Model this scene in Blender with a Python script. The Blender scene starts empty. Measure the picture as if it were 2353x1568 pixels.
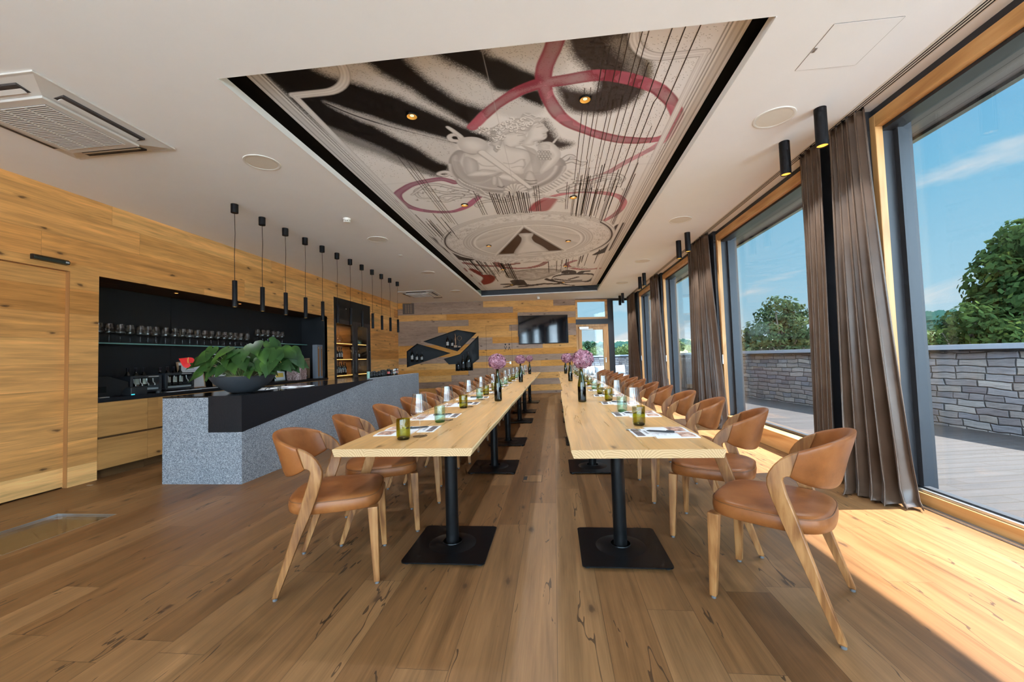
import bpy, math, random
import numpy as np
from mathutils import Vector, Matrix
from mathutils.geometry import tessellate_polygon
R = math.radians
PI = math.pi
sc = bpy.context.scene
COL = sc.collection
rnd = random.Random(7)

# ------------------------------------------------------------------ camera
CAMZ = 1.17
FPX = 927.0
cam = bpy.data.cameras.new('camera')
cam.sensor_width = 36.0
cam.lens = FPX / 2353 * 36.0
cam.clip_start = 0.05
cam.clip_end = 3000
camo = bpy.data.objects.new('camera', cam)
COL.objects.link(camo)
yaw, pitch, roll = R(5.922), R(2.42), R(-1.821)
fw = Vector((-math.sin(yaw) * math.cos(pitch), math.cos(yaw) * math.cos(pitch), math.sin(pitch)))
rt = Vector((math.cos(yaw), math.sin(yaw), 0))
up = rt.cross(fw)
rr = rt * math.cos(roll) + up * math.sin(roll)
uu = -rt * math.sin(roll) + up * math.cos(roll)
camo.matrix_world = Matrix(((rr.x, uu.x, -fw.x, 0), (rr.y, uu.y, -fw.y, 0), (rr.z, uu.z, -fw.z, CAMZ), (0, 0, 0, 1)))
sc.camera = camo

# ------------------------------------------------------------------ view, world, sun
vs = sc.view_settings
vs.view_transform = 'Standard'
vs.look = 'None'
vs.gamma = 1.0
vs.exposure = 0.5
vs.use_curve_mapping = False
sc.cycles.use_denoising = True
sc.cycles.use_adaptive_sampling = True
sc.cycles.adaptive_threshold = 0.06
sc.cycles.adaptive_min_samples = 12
sc.cycles.max_bounces = 7
sc.cycles.diffuse_bounces = 5
sc.cycles.transparent_max_bounces = 24
sc.cycles.sample_clamp_indirect = 6.0
sc.cycles.caustics_reflective = False
sc.cycles.caustics_refractive = False

def nd(nt, typ, ins=None, **props):
    n = nt.nodes.new(typ)
    for k, v in props.items():
        setattr(n, k, v)
    for k, v in (ins or {}).items():
        s = n.inputs[k]
        if isinstance(v, bpy.types.NodeSocket):
            nt.links.new(v, s)
        else:
            s.default_value = v
    return n

def mth(nt, op, a, b=None, c=None, clamp=False):
    n = nt.nodes.new('ShaderNodeMath')
    n.operation = op
    n.use_clamp = clamp
    for i, v in enumerate((a, b, c)):
        if v is None:
            continue
        if isinstance(v, bpy.types.NodeSocket):
            nt.links.new(v, n.inputs[i])
        else:
            n.inputs[i].default_value = v
    return n.outputs[0]

def ramp(nt, fac, stops, interp='LINEAR'):
    n = nt.nodes.new('ShaderNodeValToRGB')
    n.color_ramp.interpolation = interp
    el = n.color_ramp.elements
    while len(el) < len(stops):
        el.new(0.5)
    for e, (p, c) in zip(el, stops):
        e.position = p
        e.color = (c[0], c[1], c[2], 1) if not isinstance(c, (int, float)) else (c, c, c, 1)
    nt.links.new(fac, n.inputs[0])
    return n.outputs[0]

def mixc(nt, fac, a, b, mode='MIX'):
    n = nt.nodes.new('ShaderNodeMix')
    n.data_type = 'RGBA'
    n.blend_type = mode
    for k, v in ((0, fac), (6, a), (7, b)):
        if isinstance(v, bpy.types.NodeSocket):
            nt.links.new(v, n.inputs[k])
        elif k == 0:
            n.inputs[k].default_value = v
        else:
            n.inputs[k].default_value = (v[0], v[1], v[2], 1)
    return n.outputs[2]

SUN_EL = R(56)
sun_dir = Vector((math.cos(SUN_EL) * math.cos(R(7.5)), math.cos(SUN_EL) * math.sin(R(7.5)), math.sin(SUN_EL)))
sl = bpy.data.lights.new('sun', 'SUN')
sl.energy = 20.0
sl.angle = R(0.53)
sl.color = (1.0, 0.965, 0.92)
so = bpy.data.objects.new('sun', sl)
so.rotation_euler = (-sun_dir).to_track_quat('-Z', 'Y').to_euler()
so.location = (12, 4, 18)
COL.objects.link(so)

W = bpy.data.worlds.new('sky')
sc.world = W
W.use_nodes = True
nt = W.node_tree
nt.nodes.clear()
tc = nd(nt, 'ShaderNodeTexCoord')
sx = nd(nt, 'ShaderNodeSeparateXYZ', {0: tc.outputs['Generated']})
el_ = mth(nt, 'MAXIMUM', sx.outputs[2], 0.0)
base = ramp(nt, el_, [(0.0, (0.70, 0.84, 0.93)), (0.10, (0.46, 0.76, 0.95)), (0.30, (0.25, 0.62, 0.90)), (0.5, (0.17, 0.50, 0.88)), (1.0, (0.26, 0.50, 0.84))])
den = mth(nt, 'ADD', el_, 0.16)
cx_ = mth(nt, 'DIVIDE', sx.outputs[0], den)
cy_ = mth(nt, 'DIVIDE', sx.outputs[1], den)
cv = nd(nt, 'ShaderNodeCombineXYZ', {0: mth(nt, 'MULTIPLY', cx_, 1.1), 1: mth(nt, 'MULTIPLY', cy_, 0.5), 2: mth(nt, 'MULTIPLY', el_, 6.0)})
cn = nd(nt, 'ShaderNodeTexNoise', {'Vector': cv.outputs[0], 'Scale': 1.25, 'Detail': 7.0, 'Roughness': 0.55, 'Distortion': 0.5})
cl = ramp(nt, cn.outputs[0], [(0.52, 0.0), (0.68, 0.9)])
sky = mixc(nt, cl, base, (0.95, 0.95, 0.96))
# sky strength added overhead and behind the camera to fill the room
zenith_fill = ramp(nt, sx.outputs[2], [(0.45, 0.0), (0.75, 1.0)])
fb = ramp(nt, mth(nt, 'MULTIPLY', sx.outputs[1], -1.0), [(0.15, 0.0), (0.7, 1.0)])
sky = mixc(nt, mth(nt, 'MULTIPLY', mth(nt, 'MAXIMUM', zenith_fill, fb), 0.7), sky, (0.66, 0.83, 1.0))
st = mth(nt, 'ADD', 0.66, mth(nt, 'ADD', mth(nt, 'MULTIPLY', zenith_fill, 4.0), mth(nt, 'MULTIPLY', fb, 9.0)))
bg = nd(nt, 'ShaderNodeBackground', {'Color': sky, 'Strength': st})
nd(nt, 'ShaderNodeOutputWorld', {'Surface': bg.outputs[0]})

# ------------------------------------------------------------------ helpers
class MB:
    def __init__(self):
        self.v = []
        self.f = []
        self.m = []
    def add(self, verts, faces, mi=0):
        o = len(self.v)
        self.v += [tuple(p) for p in verts]
        for f in faces:
            self.f.append(tuple(i + o for i in f))
            self.m.append(mi)
        return self
    def box(self, x0, x1, y0, y1, z0, z1, mi=0, M=None):
        vs_ = [(x, y, z) for z in (z0, z1) for y in (y0, y1) for x in (x0, x1)]
        if M is not None:
            vs_ = [tuple(M @ Vector(p)) for p in vs_]
        return self.add(vs_, [(0, 2, 3, 1), (4, 5, 7, 6), (0, 1, 5, 4), (2, 6, 7, 3), (0, 4, 6, 2), (1, 3, 7, 5)], mi)
    def prism(self, poly, fn, d0, d1, mi=0):
        a = sum(poly[i][0] * poly[(i + 1) % len(poly)][1] - poly[(i + 1) % len(poly)][0] * poly[i][1] for i in range(len(poly)))
        if a < 0:
            poly = poly[::-1]
        n = len(poly)
        vs_ = [fn(a_, b_, d0) for a_, b_ in poly] + [fn(a_, b_, d1) for a_, b_ in poly]
        tr = tessellate_polygon([[Vector((p[0], p[1], 0)) for p in poly]])
        fs = []
        for t in tr:
            (x1, y1), (x2, y2), (x3, y3) = (poly[i] for i in t)
            if (x2 - x1) * (y3 - y1) - (x3 - x1) * (y2 - y1) < 0:
                t = t[::-1]
            fs.append(tuple(t[::-1]))
            fs.append(tuple(i + n for i in t))
        for i in range(n):
            j = (i + 1) % n
            fs.append((i, j, j + n, i + n))
        return self.add(vs_, fs, mi)
    def lathe(self, prof, n=20, c=(0, 0, 0), mi=0, cap=(False, False), M=None):
        vs_ = []
        for r, z in prof:
            for k in range(n):
                a = 2 * PI * k / n
                vs_.append((c[0] + r * math.cos(a), c[1] + r * math.sin(a), c[2] + z))
        if M is not None:
            vs_ = [tuple(M @ Vector(p)) for p in vs_]
        fs = []
        for i in range(len(prof) - 1):
            for k in range(n):
                k2 = (k + 1) % n
                fs.append((i * n + k, i * n + k2, (i + 1) * n + k2, (i + 1) * n + k))
        if cap[0]:
            fs.append(tuple(range(n))[::-1])
        if cap[1]:
            fs.append(tuple((len(prof) - 1) * n + k for k in range(n)))
        return self.add(vs_, fs, mi)
    def cyl(self, x, y, z0, z1, r, n=20, mi=0, r2=None):
        return self.lathe([(r, z0), (r if r2 is None else r2, z1)], n, (x, y, 0), mi, (True, True))
    def tube(self, path, rad, n=8, mi=0, caps=True):
        P = [Vector(p) for p in path]
        rs = rad if isinstance(rad, (list, tuple)) else [rad] * len(P)
        vs_ = []
        t0 = (P[1] - P[0]).normalized()
        ref = Vector((0, 0, 1)) if abs(t0.z) < 0.9 else Vector((1, 0, 0))
        nrm = (ref - t0 * ref.dot(t0)).normalized()
        for i, p in enumerate(P):
            t = (P[min(i + 1, len(P) - 1)] - P[max(i - 1, 0)]).normalized()
            nrm = (nrm - t * nrm.dot(t)).normalized()
            b = t.cross(nrm)
            for k in range(n):
                a = 2 * PI * k / n
                vs_.append(tuple(p + (nrm * math.cos(a) + b * math.sin(a)) * rs[i]))
        fs = []
        for i in range(len(P) - 1):
            for k in range(n):
                k2 = (k + 1) % n
                fs.append((i * n + k, i * n + k2, (i + 1) * n + k2, (i + 1) * n + k))
        if caps:
            fs.append(tuple(range(n))[::-1])
            fs.append(tuple((len(P) - 1) * n + k for k in range(n)))
        return self.add(vs_, fs, mi)
    def grid(self, rows, mi=0, closed=False):
        h = len(rows)
        w = len(rows[0])
        vs_ = [p for r_ in rows for p in r_]
        fs = []
        for i in range(h - 1):
            for k in range(w if closed else w - 1):
                k2 = (k + 1) % w
                fs.append((i * w + k, i * w + k2, (i + 1) * w + k2, (i + 1) * w + k))
        return self.add(vs_, fs, mi)
    def build(self, name, mats, parent=None, smooth=None, bevel=0.0, seg=2):
        me = bpy.data.meshes.new(name)
        me.from_pydata(self.v, [], self.f)
        if not isinstance(mats, (list, tuple)):
            mats = [mats]
        for m_ in mats:
            me.materials.append(m_)
        if len(mats) > 1:
            me.polygons.foreach_set('material_index', self.m)
        me.update()
        if smooth is not None:
            me.polygons.foreach_set('use_smooth', [True] * len(me.polygons))
            me.set_sharp_from_angle(angle=R(smooth))
        o = bpy.data.objects.new(name, me)
        COL.objects.link(o)
        if parent is not None:
            o.parent = parent
        if bevel:
            b = o.modifiers.new('bevel', 'BEVEL')
            b.width = bevel
            b.segments = seg
            b.limit_method = 'ANGLE'
            b.angle_limit = R(35)
            b.harden_normals = False
        return o

def tag(o, label, cat, group=None, kind=None):
    o['label'] = label
    o['category'] = cat
    if group:
        o['group'] = group
    if kind:
        o['kind'] = kind
    return o

def thing(name, label, cat, loc=(0, 0, 0), rz=0.0, group=None):
    o = bpy.data.objects.new(name, None)
    COL.objects.link(o)
    o.empty_display_size = 0.05
    o.location = loc
    o.rotation_euler = (0, 0, rz)
    return tag(o, label, cat, group)

def struct(o, label=None):
    o['kind'] = 'structure'
    if label:
        o['label'] = label
    return o

def dup(o, loc=None, rz=None, label=None, parent=None, group=None):
    c = o.copy()
    COL.objects.link(c)
    if parent is not None:
        c.parent = parent
    if loc is not None:
        c.location = loc
    if rz is not None:
        c.rotation_euler = (0, 0, rz)
    if label:
        c['label'] = label
    if group:
        c['group'] = group
    for ch in list(o.children):
        dup(ch, parent=c)
    return c

ORD = ['first', 'second', 'third', 'fourth', 'fifth', 'sixth', 'seventh', 'eighth', 'ninth', 'tenth', 'eleventh', 'twelfth',
       'thirteenth', 'fourteenth', 'fifteenth', 'sixteenth', 'seventeenth', 'eighteenth', 'nineteenth', 'twentieth', 'twenty-first']

# back-wall frame: the far wall and the terrace are turned 9.4 degrees against the room
BANG = math.atan(0.165)
BP = Vector((-4.944, 12.436, 0))
BM = Matrix.Translation(BP) @ Matrix.Rotation(BANG, 4, 'Z')
def bs(x):
    return (x + 4.944) * math.sqrt(1 + 0.165 ** 2)
def backframe(o):
    o.location = BP
    o.rotation_euler = (0, 0, BANG)
    return o

# ------------------------------------------------------------------ materials
def newmat(name):
    m_ = bpy.data.materials.new(name)
    m_.use_nodes = True
    nt = m_.node_tree
    nt.nodes.clear()
    out = nd(nt, 'ShaderNodeOutputMaterial')
    return m_, nt, out

def pmat(name, col, rough=0.5, metal=0.0, spec=0.5, noise=0.0, nscale=20.0, bump=0.0, coat=0.0, sheen=0.0, emit=None, estr=0.0, tr=0.0, stretch=(1, 1, 1)):
    m_, nt, out = newmat(name)
    p = nd(nt, 'ShaderNodeBsdfPrincipled', {'Roughness': rough, 'Metallic': metal, 'Specular IOR Level': spec, 'Coat Weight': coat, 'Sheen Weight': sheen})
    p.inputs['Base Color'].default_value = (*col, 1)
    if noise or bump:
        t = nd(nt, 'ShaderNodeTexCoord')
        mp = nd(nt, 'ShaderNodeMapping', {0: t.outputs['Object'], 'Scale': stretch})
        n = nd(nt, 'ShaderNodeTexNoise', {'Vector': mp.outputs[0], 'Scale': nscale, 'Detail': 5.0, 'Roughness': 0.6})
        if noise:
            c = ramp(nt, n.outputs[0], [(0.25, tuple(max(0, x * (1 - noise)) for x in col)), (0.75, tuple(min(1, x * (1 + noise)) for x in col))])
            nt.links.new(c, p.inputs['Base Color'])
        if bump:
            b = nd(nt, 'ShaderNodeBump', {'Strength': bump, 'Distance': 0.01, 'Height': n.outputs[0]})
            nt.links.new(b.outputs[0], p.inputs['Normal'])
    if emit:
        p.inputs['Emission Color'].default_value = (*emit, 1)
        p.inputs['Emission Strength'].default_value = estr
    if tr:
        p.inputs['Transmission Weight'].default_value = tr
    nt.links.new(p.outputs[0], out.inputs[0])
    return m_

def glassmat(name, tint=(1, 1, 1), ior=1.45, rough=0.0, boost=1.0, streak=False):
    m_, nt, out = newmat(name)
    tr = nd(nt, 'ShaderNodeBsdfTransparent')
    tr.inputs[0].default_value = (*tint, 1)
    gl = nd(nt, 'ShaderNodeBsdfGlossy', {'Roughness': rough})
    lw = nd(nt, 'ShaderNodeLayerWeight', {'Blend': 0.5})
    f0 = ((ior - 1) / (ior + 1)) ** 2
    fac = mth(nt, 'MULTIPLY', mth(nt, 'MULTIPLY_ADD', mth(nt, 'POWER', lw.outputs['Facing'], 5.0), 1 - f0, f0), boost, clamp=True)
    if streak:
        t = nd(nt, 'ShaderNodeTexCoord')
        mp = nd(nt, 'ShaderNodeMapping', {0: t.outputs['Object'], 'Scale': (30, 30, 1.5)})
        n = nd(nt, 'ShaderNodeTexNoise', {'Vector': mp.outputs[0], 'Scale': 1.0, 'Detail': 3.0})
        b = nd(nt, 'ShaderNodeBump', {'Strength': 0.05, 'Distance': 0.01, 'Height': n.outputs[0]})
        nt.links.new(b.outputs[0], gl.inputs['Normal'])
    mx = nd(nt, 'ShaderNodeMixShader', {0: fac, 1: tr.outputs[0], 2: gl.outputs[0]})
    nt.links.new(mx.outputs[0], out.inputs[0])
    return m_

def plankmat(name, along, across, Wd, L, cols, seam=0.002, seamdark=0.35, rough=0.45, grain=0.5, knots=0.5, interp='LINEAR', spec=0.4, bump=0.15, gx=0.9, gy=16.0, off=0.0, blot=0.0, kcol=(0.06, 0.03, 0.015), cracks=0.0):
    m_, nt, out = newmat(name)
    t = nd(nt, 'ShaderNodeTexCoord')
    s = nd(nt, 'ShaderNodeSeparateXYZ', {0: t.outputs['Object']})
    u = s.outputs[along]
    v = mth(nt, 'ADD', s.outputs[across], off)
    vr = mth(nt, 'DIVIDE', v, Wd)
    row = mth(nt, 'FLOOR', vr)
    wn = nd(nt, 'ShaderNodeTexWhiteNoise', noise_dimensions='1D')
    nt.links.new(row, wn.inputs['W'])
    ur = mth(nt, 'ADD', mth(nt, 'DIVIDE', u, L), mth(nt, 'MULTIPLY', wn.outputs[0], 9.17))
    idx = mth(nt, 'FLOOR', ur)
    idv = nd(nt, 'ShaderNodeCombineXYZ', {0: row, 1: idx, 2: 0.0})
    w2 = nd(nt, 'ShaderNodeTexWhiteNoise', {'Vector': idv.outputs[0]}, noise_dimensions='3D')
    pid = w2.outputs[0]
    fv = mth(nt, 'FRACT', vr)
    fu = mth(nt, 'FRACT', ur)
    dv = mth(nt, 'MULTIPLY', mth(nt, 'MINIMUM', fv, mth(nt, 'SUBTRACT', 1.0, fv)), Wd)
    du = mth(nt, 'MULTIPLY', mth(nt, 'MINIMUM', fu, mth(nt, 'SUBTRACT', 1.0, fu)), L)
    d = mth(nt, 'MINIMUM', dv, du)
    sm = mth(nt, 'LESS_THAN', d, seam * 0.5 + 0.0002)
    gu = mth(nt, 'MULTIPLY_ADD', u, gx, mth(nt, 'MULTIPLY', pid, 53.0))
    gv = mth(nt, 'MULTIPLY_ADD', v, gy, mth(nt, 'MULTIPLY', pid, 31.0))
    gc = nd(nt, 'ShaderNodeCombineXYZ', {0: gu, 1: gv, 2: mth(nt, 'MULTIPLY', pid, 17.0)})
    n1 = nd(nt, 'ShaderNodeTexNoise', {'Vector': gc.outputs[0], 'Scale': 1.0, 'Detail': 8.0, 'Roughness': 0.62, 'Distortion': 0.6})
    gu2 = mth(nt, 'MULTIPLY_ADD', u, gx * 0.55, mth(nt, 'MULTIPLY', pid, 91.0))
    gv2 = mth(nt, 'MULTIPLY_ADD', v, gy * 0.28, mth(nt, 'MULTIPLY', pid, 77.0))
    g2 = nd(nt, 'ShaderNodeCombineXYZ', {0: gu2, 1: gv2, 2: mth(nt, 'MULTIPLY', pid, 5.0)})
    n2 = nd(nt, 'ShaderNodeTexNoise', {'Vector': g2.outputs[0], 'Scale': 1.0, 'Detail': 3.0, 'Roughness': 0.5, 'Distortion': 0.3})
    rings = mth(nt, 'SINE', mth(nt, 'MULTIPLY', n2.outputs[0], 70.0))
    k = len(cols)
    if interp == 'CONSTANT':
        stops = [(i / k, c) for i, c in enumerate(cols)]
    else:
        stops = [(i / (k - 1), c) for i, c in enumerate(cols)]
    basec = ramp(nt, pid, stops, interp)
    val = mth(nt, 'ADD', mth(nt, 'MULTIPLY', mth(nt, 'SUBTRACT', n1.outputs[0], 0.5), 2.2 * grain), mth(nt, 'MULTIPLY', rings, 0.07 * grain))
    g5 = nd(nt, 'ShaderNodeCombineXYZ', {0: mth(nt, 'MULTIPLY_ADD', u, gx * 4.0, mth(nt, 'MULTIPLY', pid, 19.0)), 1: mth(nt, 'MULTIPLY_ADD', v, gy * 9.0, mth(nt, 'MULTIPLY', pid, 7.0)), 2: 0.0})
    n5 = nd(nt, 'ShaderNodeTexNoise', {'Vector': g5.outputs[0], 'Scale': 1.0, 'Detail': 3.0, 'Roughness': 0.6})
    g6 = nd(nt, 'ShaderNodeCombineXYZ', {0: mth(nt, 'MULTIPLY_ADD', u, gx * 0.7, mth(nt, 'MULTIPLY', pid, 43.0)), 1: mth(nt, 'MULTIPLY_ADD', v, gy * 0.35, mth(nt, 'MULTIPLY', pid, 67.0)), 2: 0.0})
    n6 = nd(nt, 'ShaderNodeTexNoise', {'Vector': g6.outputs[0], 'Scale': 1.0, 'Detail': 4.0, 'Roughness': 0.55, 'Distortion': 0.8})
    val = mth(nt, 'ADD', val, mth(nt, 'MULTIPLY', mth(nt, 'SUBTRACT', n5.outputs[0], 0.5), 0.9 * grain))
    val = mth(nt, 'ADD', val, mth(nt, 'MULTIPLY', mth(nt, 'SUBTRACT', n6.outputs[0], 0.5), 1.3 * grain))
    val = mth(nt, 'ADD', val, 1.0)
    vc = nd(nt, 'ShaderNodeCombineColor', {0: val, 1: val, 2: mth(nt, 'MULTIPLY', val, 1.0)})
    c = mixc(nt, 1.0, basec, vc.outputs[0], 'MULTIPLY')
    if blot:
        n3 = nd(nt, 'ShaderNodeTexNoise', {'Vector': gc.outputs[0], 'Scale': 2.6, 'Detail': 9.0, 'Roughness': 0.75, 'Distortion': 1.2})
        bl = ramp(nt, n3.outputs[0], [(0.54, 0.0), (0.66, 1.0)])
        c = mixc(nt, mth(nt, 'MULTIPLY', bl, blot), c, (0.10, 0.055, 0.04))
    if knots:
        kv = nd(nt, 'ShaderNodeCombineXYZ', {0: mth(nt, 'MULTIPLY_ADD', u, 1.7, mth(nt, 'MULTIPLY', pid, 3.3)), 1: mth(nt, 'MULTIPLY_ADD', v, 4.2, mth(nt, 'MULTIPLY', row, 0.37)), 2: 0.0})
        nw = nd(nt, 'ShaderNodeTexNoise', {'Vector': kv.outputs[0], 'Scale': 5.0, 'Detail': 4.0})
        kv2 = nd(nt, 'ShaderNodeVectorMath', {0: kv.outputs[0], 1: nd(nt, 'ShaderNodeVectorMath', {0: nw.outputs[1], 'Scale': 0.16}, operation='SCALE').outputs[0]}, operation='ADD')
        vo = nd(nt, 'ShaderNodeTexVoronoi', {'Vector': kv2.outputs[0], 'Scale': 1.0, 'Randomness': 1.0}, voronoi_dimensions='2D')
        vs_ = nd(nt, 'ShaderNodeSeparateColor', {0: vo.outputs['Color']})
        gate = mth(nt, 'GREATER_THAN', vs_.outputs[0], 1.0 - knots)
        kn = ramp(nt, vo.outputs['Distance'], [(0.018, 1.0), (0.045, 0.75), (0.06, 0.30), (0.13, 0.0)])
        c = mixc(nt, mth(nt, 'MULTIPLY', mth(nt, 'MULTIPLY', kn, gate), 0.85), c, kcol)
    if cracks:
        c4 = nd(nt, 'ShaderNodeCombineXYZ', {0: mth(nt, 'MULTIPLY_ADD', u, 1.1, mth(nt, 'MULTIPLY', pid, 61.0)), 1: mth(nt, 'MULTIPLY_ADD', v, 7.0, mth(nt, 'MULTIPLY', pid, 13.0)), 2: 4.0})
        n4 = nd(nt, 'ShaderNodeTexNoise', {'Vector': c4.outputs[0], 'Scale': 1.0, 'Detail': 3.0, 'Roughness': 0.5})
        cr = mth(nt, 'LESS_THAN', mth(nt, 'ABSOLUTE', mth(nt, 'SUBTRACT', n4.outputs[0], 0.5)), 0.0065)
        gt = mth(nt, 'GREATER_THAN', n6.outputs[0], 0.60 - 0.1 * cracks)
        c = mixc(nt, mth(nt, 'MULTIPLY', mth(nt, 'MULTIPLY', cr, gt), 0.75), c, (0.035, 0.02, 0.012))
    dk = mth(nt, 'MULTIPLY', sm, seamdark)
    c = mixc(nt, dk, c, (0.02, 0.012, 0.006))
    p = nd(nt, 'ShaderNodeBsdfPrincipled', {'Base Color': c, 'Specular IOR Level': spec})
    rg = mth(nt, 'MULTIPLY_ADD', n1.outputs[0], 0.25, rough - 0.12)
    nt.links.new(rg, p.inputs['Roughness'])
    hh = mth(nt, 'SUBTRACT', mth(nt, 'MULTIPLY', n1.outputs[0], 0.35), sm)
    b = nd(nt, 'ShaderNodeBump', {'Strength': bump, 'Distance': 0.004, 'Height': hh})
    nt.links.new(b.outputs[0], p.inputs['Normal'])
    nt.links.new(p.outputs[0], out.inputs[0])
    return m_

def woodmat(name, along, cols, sc_=1.0, rough=0.4, spec=0.4, fine=14.0, rings=40.0):
    m_, nt, out = newmat(name)
    t = nd(nt, 'ShaderNodeTexCoord')
    oi = nd(nt, 'ShaderNodeObjectInfo')
    st = [fine * sc_] * 3
    st[along] = 0.9 * sc_
    mp = nd(nt, 'ShaderNodeMapping', {0: t.outputs['Object'], 'Scale': st})
    va = nd(nt, 'ShaderNodeVectorMath', {0: mp.outputs[0], 1: nd(nt, 'ShaderNodeVectorMath', {0: oi.outputs['Random'], 'Scale': 40.0}, operation='SCALE').outputs[0]}, operation='ADD')
    n1 = nd(nt, 'ShaderNodeTexNoise', {'Vector': va.outputs[0], 'Scale': 1.0, 'Detail': 8.0, 'Roughness': 0.6, 'Distortion': 0.5})
    st2 = [fine * 0.25 * sc_] * 3
    st2[along] = 0.6 * sc_
    mp2 = nd(nt, 'ShaderNodeMapping', {0: t.outputs['Object'], 'Scale': st2})
    va2 = nd(nt, 'ShaderNodeVectorMath', {0: mp2.outputs[0], 1: nd(nt, 'ShaderNodeVectorMath', {0: oi.outputs['Random'], 'Scale': 23.0}, operation='SCALE').outputs[0]}, operation='ADD')
    n2 = nd(nt, 'ShaderNodeTexNoise', {'Vector': va2.outputs[0], 'Scale': 1.0, 'Detail': 2.0, 'Distortion': 0.4})
    rg = mth(nt, 'MULTIPLY', mth(nt, 'SINE', mth(nt, 'MULTIPLY', n2.outputs[0], rings)), 0.09)
    f = mth(nt, 'ADD', n1.outputs[0], rg)
    k = len(cols)
    c = ramp(nt, f, [(0.28 + 0.44 * i / (k - 1), cc) for i, cc in enumerate(cols)])
    p = nd(nt, 'ShaderNodeBsdfPrincipled', {'Base Color': c, 'Roughness': rough, 'Specular IOR Level': spec})
    b = nd(nt, 'ShaderNodeBump', {'Strength': 0.12, 'Distance': 0.003, 'Height': n1.outputs[0]})
    nt.links.new(b.outputs[0], p.inputs['Normal'])
    nt.links.new(p.outputs[0], out.inputs[0])
    return m_

M = {}
M['floor'] = plankmat('oak_floor', 1, 0, 0.205, 2.2, [(0.155, 0.070, 0.025), (0.215, 0.106, 0.041), (0.180, 0.084, 0.031), (0.26, 0.134, 0.055), (0.20, 0.095, 0.036)], seam=0.0018, seamdark=0.6, cracks=0.5, rough=0.40, grain=0.55, knots=0.34, spec=0.28, gx=1.0, gy=18.0, off=0.03)
M['wallw'] = plankmat('oak_wall', 1, 2, 0.262, 2.6, [(0.57, 0.245, 0.065), (0.76, 0.375, 0.125), (0.65, 0.29, 0.083), (0.83, 0.46, 0.17), (0.69, 0.335, 0.105)], seam=0.0015, seamdark=0.5, rough=0.5, grain=0.62, knots=0.55, spec=0.25, gx=0.9, gy=15.0, off=0.06)
M['back'] = plankmat('reclaimed_wall', 0, 2, 0.197, 2.3, [(0.60, 0.27, 0.055), (0.33, 0.215, 0.15), (0.66, 0.33, 0.10), (0.58, 0.25, 0.05), (0.36, 0.24, 0.17), (0.62, 0.30, 0.085), (0.31, 0.20, 0.14), (0.68, 0.36, 0.12), (0.37, 0.25, 0.185)], seam=0.002, seamdark=0.5, rough=0.6, grain=0.35, knots=0.35, interp='CONSTANT', spec=0.2, gx=1.6, gy=12.0, blot=0.6, off=0.11)
M['deck'] = plankmat('deck_boards', 0, 1, 0.142, 3.4, [(0.028, 0.0225, 0.0215), (0.038, 0.0315, 0.030), (0.033, 0.0265, 0.0255)], seam=0.013, seamdark=0.9, rough=0.6, grain=0.3, knots=0.0, spec=0.3)
M['soffit'] = plankmat('soffit_boards', 1, 0, 0.14, 4.0, [(0.105, 0.092, 0.090), (0.125, 0.112, 0.108)], seam=0.008, seamdark=0.7, rough=0.7, grain=0.2, knots=0.0)
M['table'] = plankmat('table_oak', 1, 0, 0.24, 9.0, [(0.55, 0.30, 0.105), (0.64, 0.37, 0.145), (0.58, 0.325, 0.12)], seam=0.0004, seamdark=0.3, rough=0.30, grain=0.45, knots=0.12, spec=0.5, gx=0.9, gy=20.0, kcol=(0.16, 0.08, 0.03))
M['ceil'] = pmat('ceiling_paint', (0.86, 0.865, 0.875), 0.75, noise=0.015, nscale=3)
M['lip'] = pmat('ceiling_lip_white', (0.82, 0.82, 0.81), 0.6)
M['black'] = pmat('matt_black', (0.012, 0.012, 0.013), 0.6, noise=0.3, nscale=200)
M['gap'] = pmat('shadow_gap', (0.004, 0.004, 0.004), 0.9)
M['grey'] = pmat('dark_grey_metal', (0.034, 0.036, 0.042), 0.45, spec=0.35)
M['alu'] = pmat('aluminium', (0.62, 0.63, 0.64), 0.3, metal=0.9)
M['pine'] = woodmat('larch_frame', 2, [(0.44, 0.20, 0.06), (0.58, 0.30, 0.105), (0.66, 0.37, 0.15)], 1.0, 0.4)
M['pineY'] = woodmat('larch_rail', 1, [(0.44, 0.20, 0.06), (0.58, 0.30, 0.105), (0.66, 0.37, 0.15)], 1.0, 0.4)
M['pineX'] = woodmat('larch_rail_cross', 0, [(0.44, 0.20, 0.06), (0.58, 0.30, 0.105), (0.66, 0.37, 0.15)], 1.0, 0.4)
M['glass'] = glassmat('window_glass', (0.955, 0.975, 0.975), 1.5, 0.0, 0.9, streak=True)
M['stain'] = woodmat('stained_oak_lining', 1, [(0.09, 0.045, 0.018), (0.15, 0.075, 0.03)], 1.0, 0.5)
M['jamb'] = woodmat('dark_oak_jamb', 2, [(0.30, 0.125, 0.038), (0.38, 0.165, 0.052)], 1.0, 0.5)
M['niche'] = pmat('niche_laminate', (0.010, 0.011, 0.014), 0.6, noise=0.15, nscale=150)
M['white'] = pmat('white_plastic', (0.72, 0.69, 0.64), 0.45)
M['speaker'] = pmat('speaker_grille_cream', (0.72, 0.67, 0.59), 0.6)
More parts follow.
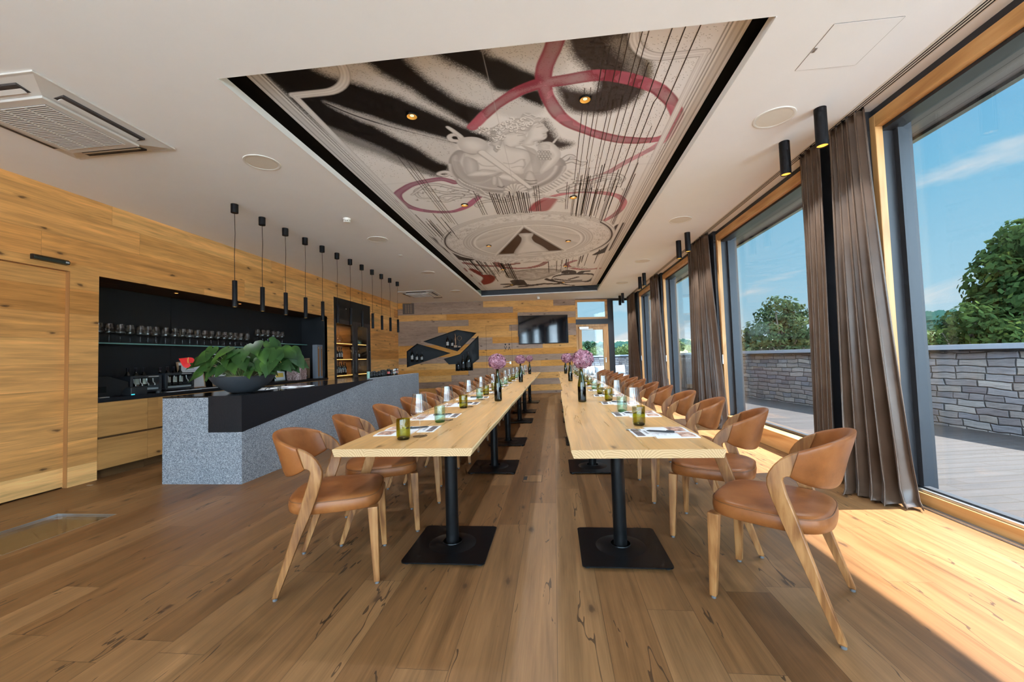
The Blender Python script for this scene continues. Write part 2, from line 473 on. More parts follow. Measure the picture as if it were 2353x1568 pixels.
def stonemat():
    m_, nt, out = newmat('ledger_stone')
    t = nd(nt, 'ShaderNodeTexCoord')
    nw = nd(nt, 'ShaderNodeTexNoise', {'Vector': t.outputs['Object'], 'Scale': 2.2, 'Detail': 2.0})
    off = nd(nt, 'ShaderNodeVectorMath', {0: nd(nt, 'ShaderNodeVectorMath', {0: nw.outputs[1], 1: (0.5, 0.5, 0.5)}, operation='SUBTRACT').outputs[0], 'Scale': 0.10}, operation='SCALE')
    pv = nd(nt, 'ShaderNodeVectorMath', {0: t.outputs['Object'], 1: off.outputs[0]}, operation='ADD')
    s = nd(nt, 'ShaderNodeSeparateXYZ', {0: pv.outputs[0]})
    al = mth(nt, 'ADD', s.outputs[0], s.outputs[1])
    h = 0.095
    vr = mth(nt, 'DIVIDE', s.outputs[2], h)
    row = mth(nt, 'FLOOR', vr)
    wn = nd(nt, 'ShaderNodeTexWhiteNoise', noise_dimensions='1D')
    nt.links.new(row, wn.inputs['W'])
    ur = mth(nt, 'ADD', mth(nt, 'DIVIDE', al, mth(nt, 'MULTIPLY_ADD', wn.outputs[0], 0.2, 0.2)), mth(nt, 'MULTIPLY', wn.outputs[0], 31.0))
    idx = mth(nt, 'FLOOR', ur)
    idv = nd(nt, 'ShaderNodeCombineXYZ', {0: row, 1: idx, 2: 3.0})
    w2 = nd(nt, 'ShaderNodeTexWhiteNoise', {'Vector': idv.outputs[0]}, noise_dimensions='3D')
    fv = mth(nt, 'FRACT', vr)
    fu = mth(nt, 'FRACT', ur)
    dv = mth(nt, 'MULTIPLY', mth(nt, 'MINIMUM', fv, mth(nt, 'SUBTRACT', 1.0, fv)), h)
    du = mth(nt, 'MULTIPLY', mth(nt, 'MINIMUM', fu, mth(nt, 'SUBTRACT', 1.0, fu)), 0.28)
    d = mth(nt, 'MINIMUM', dv, du)
    edge = ramp(nt, d, [(0.002, 0.0), (0.010, 1.0)])
    mp = nd(nt, 'ShaderNodeMapping', {0: t.outputs['Object'], 'Scale': (6, 6, 40)})
    n1 = nd(nt, 'ShaderNodeTexNoise', {'Vector': mp.outputs[0], 'Scale': 1.0, 'Detail': 7.0, 'Roughness': 0.65})
    c = ramp(nt, w2.outputs[0], [(0.0, (0.15, 0.125, 0.13)), (0.3, (0.23, 0.195, 0.185)), (0.55, (0.29, 0.24, 0.21)), (0.8, (0.20, 0.185, 0.20)), (1.0, (0.36, 0.31, 0.28))])
    vv = mth(nt, 'MULTIPLY_ADD', n1.outputs[0], 1.2, 0.4)
    c = mixc(nt, 1.0, c, nd(nt, 'ShaderNodeCombineColor', {0: vv, 1: vv, 2: vv}).outputs[0], 'MULTIPLY')
    c = mixc(nt, edge, (0.03, 0.026, 0.026), c)
    p = nd(nt, 'ShaderNodeBsdfPrincipled', {'Base Color': c, 'Roughness': 0.85})
    hh = mth(nt, 'ADD', mth(nt, 'MULTIPLY', edge, mth(nt, 'MULTIPLY_ADD', w2.outputs[0], 0.8, 0.6)), mth(nt, 'MULTIPLY', n1.outputs[0], 0.4))
    b = nd(nt, 'ShaderNodeBump', {'Strength': 0.7, 'Distance': 0.03, 'Height': hh})
    nt.links.new(b.outputs[0], p.inputs['Normal'])
    nt.links.new(p.outputs[0], out.inputs[0])
    return m_
M['stone'] = stonemat()
M['cap'] = pmat('wall_cap_metal', (0.30, 0.32, 0.36), 0.4, spec=0.5)

# ------------------------------------------------------------------ room shell
XL = -4.944
CZ = 3.04
HX0, HX1, HY0, HY1 = -4.14, -3.594, 2.30, 2.988      # glazed floor hatch
Y0 = -3.0
b = MB()
def floorbox(x0, x1, y0, y1):
    b.box(x0, x1, y0, y1, -0.03, 0.0)
floorbox(-5.86, HX0, Y0, 14.2)
floorbox(HX1, 2.74, Y0, 14.2)
floorbox(HX0, HX1, Y0, HY0)
floorbox(HX0, HX1, HY1, 14.2)
struct(b.build('floor', M['floor']), 'oak plank floor')

# ceiling with an opening for the painted panel
RX0, RX1, RY0, RY1 = -2.108, 1.31, 2.336, 11.84
b = MB()
for x0, x1, y0, y1 in ((-5.86, RX0, Y0, 14.2), (RX1, 2.9, Y0, 14.2), (RX0, RX1, Y0, RY0), (RX0, RX1, RY1, 14.2)):
    b.box(x0, x1, y0, y1, CZ, CZ + 0.05)
b.box(RX0 - 0.28, RX1 + 0.28, RY0 - 0.3, RY1 + 0.02, 3.24, 3.26, 1)
b.box(RX0 - 0.30, RX0 - 0.28, RY0 - 0.3, RY1 + 0.02, 3.09, 3.24, 1)
b.box(RX1 + 0.28, RX1 + 0.30, RY0 - 0.3, RY1 + 0.02, 3.09, 3.24, 1)
b.box(RX0 - 0.28, RX1 + 0.28, RY0 - 0.3, RY0 - 0.28, 3.09, 3.24, 1)
b.box(RX0, RX1, RY1 - 0.004, RY1 + 0.02, 3.052, 3.24, 2)
b.box(-5.8, 2.9, Y0, 14.2, 3.30, 3.34)
struct(b.build('ceiling', [M['ceil'], M['gap'], M['grey']]), 'white plastered ceiling')
b = MB()
for x0, x1, y0, y1 in ((RX0, RX0 + 0.004, RY0, RY1), (RX1 - 0.004, RX1, RY0, RY1), (RX0, RX1, RY1 - 0.008, RY1 - 0.004)):
    b.box(x0, x1, y0, y1, CZ - 0.004, CZ + (0.055 if x1 - x0 < 0.1 else 0.02))
struct(b.build('trim_1', M['lip']), 'white edge trim of the ceiling recess')

# left wall: oak planks with door, bar niche and wine cabinet openings
DY0, DY1, DZ = 2.32, 3.64, 2.212
NY0, NY1, NZ0, NZ1 = 3.907, 8.385, 0.0, 2.212
CY0, CY1, CZ1 = 8.655, 10.478, 2.70
b = MB()
T = XL - 0.06
for y0, y1, z0, z1 in ((Y0, DY0, 0, CZ), (DY0, DY1, DZ, CZ), (DY1, NY0, 0, CZ), (NY0, NY1, NZ1, CZ), (NY1, CY0, 0, CZ), (CY0, CY1, CZ1, CZ), (CY1, 12.44, 0, CZ)):
    b.box(T, XL, y0, y1, z0, z1)
struct(b.build('wall_left', M['wallw']), 'oak clad wall behind the bar')
b = MB()
b.box(-5.85, -5.80, Y0, 12.6, 0, CZ)
struct(b.build('wall_left.001', M['black']))
# lining of the door recess and of the bar niche
b = MB()
b.box(T + 0.0125, XL - 0.001, DY1 - 0.004, DY1 - 0.0005, 0, DZ - 0.004, 0)
b.box(T + 0.0125, XL - 0.001, DY0, DY1 - 0.004, DZ - 0.004, DZ - 0.0005, 0)
b.box(T - 0.02, XL - 0.001, DY0 - 0.004, DY0, 0, DZ, 0)
struct(b.build('trim_2', M['jamb']), 'dark oak reveal around the sliding door')
NXB = -5.55
b = MB()
b.box(NXB - 0.03, XL - 0.002, NY0 - 0.002, NY1 + 0.002, NZ1, NZ1 + 0.01, 1)
b.box(NXB - 0.03, XL - 0.004, NY0 - 0.01, NY0, 0, NZ1, 0)
b.box(NXB - 0.03, XL - 0.004, NY1, NY1 + 0.01, 0, NZ1, 0)
for y0, y1 in ((NY0, 5.32), (5.323, 6.83), (6.833, NY1)):
    b.box(NXB - 0.02, NXB, y0, y1, 0.85, NZ1, 0)
struct(b.build('trim_3', [M['niche'], M['stain']]), 'black lining of the bar niche')

# sliding door in the left wall
d = MB()
d.box(T - 0.005, T + 0.012, DY0 - 0.2, DY1 + 0.0, 0.012, DZ + 0.05)
door1 = struct(d.build('door_1', M['wallw']), 'flush oak sliding door')

# back wall in its own turned frame, with three cut niches
def polyhole(pts):
    return [((x + 4.944) * 1.01352, z) for x, z in pts]
NA = polyhole([(-4.17, 1.79), (-3.10, 2.14), (-2.48, 2.02), (-3.10, 1.44)])
NB = polyhole([(-4.69, 1.49), (-4.36, 1.73), (-3.31, 1.39), (-4.69, 0.98)])
NC = polyhole([(-3.54, 1.21), (-3.02, 1.35), (-2.42, 1.93), (-2.42, 1.18), (-2.62, 1.03), (-2.62, 0.81), (-3.17, 0.81), (-3.17, 1.03), (-3.38, 1.03)])
SW = bs(0.74)
outer = [(0, 0), (SW, 0), (SW, CZ), (0, CZ)]
loops = [outer, NA, NB, NC]
flat = [p for l in loops for p in l]
tris = tessellate_polygon([[Vector((p[0], p[1], 0)) for p in l] for l in loops])
b = MB()
fs = []
for t in tris:
    (x1, y1), (x2, y2), (x3, y3) = (flat[i] for i in t)
    if (x2 - x1) * (y3 - y1) - (x3 - x1) * (y2 - y1) < 0:
        t = t[::-1]
    fs.append(tuple(t))
b.add([(s, 0, z) for s, z in flat], fs, 0)
for l in loops[1:]:
    n = len(l)
    vs_ = [(s, 0, z) for s, z in l] + [(s, 0.26, z) for s, z in l]
    b.add(vs_, [(i, (i + 1) % n, (i + 1) % n + n, i + n) for i in range(n)], 1)
b.box(0, SW, 0.26, 0.28, 0, CZ, 1)
b.box(SW - 0.002, SW, 0.0, 0.30, 0, CZ, 0)
struct(backframe(b.build('wall_back', [M['back'], M['niche']])), 'far wall of reclaimed boards with three cut niches')

# flush toilet door in the back wall
DS0, DS1, DTZ = bs(-2.179), bs(-1.356), 2.24
b = MB()
b.box(DS0 + 0.006, DS1 - 0.006, -0.004, 0.0, 0.006, DTZ - 0.006)
door2 = struct(backframe(b.build('door_2', M['back'])), 'flush plank door to the toilets')
b = MB()
for s0, s1, z0, z1 in ((DS0, DS0 + 0.008, 0, DTZ), (DS1 - 0.008, DS1, 0, DTZ), (DS0, DS1, DTZ - 0.008, DTZ)):
    b.box(s0, s1, -0.002, 0.0, z0, z1)
b.build('door_gap', M['gap'], door2)
b = MB()
hs = DS1 - 0.07
b.box(hs - 0.025, hs + 0.025, -0.016, -0.004, 0.98, 1.06)
b.tube([(hs, -0.016, 1.03), (hs, -0.055, 1.03), (hs - 0.02, -0.06, 1.03), (hs - 0.13, -0.06, 1.03)], 0.009, 10)
b.build('door_handle', M['alu'], door2, 40)
for k, (px, inv) in enumerate(((DS1 - 0.215, 1), (DS1 - 0.09, -1))):
    b = MB()
    w_, zc = 0.045, 1.51
    def f3(a_, b_, d_):
        return (a_, d_, b_)
    for sg in (-1, 1):
        if inv > 0:
            pl = [(px + sg * w_, zc + 0.05), (px + sg * (w_ - 0.02), zc + 0.05), (px, zc - 0.035), (px, zc - 0.075)]
        else:
            pl = [(px + sg * w_, zc - 0.075), (px + sg * (w_ - 0.02), zc - 0.075), (px, zc + 0.01), (px, zc + 0.05)]
        b.prism(pl, f3, -0.007, -0.004)
    for a in range(3 if inv < 0 else 4):
        an = PI * a / (3 if inv < 0 else 4)
        dx, dz = 0.03 * math.cos(an), 0.03 * math.sin(an)
        nx, nz = -0.006 * math.sin(an), 0.006 * math.cos(an)
        b.prism([(px + dx + nx, zc + 0.105 + dz + nz), (px + dx - nx, zc + 0.105 + dz - nz), (px - dx - nx, zc + 0.105 - dz - nz), (px - dx + nx, zc + 0.105 - dz + nz)], f3, -0.007, -0.004)
    b.build('toilet_sign', M['black'], door2)

# end glazing beside the back wall: transom, door, post, fixed side light
def fr(mb, s0, s1, z0, z1, w_, y0, y1, wb=None):
    wb = w_ if wb is None else wb
    mb.box(s0, s0 + w_, y0, y1, z0, z1)
    mb.box(s1 - w_, s1, y0, y1, z0, z1)
    mb.box(s0 + w_, s1 - w_, y0, y1, z1 - w_, z1)
    mb.box(s0 + w_, s1 - w_, y0, y1, z0, z0 + wb)
S1, S2, S3 = bs(1.80), bs(1.985), bs(2.62)
b = MB(); fr(b, SW, S1, 2.37, 3.02, 0.07, 0.0, 0.08)
w5 = struct(backframe(b.build('window_5', M['pineX'], None, None, 0.004)), 'transom window over the terrace door')
b = MB(); b.box(SW + 0.07, S1 - 0.07, 0.035, 0.045, 2.44, 2.95); b.build('pane', M['glass'], w5)
b = MB(); b.box(SW, S1, -0.01, 0.10, 2.20, 2.37); b.box(S1, S2, -0.01, 0.12, 0, 3.04)
b.box(S2, S3 + 0.1, 0.0, 0.1, 0, 0.10); b.box(S2, S3 + 0.1, 0.0, 0.1, 2.97, 3.04); b.box(SW, S1, 0, 0.1, 3.02, 3.04)
struct(backframe(b.build('trim_4', M['grey'])), 'dark grey steel post and beam of the end glazing')
b = MB(); fr(b, SW, S1, 0.0, 2.20, 0.07, 0.0, 0.08, 0.02)
fr(b, SW + 0.075, S1 - 0.075, 0.02, 2.125, 0.105, -0.02, 0.06, 0.14)
door3 = struct(backframe(b.build('door_3', M['pine'], None, None, 0.004)), 'glazed larch terrace door')
b = MB(); b.box(SW + 0.18, S1 - 0.18, 0.015, 0.025, 0.16, 2.02); b.build('pane', M['glass'], door3)
b = MB()
hs = S1 - 0.125
b.box(hs - 0.014, hs + 0.014, -0.032, -0.02, 0.93, 1.09)
b.tube([(hs, -0.03, 1.06), (hs, -0.07, 1.06), (hs - 0.02, -0.075, 1.06), (hs - 0.13, -0.075, 1.06)], 0.009, 10)
b.build('door_handle', M['alu'], door3, 40)
b = MB(); b.box(SW + 0.10, SW + 0.40, -0.06, -0.02, 2.055, 2.115); b.box(SW + 0.12, SW + 0.55, -0.045, -0.03, 2.03, 2.045)
b.build('door_closer', M['alu'], door3)
b = MB(); b.box(S2, S3 + 0.06, 0.03, 0.042, 0.10, 2.97)
w6 = struct(backframe(b.build('window_6', M['glass'])), 'fixed side light at the far corner')

# right window wall: piers, larch frames, panes
XW = 2.52
wins = [(-2.2, 0.32), (0.95, 3.42), (4.08, 6.50), (7.16, 9.62), (10.26, 12.25)]
piers = [(0.32, 0.95), (3.42, 4.08), (6.50, 7.16), (9.62, 10.26), (12.25, 13.62), (-3.0, -2.2)]
b = MB()
for y0, y1 in piers:
    b.box(XW, 2.86, y0, y1, 0, CZ)
b.box(2.57, 2.86, -3.0, 13.62, 2.985, 3.2)
struct(b.build('wall_right', M['grey']), 'dark grey piers between the terrace windows')
for k, (y0, y1) in enumerate(wins):
    low = k <= 1
    zb = 0.09 if low else 0.20
    wname = 'window_%d' % (k if k else 7)
    f_ = MB()
    f_.box(2.555, 2.61, y0, y0 + 0.055, 0, 2.985, 0)
    f_.box(2.555, 2.61, y1 - 0.055, y1, 0, 2.985, 0)
    if low:
        f_.box(2.64, 2.70, y0 + 0.055, y1 - 0.055, 0.0, zb, 1)
    else:
        f_.box(2.555, 2.68, y0 + 0.055, y1 - 0.055, 0.0, zb, 1)
    f_.box(2.555, 2.61, y0 + 0.055, y1 - 0.055, 2.885, 2.985, 1)
    w_ = struct(f_.build(wname, [M['pine'], M['pineY']], None, None, 0.004), ['window beyond the frame', 'large near terrace window', 'second terrace window', 'third terrace window', 'far terrace window'][k])
    s_ = MB()
    s_.box(2.61, 2.74, y0, y0 + 0.03, 0, 2.985); s_.box(2.61, 2.74, y1 - 0.03, y1, 0, 2.985)
    s_.box(2.61, 2.74, y0 + 0.03, y1 - 0.03, 2.86, 2.985)
    s_.box(2.69, 2.74, y0 + 0.03, y1 - 0.03, 0.0, zb + 0.03)
    s_.box(2.70, 2.735, y1 - 0.075, y1 - 0.03, zb + 0.03, 2.86)
    s_.box(2.70, 2.735, y0 + 0.03, y0 + 0.075, zb + 0.03, 2.86)
    s_.build('sash', M['grey'], w_)
    g_ = MB(); g_.box(2.712, 2.722, y0 + 0.06, y1 - 0.06, zb + 0.02, 2.87)
    g_.build('pane', M['glass'], w_)
    if low:
        t_ = MB()
        for j, (xa, xb, zc) in enumerate(((2.595, 2.602, 0.012), (2.612, 2.616, 0.012), (2.626, 2.630, 0.012), (2.59, 2.64, 0.004))):
            t_.box(xa, xb, y0, y1, 0.0005, zc)
        t_.box(2.66, 2.69, y0 + 0.06, y1 - 0.06, zb, zb + 0.018)
        t_.build('track', M['alu'], w_)
    else:
        t_ = MB(); t_.box(2.545, 2.556, y1 - 0.05, y1 - 0.02, 0.98, 1.12); t_.build('latch', M['alu'], w_)
# curtain rail let into the ceiling
b = MB()
b.box(2.395, 2.475, Y0, 13.5, CZ - 0.003, CZ + 0.0, 0)
for xa in (2.412, 2.432, 2.455):
    b.box(xa, xa + 0.006, Y0, 13.5, CZ - 0.006, CZ - 0.003, 1)
struct(b.build('trim_5', [M['white'], M['gap']]), 'flush curtain rail in the ceiling')

# unseen wall behind the camera, glazing added to let sky light in
b = MB()
for x0, x1 in ((-5.8, -4.6), (-2.3, -2.1), (0.3, 0.5), (2.5, 2.9)):
    b.box(x0, x1, Y0 - 0.12, Y0, 0, CZ)
b.box(-5.8, 2.9, Y0 - 0.12, Y0, 2.9, CZ + 0.2)
struct(b.build('wall_front', M['grey']), 'unseen front wall with glazing added for light')
b = MB()
for x0, x1 in ((-4.6, -2.3), (-2.1, 0.3), (0.5, 2.5)):
    b.box(x0, x1, Y0 - 0.07, Y0 - 0.06, 0, 2.9)
struct(b.build('window_8', M['glass']), 'unseen front windows added to light the room')

# pit under the floor hatch
b = MB()
b.box(HX0, HX1, HY0, HY1, -0.62, -0.60)
b.box(HX0 - 0.02, HX0, HY0, HY1, -0.6, -0.03); b.box(HX1, HX1 + 0.02, HY0, HY1, -0.6, -0.03)
b.box(HX0, HX1, HY0 - 0.02, HY0, -0.6, -0.03); b.box(HX0, HX1, HY1, HY1 + 0.02, -0.6, -0.03)
struct(b.build('trim_6', woodmat('pit_oak', 1, [(0.20, 0.10, 0.035), (0.32, 0.18, 0.07)], 1.0)), 'oak lined pit under the glass floor panel')

# ------------------------------------------------------------------ terrace outside
b = MB(); b.box(2, 9.56, -20, 8, -0.10, -0.03)
struct(backframe(b.build('terrace_deck', M['deck'])), 'grey brown timber terrace')
b = MB()
b.box(-30, 2.74, -25, Y0 - 0.12, -0.10, -0.03)  # unseen pale ground, added to bounce sunlight up to the ceiling
b.box(2.74, 7.0, -25, 0.9, -0.10, -0.026)
struct(b.build('bounce_ground', pmat('pale_bounce_ground', (0.78, 0.77, 0.74), 0.8, noise=0.1, nscale=4)), 'unseen pale ground added to bounce light indoors')
b = MB()
b.box(9.56, 9.90, -20, 7.3, -0.1, 1.06, 0); b.box(4.0, 9.56, 7.0, 7.3, -0.1, 1.06, 0)
struct(backframe(b.build('terrace_wall', M['stone'])), 'dry stone terrace parapet')
b = MB()
b.box(9.50, 9.96, -20, 7.36, 1.09, 1.16, 0); b.box(3.9, 9.5, 6.94, 7.36, 1.09, 1.16, 0)
b.box(9.53, 9.93, -20, 7.33, 1.06, 1.09, 1); b.box(4.0, 9.53, 6.97, 7.33, 1.06, 1.09, 1)
struct(backframe(b.build('terrace_wall_cap', [M['cap'], M['grey']])), 'metal cap on the stone parapet')
b = MB()
b.box(2.86, 3.60, -3.4, 15.5, 3.20, 3.24, 0); b.box(3.56, 3.62, -3.4, 15.5, 3.17, 3.42, 1)
b.box(-5.8, 3.6, -3.4, 15.5, 3.40, 3.46, 1)
struct(b.build('roof_soffit', [M['soffit'], M['grey']]), 'boarded roof overhang')

# ------------------------------------------------------------------ lamps and ceiling fittings
WARM = (0.88, 0.95, 1.0)
M['lampblack'] = pmat('lamp_black', (0.006, 0.006, 0.008), 0.5, spec=0.25)
M['gold'] = pmat('gold_reflector', (0.75, 0.42, 0.10), 0.35, metal=0.7, emit=(1.0, 0.50, 0.08), estr=0.22)
M['goldlit'] = pmat('lit_gold_reflector', (0.75, 0.42, 0.10), 0.35, metal=0.7, emit=(1.0, 0.55, 0.10), estr=0.8)
M['bulb'] = pmat('lamp_lens', (1, 0.9, 0.7), 0.3, emit=(1.0, 0.70, 0.38), estr=0.9)
def spot(parent, loc, power, size, blend=0.6, rad=0.03, col=WARM, name='lamp_light', rot=None):
    l = bpy.data.lights.new(name, 'SPOT')
    l.energy = power
    l.spot_size = R(size)
    l.spot_blend = blend
    l.shadow_soft_size = rad
    l.color = col
    o = bpy.data.objects.new(name, l)
    o.location = loc
    COL.objects.link(o)
    if rot:
        o.rotation_euler = rot
    if parent is not None:
        o.parent = parent
    return o
P_DOWN, P_TUBE, P_PEND = 66.0, 40.0, 10.0

# recessed downlights in the painted panel
k = 0
MZ = 3.185
for y in (3.13, 5.085, 7.03, 8.97, 10.92):
    for x in (-1.09, 0.312):
        t = thing('recessed_downlight', '', 'ceiling light', (x, y, MZ), 0, 'downlights in the ceiling painting')
        t['label'] = 'round gold downlight in the ceiling painting, %s pair from the front, %s side' % (ORD[k // 2], 'bar' if x < 0 else 'window')
        b = MB(); b.lathe([(0.041, -0.013), (0.046, -0.013), (0.048, -0.010), (0.048, 0.0)], 24)
        b.build('rim', M['lampblack'], t, 40)
        b = MB(); b.lathe([(0.041, -0.013), (0.034, -0.006), (0.022, -0.003)], 24)
        b.build('reflector', M['gold'], t, 40)
        b = MB(); b.lathe([(0.018, -0.0036), (0.0005, -0.0034)], 16); b.build('lens', M['bulb'], t)
        spot(t, (0, 0, -0.02), P_DOWN, 150, 0.9, 0.05)
        k += 1

# twelve pendants over the bar
def make_pendant():
    t = thing('pendant_lamp', '', 'pendant lamp', (-3.60, 4.224, CZ), 0, 'pendants over the bar counter')
    b = MB(); b.cyl(0, 0, -0.10, 0.0, 0.038, 24); b.build('ceiling_rose', M['lampblack'], t, 40)
    b = MB(); b.tube([(0, 0, -0.10), (0.004, 0.002, -0.35), (-0.003, 0, -0.6), (0, 0, -0.885)], 0.0032, 6); b.build('cable', M['lampblack'], t, 60)
    b = MB(); b.lathe([(0.003, -0.885), (0.024, -0.885), (0.026, -0.888), (0.026, -1.186), (0.022, -1.188), (0.020, -1.17)], 24)
    b.build('lamp_tube', M['lampblack'], t, 40)
    b = MB(); b.lathe([(0.0215, -1.185), (0.012, -1.165), (0.0005, -1.163)], 16); b.build('reflector', M['goldlit'], t)
    spot(t, (0, 0, -1.195), P_PEND, 110, 0.8, 0.02)
    return t
p0 = make_pendant()
for i in range(12):
    o = p0 if i == 0 else dup(p0, (-3.60, 4.224 + 0.44 * i, CZ))
    o['label'] = 'slim black tube pendant over the bar counter, %s from the near end' % ORD[i]

# black ceiling spots in pairs along the windows
def make_tube():
    t = thing('tube_spotlight', '', 'ceiling light', (2.132, 3.314, CZ), 0, 'tube spotlights along the windows')
    b = MB(); b.lathe([(0.0005, 0), (0.042, 0), (0.042, -0.298), (0.040, -0.300), (0.037, -0.298), (0.037, -0.27)], 28)
    b.build('lamp_tube', M['lampblack'], t, 40)
    b = MB(); b.lathe([(0.0372, -0.292), (0.030, -0.25), (0.0005, -0.245)], 20); b.build('reflector', M['goldlit'], t, 60)
    spot(t, (0, 0, -0.305), P_TUBE, 110, 0.8, 0.03)
    return t
t0 = make_tube()
names = ['nearest pair by the first pier', 'second pair by the second pier', 'third pair by the third pier', 'farthest pair by the end glazing']
for i, (y, j) in enumerate(((3.314, 0), (3.809, 0), (6.484, 1), (6.935, 1), (9.556, 2), (10.018, 2), (12.518, 3), (13.05, 3), (0.20, 4), (0.70, 4))):
    if j == 4:
        continue
    o = t0 if i == 0 else dup(t0, (2.132, y, CZ))
    o['label'] = 'black ceiling tube spotlight, %s one of the %s' % ('near' if i % 2 == 0 else 'far', names[j])

# round flush loudspeakers
def make_speaker():
    t = thing('ceiling_speaker', '', 'loudspeaker', (0, 0, CZ), 0, 'round ceiling loudspeakers')
    b = MB(); b.lathe([(0.152, 0.0), (0.150, -0.006), (0.135, -0.008), (0.128, -0.005), (0.127, 0.0)], 40); b.build('rim', M['white'], t, 40)
    b = MB(); b.lathe([(0.128, -0.004), (0.06, -0.0055), (0.0005, -0.006)], 40); b.build('grille', M['speaker'], t, 60)
    return t
s0 = None
for x, side in ((-2.61, 'left of the painting, bar side'), (1.83, 'right of the painting, window side')):
    for j, y in enumerate((3.385, 5.83, 8.28, 10.72)):
        if s0 is None:
            s0 = o = make_speaker()
        else:
            o = dup(s0)
        o.location = (x, y, CZ)
        o['label'] = 'round cream loudspeaker in the ceiling %s, %s from the front' % (side, ORD[j])

# smoke detector, small sensors
t = thing('smoke_detector', 'white round smoke detector on the ceiling above the pendants', 'smoke detector', (-2.608, 4.907, CZ))
b = MB(); b.lathe([(0.05, 0), (0.05, -0.012), (0.046, -0.02), (0.046, -0.022)], 28, cap=(False, True)); b.build('base', M['white'], t, 40)
b = MB(); b.lathe([(0.042, -0.022), (0.042, -0.03)], 28, cap=(False, True))
for a in range(10):
    an = 2 * PI * a / 10
    b.box(-0.006, 0.006, -0.004, 0.004, -0.042, -0.03, 0, Matrix.Translation((0.036 * math.cos(an), 0.036 * math.sin(an), 0)) @ Matrix.Rotation(an, 4, 'Z'))
b.lathe([(0.042, -0.042), (0.038, -0.05), (0.0005, -0.052)], 28)
b.build('sensor_head', M['white'], t, 40)
b = MB(); b.lathe([(0.035, 0), (0.034, -0.006), (0.02, -0.012), (0.0005, -0.012)], 24)
tag(b.build('ceiling_sensor', M['white'], None, 50), 'tiny white ceiling sensor beside the middle pendants', 'sensor').location = (-2.63, 6.79, CZ)
t = thing('motion_sensor', 'small white motion sensor on the ceiling behind the painting', 'sensor', (-0.43, 12.42, CZ))
b = MB(); b.cyl(0, 0, -0.03, 0, 0.04, 20); b.build('base', M['white'], t, 40)
b = MB(); b.box(-0.03, 0.05, -0.04, 0.02, -0.08, -0.03); b.build('sensor_head', M['white'], t, None, 0.008)
b = MB(); b.box(-0.09, 0.17, -0.012, 0.012, -0.012, 0)
tag(b.build('slot_diffuser', M['lampblack']), 'short black slot in the ceiling behind the far air conditioner', 'vent').location = (-3.42, 11.64, CZ)
# access hatch in the ceiling by the window
b = MB()
hx0, hx1, hy0, hy1 = 1.678, 2.05, 2.44, 2.823
b.box(hx0, hx1, hy0, hy1, CZ - 0.003, CZ, 0)
g = 0.003
t = tag(b.build('access_panel', M['ceil']), 'square white access panel flush in the ceiling near the window', 'panel')
b = MB()
for q in ((hx0 - g, hx0, hy0, hy1), (hx1, hx1 + g, hy0, hy1), (hx0, hx1, hy0 - g, hy0), (hx0, hx1, hy1, hy1 + g)):
    b.box(q[0], q[1], q[2], q[3], CZ - 0.002, CZ)
b.build('panel_joint', pmat('hatch_joint_grey', (0.25, 0.23, 0.21), 0.8), t)
b = MB(); b.box(hx0 + 0.002, hx0 + 0.02, 2.62, 2.66, CZ - 0.005, CZ - 0.003); b.build('latch', M['alu'], t)

# ceiling cassette air conditioners
M['acgrille'] = pmat('ac_grey_gap', (0.05, 0.042, 0.042), 0.7)
M['acwhite'] = pmat('ac_panel', (0.62, 0.585, 0.55), 0.5)
def make_ac(loc):
    t = thing('cassette_air_conditioner', '', 'air conditioner', loc, 0, 'ceiling cassette air conditioners')
    h = 0.475
    b = MB()
    b.prism([(-h, -h), (h, -h), (h, h), (-h, h)], lambda a_, b_, d_: (a_, b_, d_), -0.012, 0)
    q = h - 0.02
    vs_ = [(-q, -q, -0.012), (q, -q, -0.012), (q, q, -0.012), (-q, q, -0.012)]
    q2 = h - 0.17
    vs2 = [(-q2, -q2, -0.04), (q2, -q2, -0.04), (q2, q2, -0.04), (-q2, q2, -0.04)]
    b.add(vs_ + vs2, [(0, 4, 5, 1), (1, 5, 6, 2), (2, 6, 7, 3), (3, 7, 4, 0), (4, 7, 6, 5)])
    b.build('panel', M['acwhite'], t, None, 0.003)
    for a in range(4):
        Ma = Matrix.Rotation(a * PI / 2, 4, 'Z')
        b = MB(); b.box(-0.27, 0.27, 0.335, 0.415, -0.034, -0.016, 0, Ma); b.build('air_slot', M['acgrille'], t)
        b = MB()
        vs_ = [Ma @ Vector(p) for p in ((-0.255, 0.35, -0.040), (0.255, 0.35, -0.040), (0.255, 0.405, -0.020), (-0.255, 0.405, -0.020), (-0.255, 0.35, -0.045), (0.255, 0.35, -0.045), (0.255, 0.405, -0.026), (-0.255, 0.405, -0.026))]
        b.add(vs_, [(0, 1, 2, 3), (7, 6, 5, 4), (0, 4, 5, 1), (1, 5, 6, 2), (2, 6, 7, 3), (3, 7, 4, 0)])
        b.build('louvre', M['acwhite'], t)
    b = MB()
    b.box(-0.315, 0.315, -0.315, 0.315, -0.058, -0.040)
    b.build('intake_frame', M['acwhite'], t, None, 0.004)
    b = MB(); b.box(-0.255, 0.255, -0.255, 0.255, -0.060, -0.0575); b.build('intake_cavity', M['acgrille'], t)
    b = MB()
    for k_ in range(28):
        y_ = -0.25 + 0.5 * k_ / 27
        b.box(-0.255, 0.255, y_ - 0.0042, y_ + 0.0042, -0.064, -0.060)
    for x_ in (-0.255, -0.085, 0.085, 0.251):
        b.box(x_ - 0.004, x_ + 0.004, -0.255, 0.255, -0.066, -0.060)
    b.build('intake_grille', M['acwhite'], t)
    return t
a0 = make_ac((-3.61, 2.57, CZ))
a0['label'] = 'large near ceiling cassette air conditioner at the upper left'
a1 = dup(a0, (-3.63, 10.83, CZ), label='small looking far ceiling cassette air conditioner beside the last pendants')

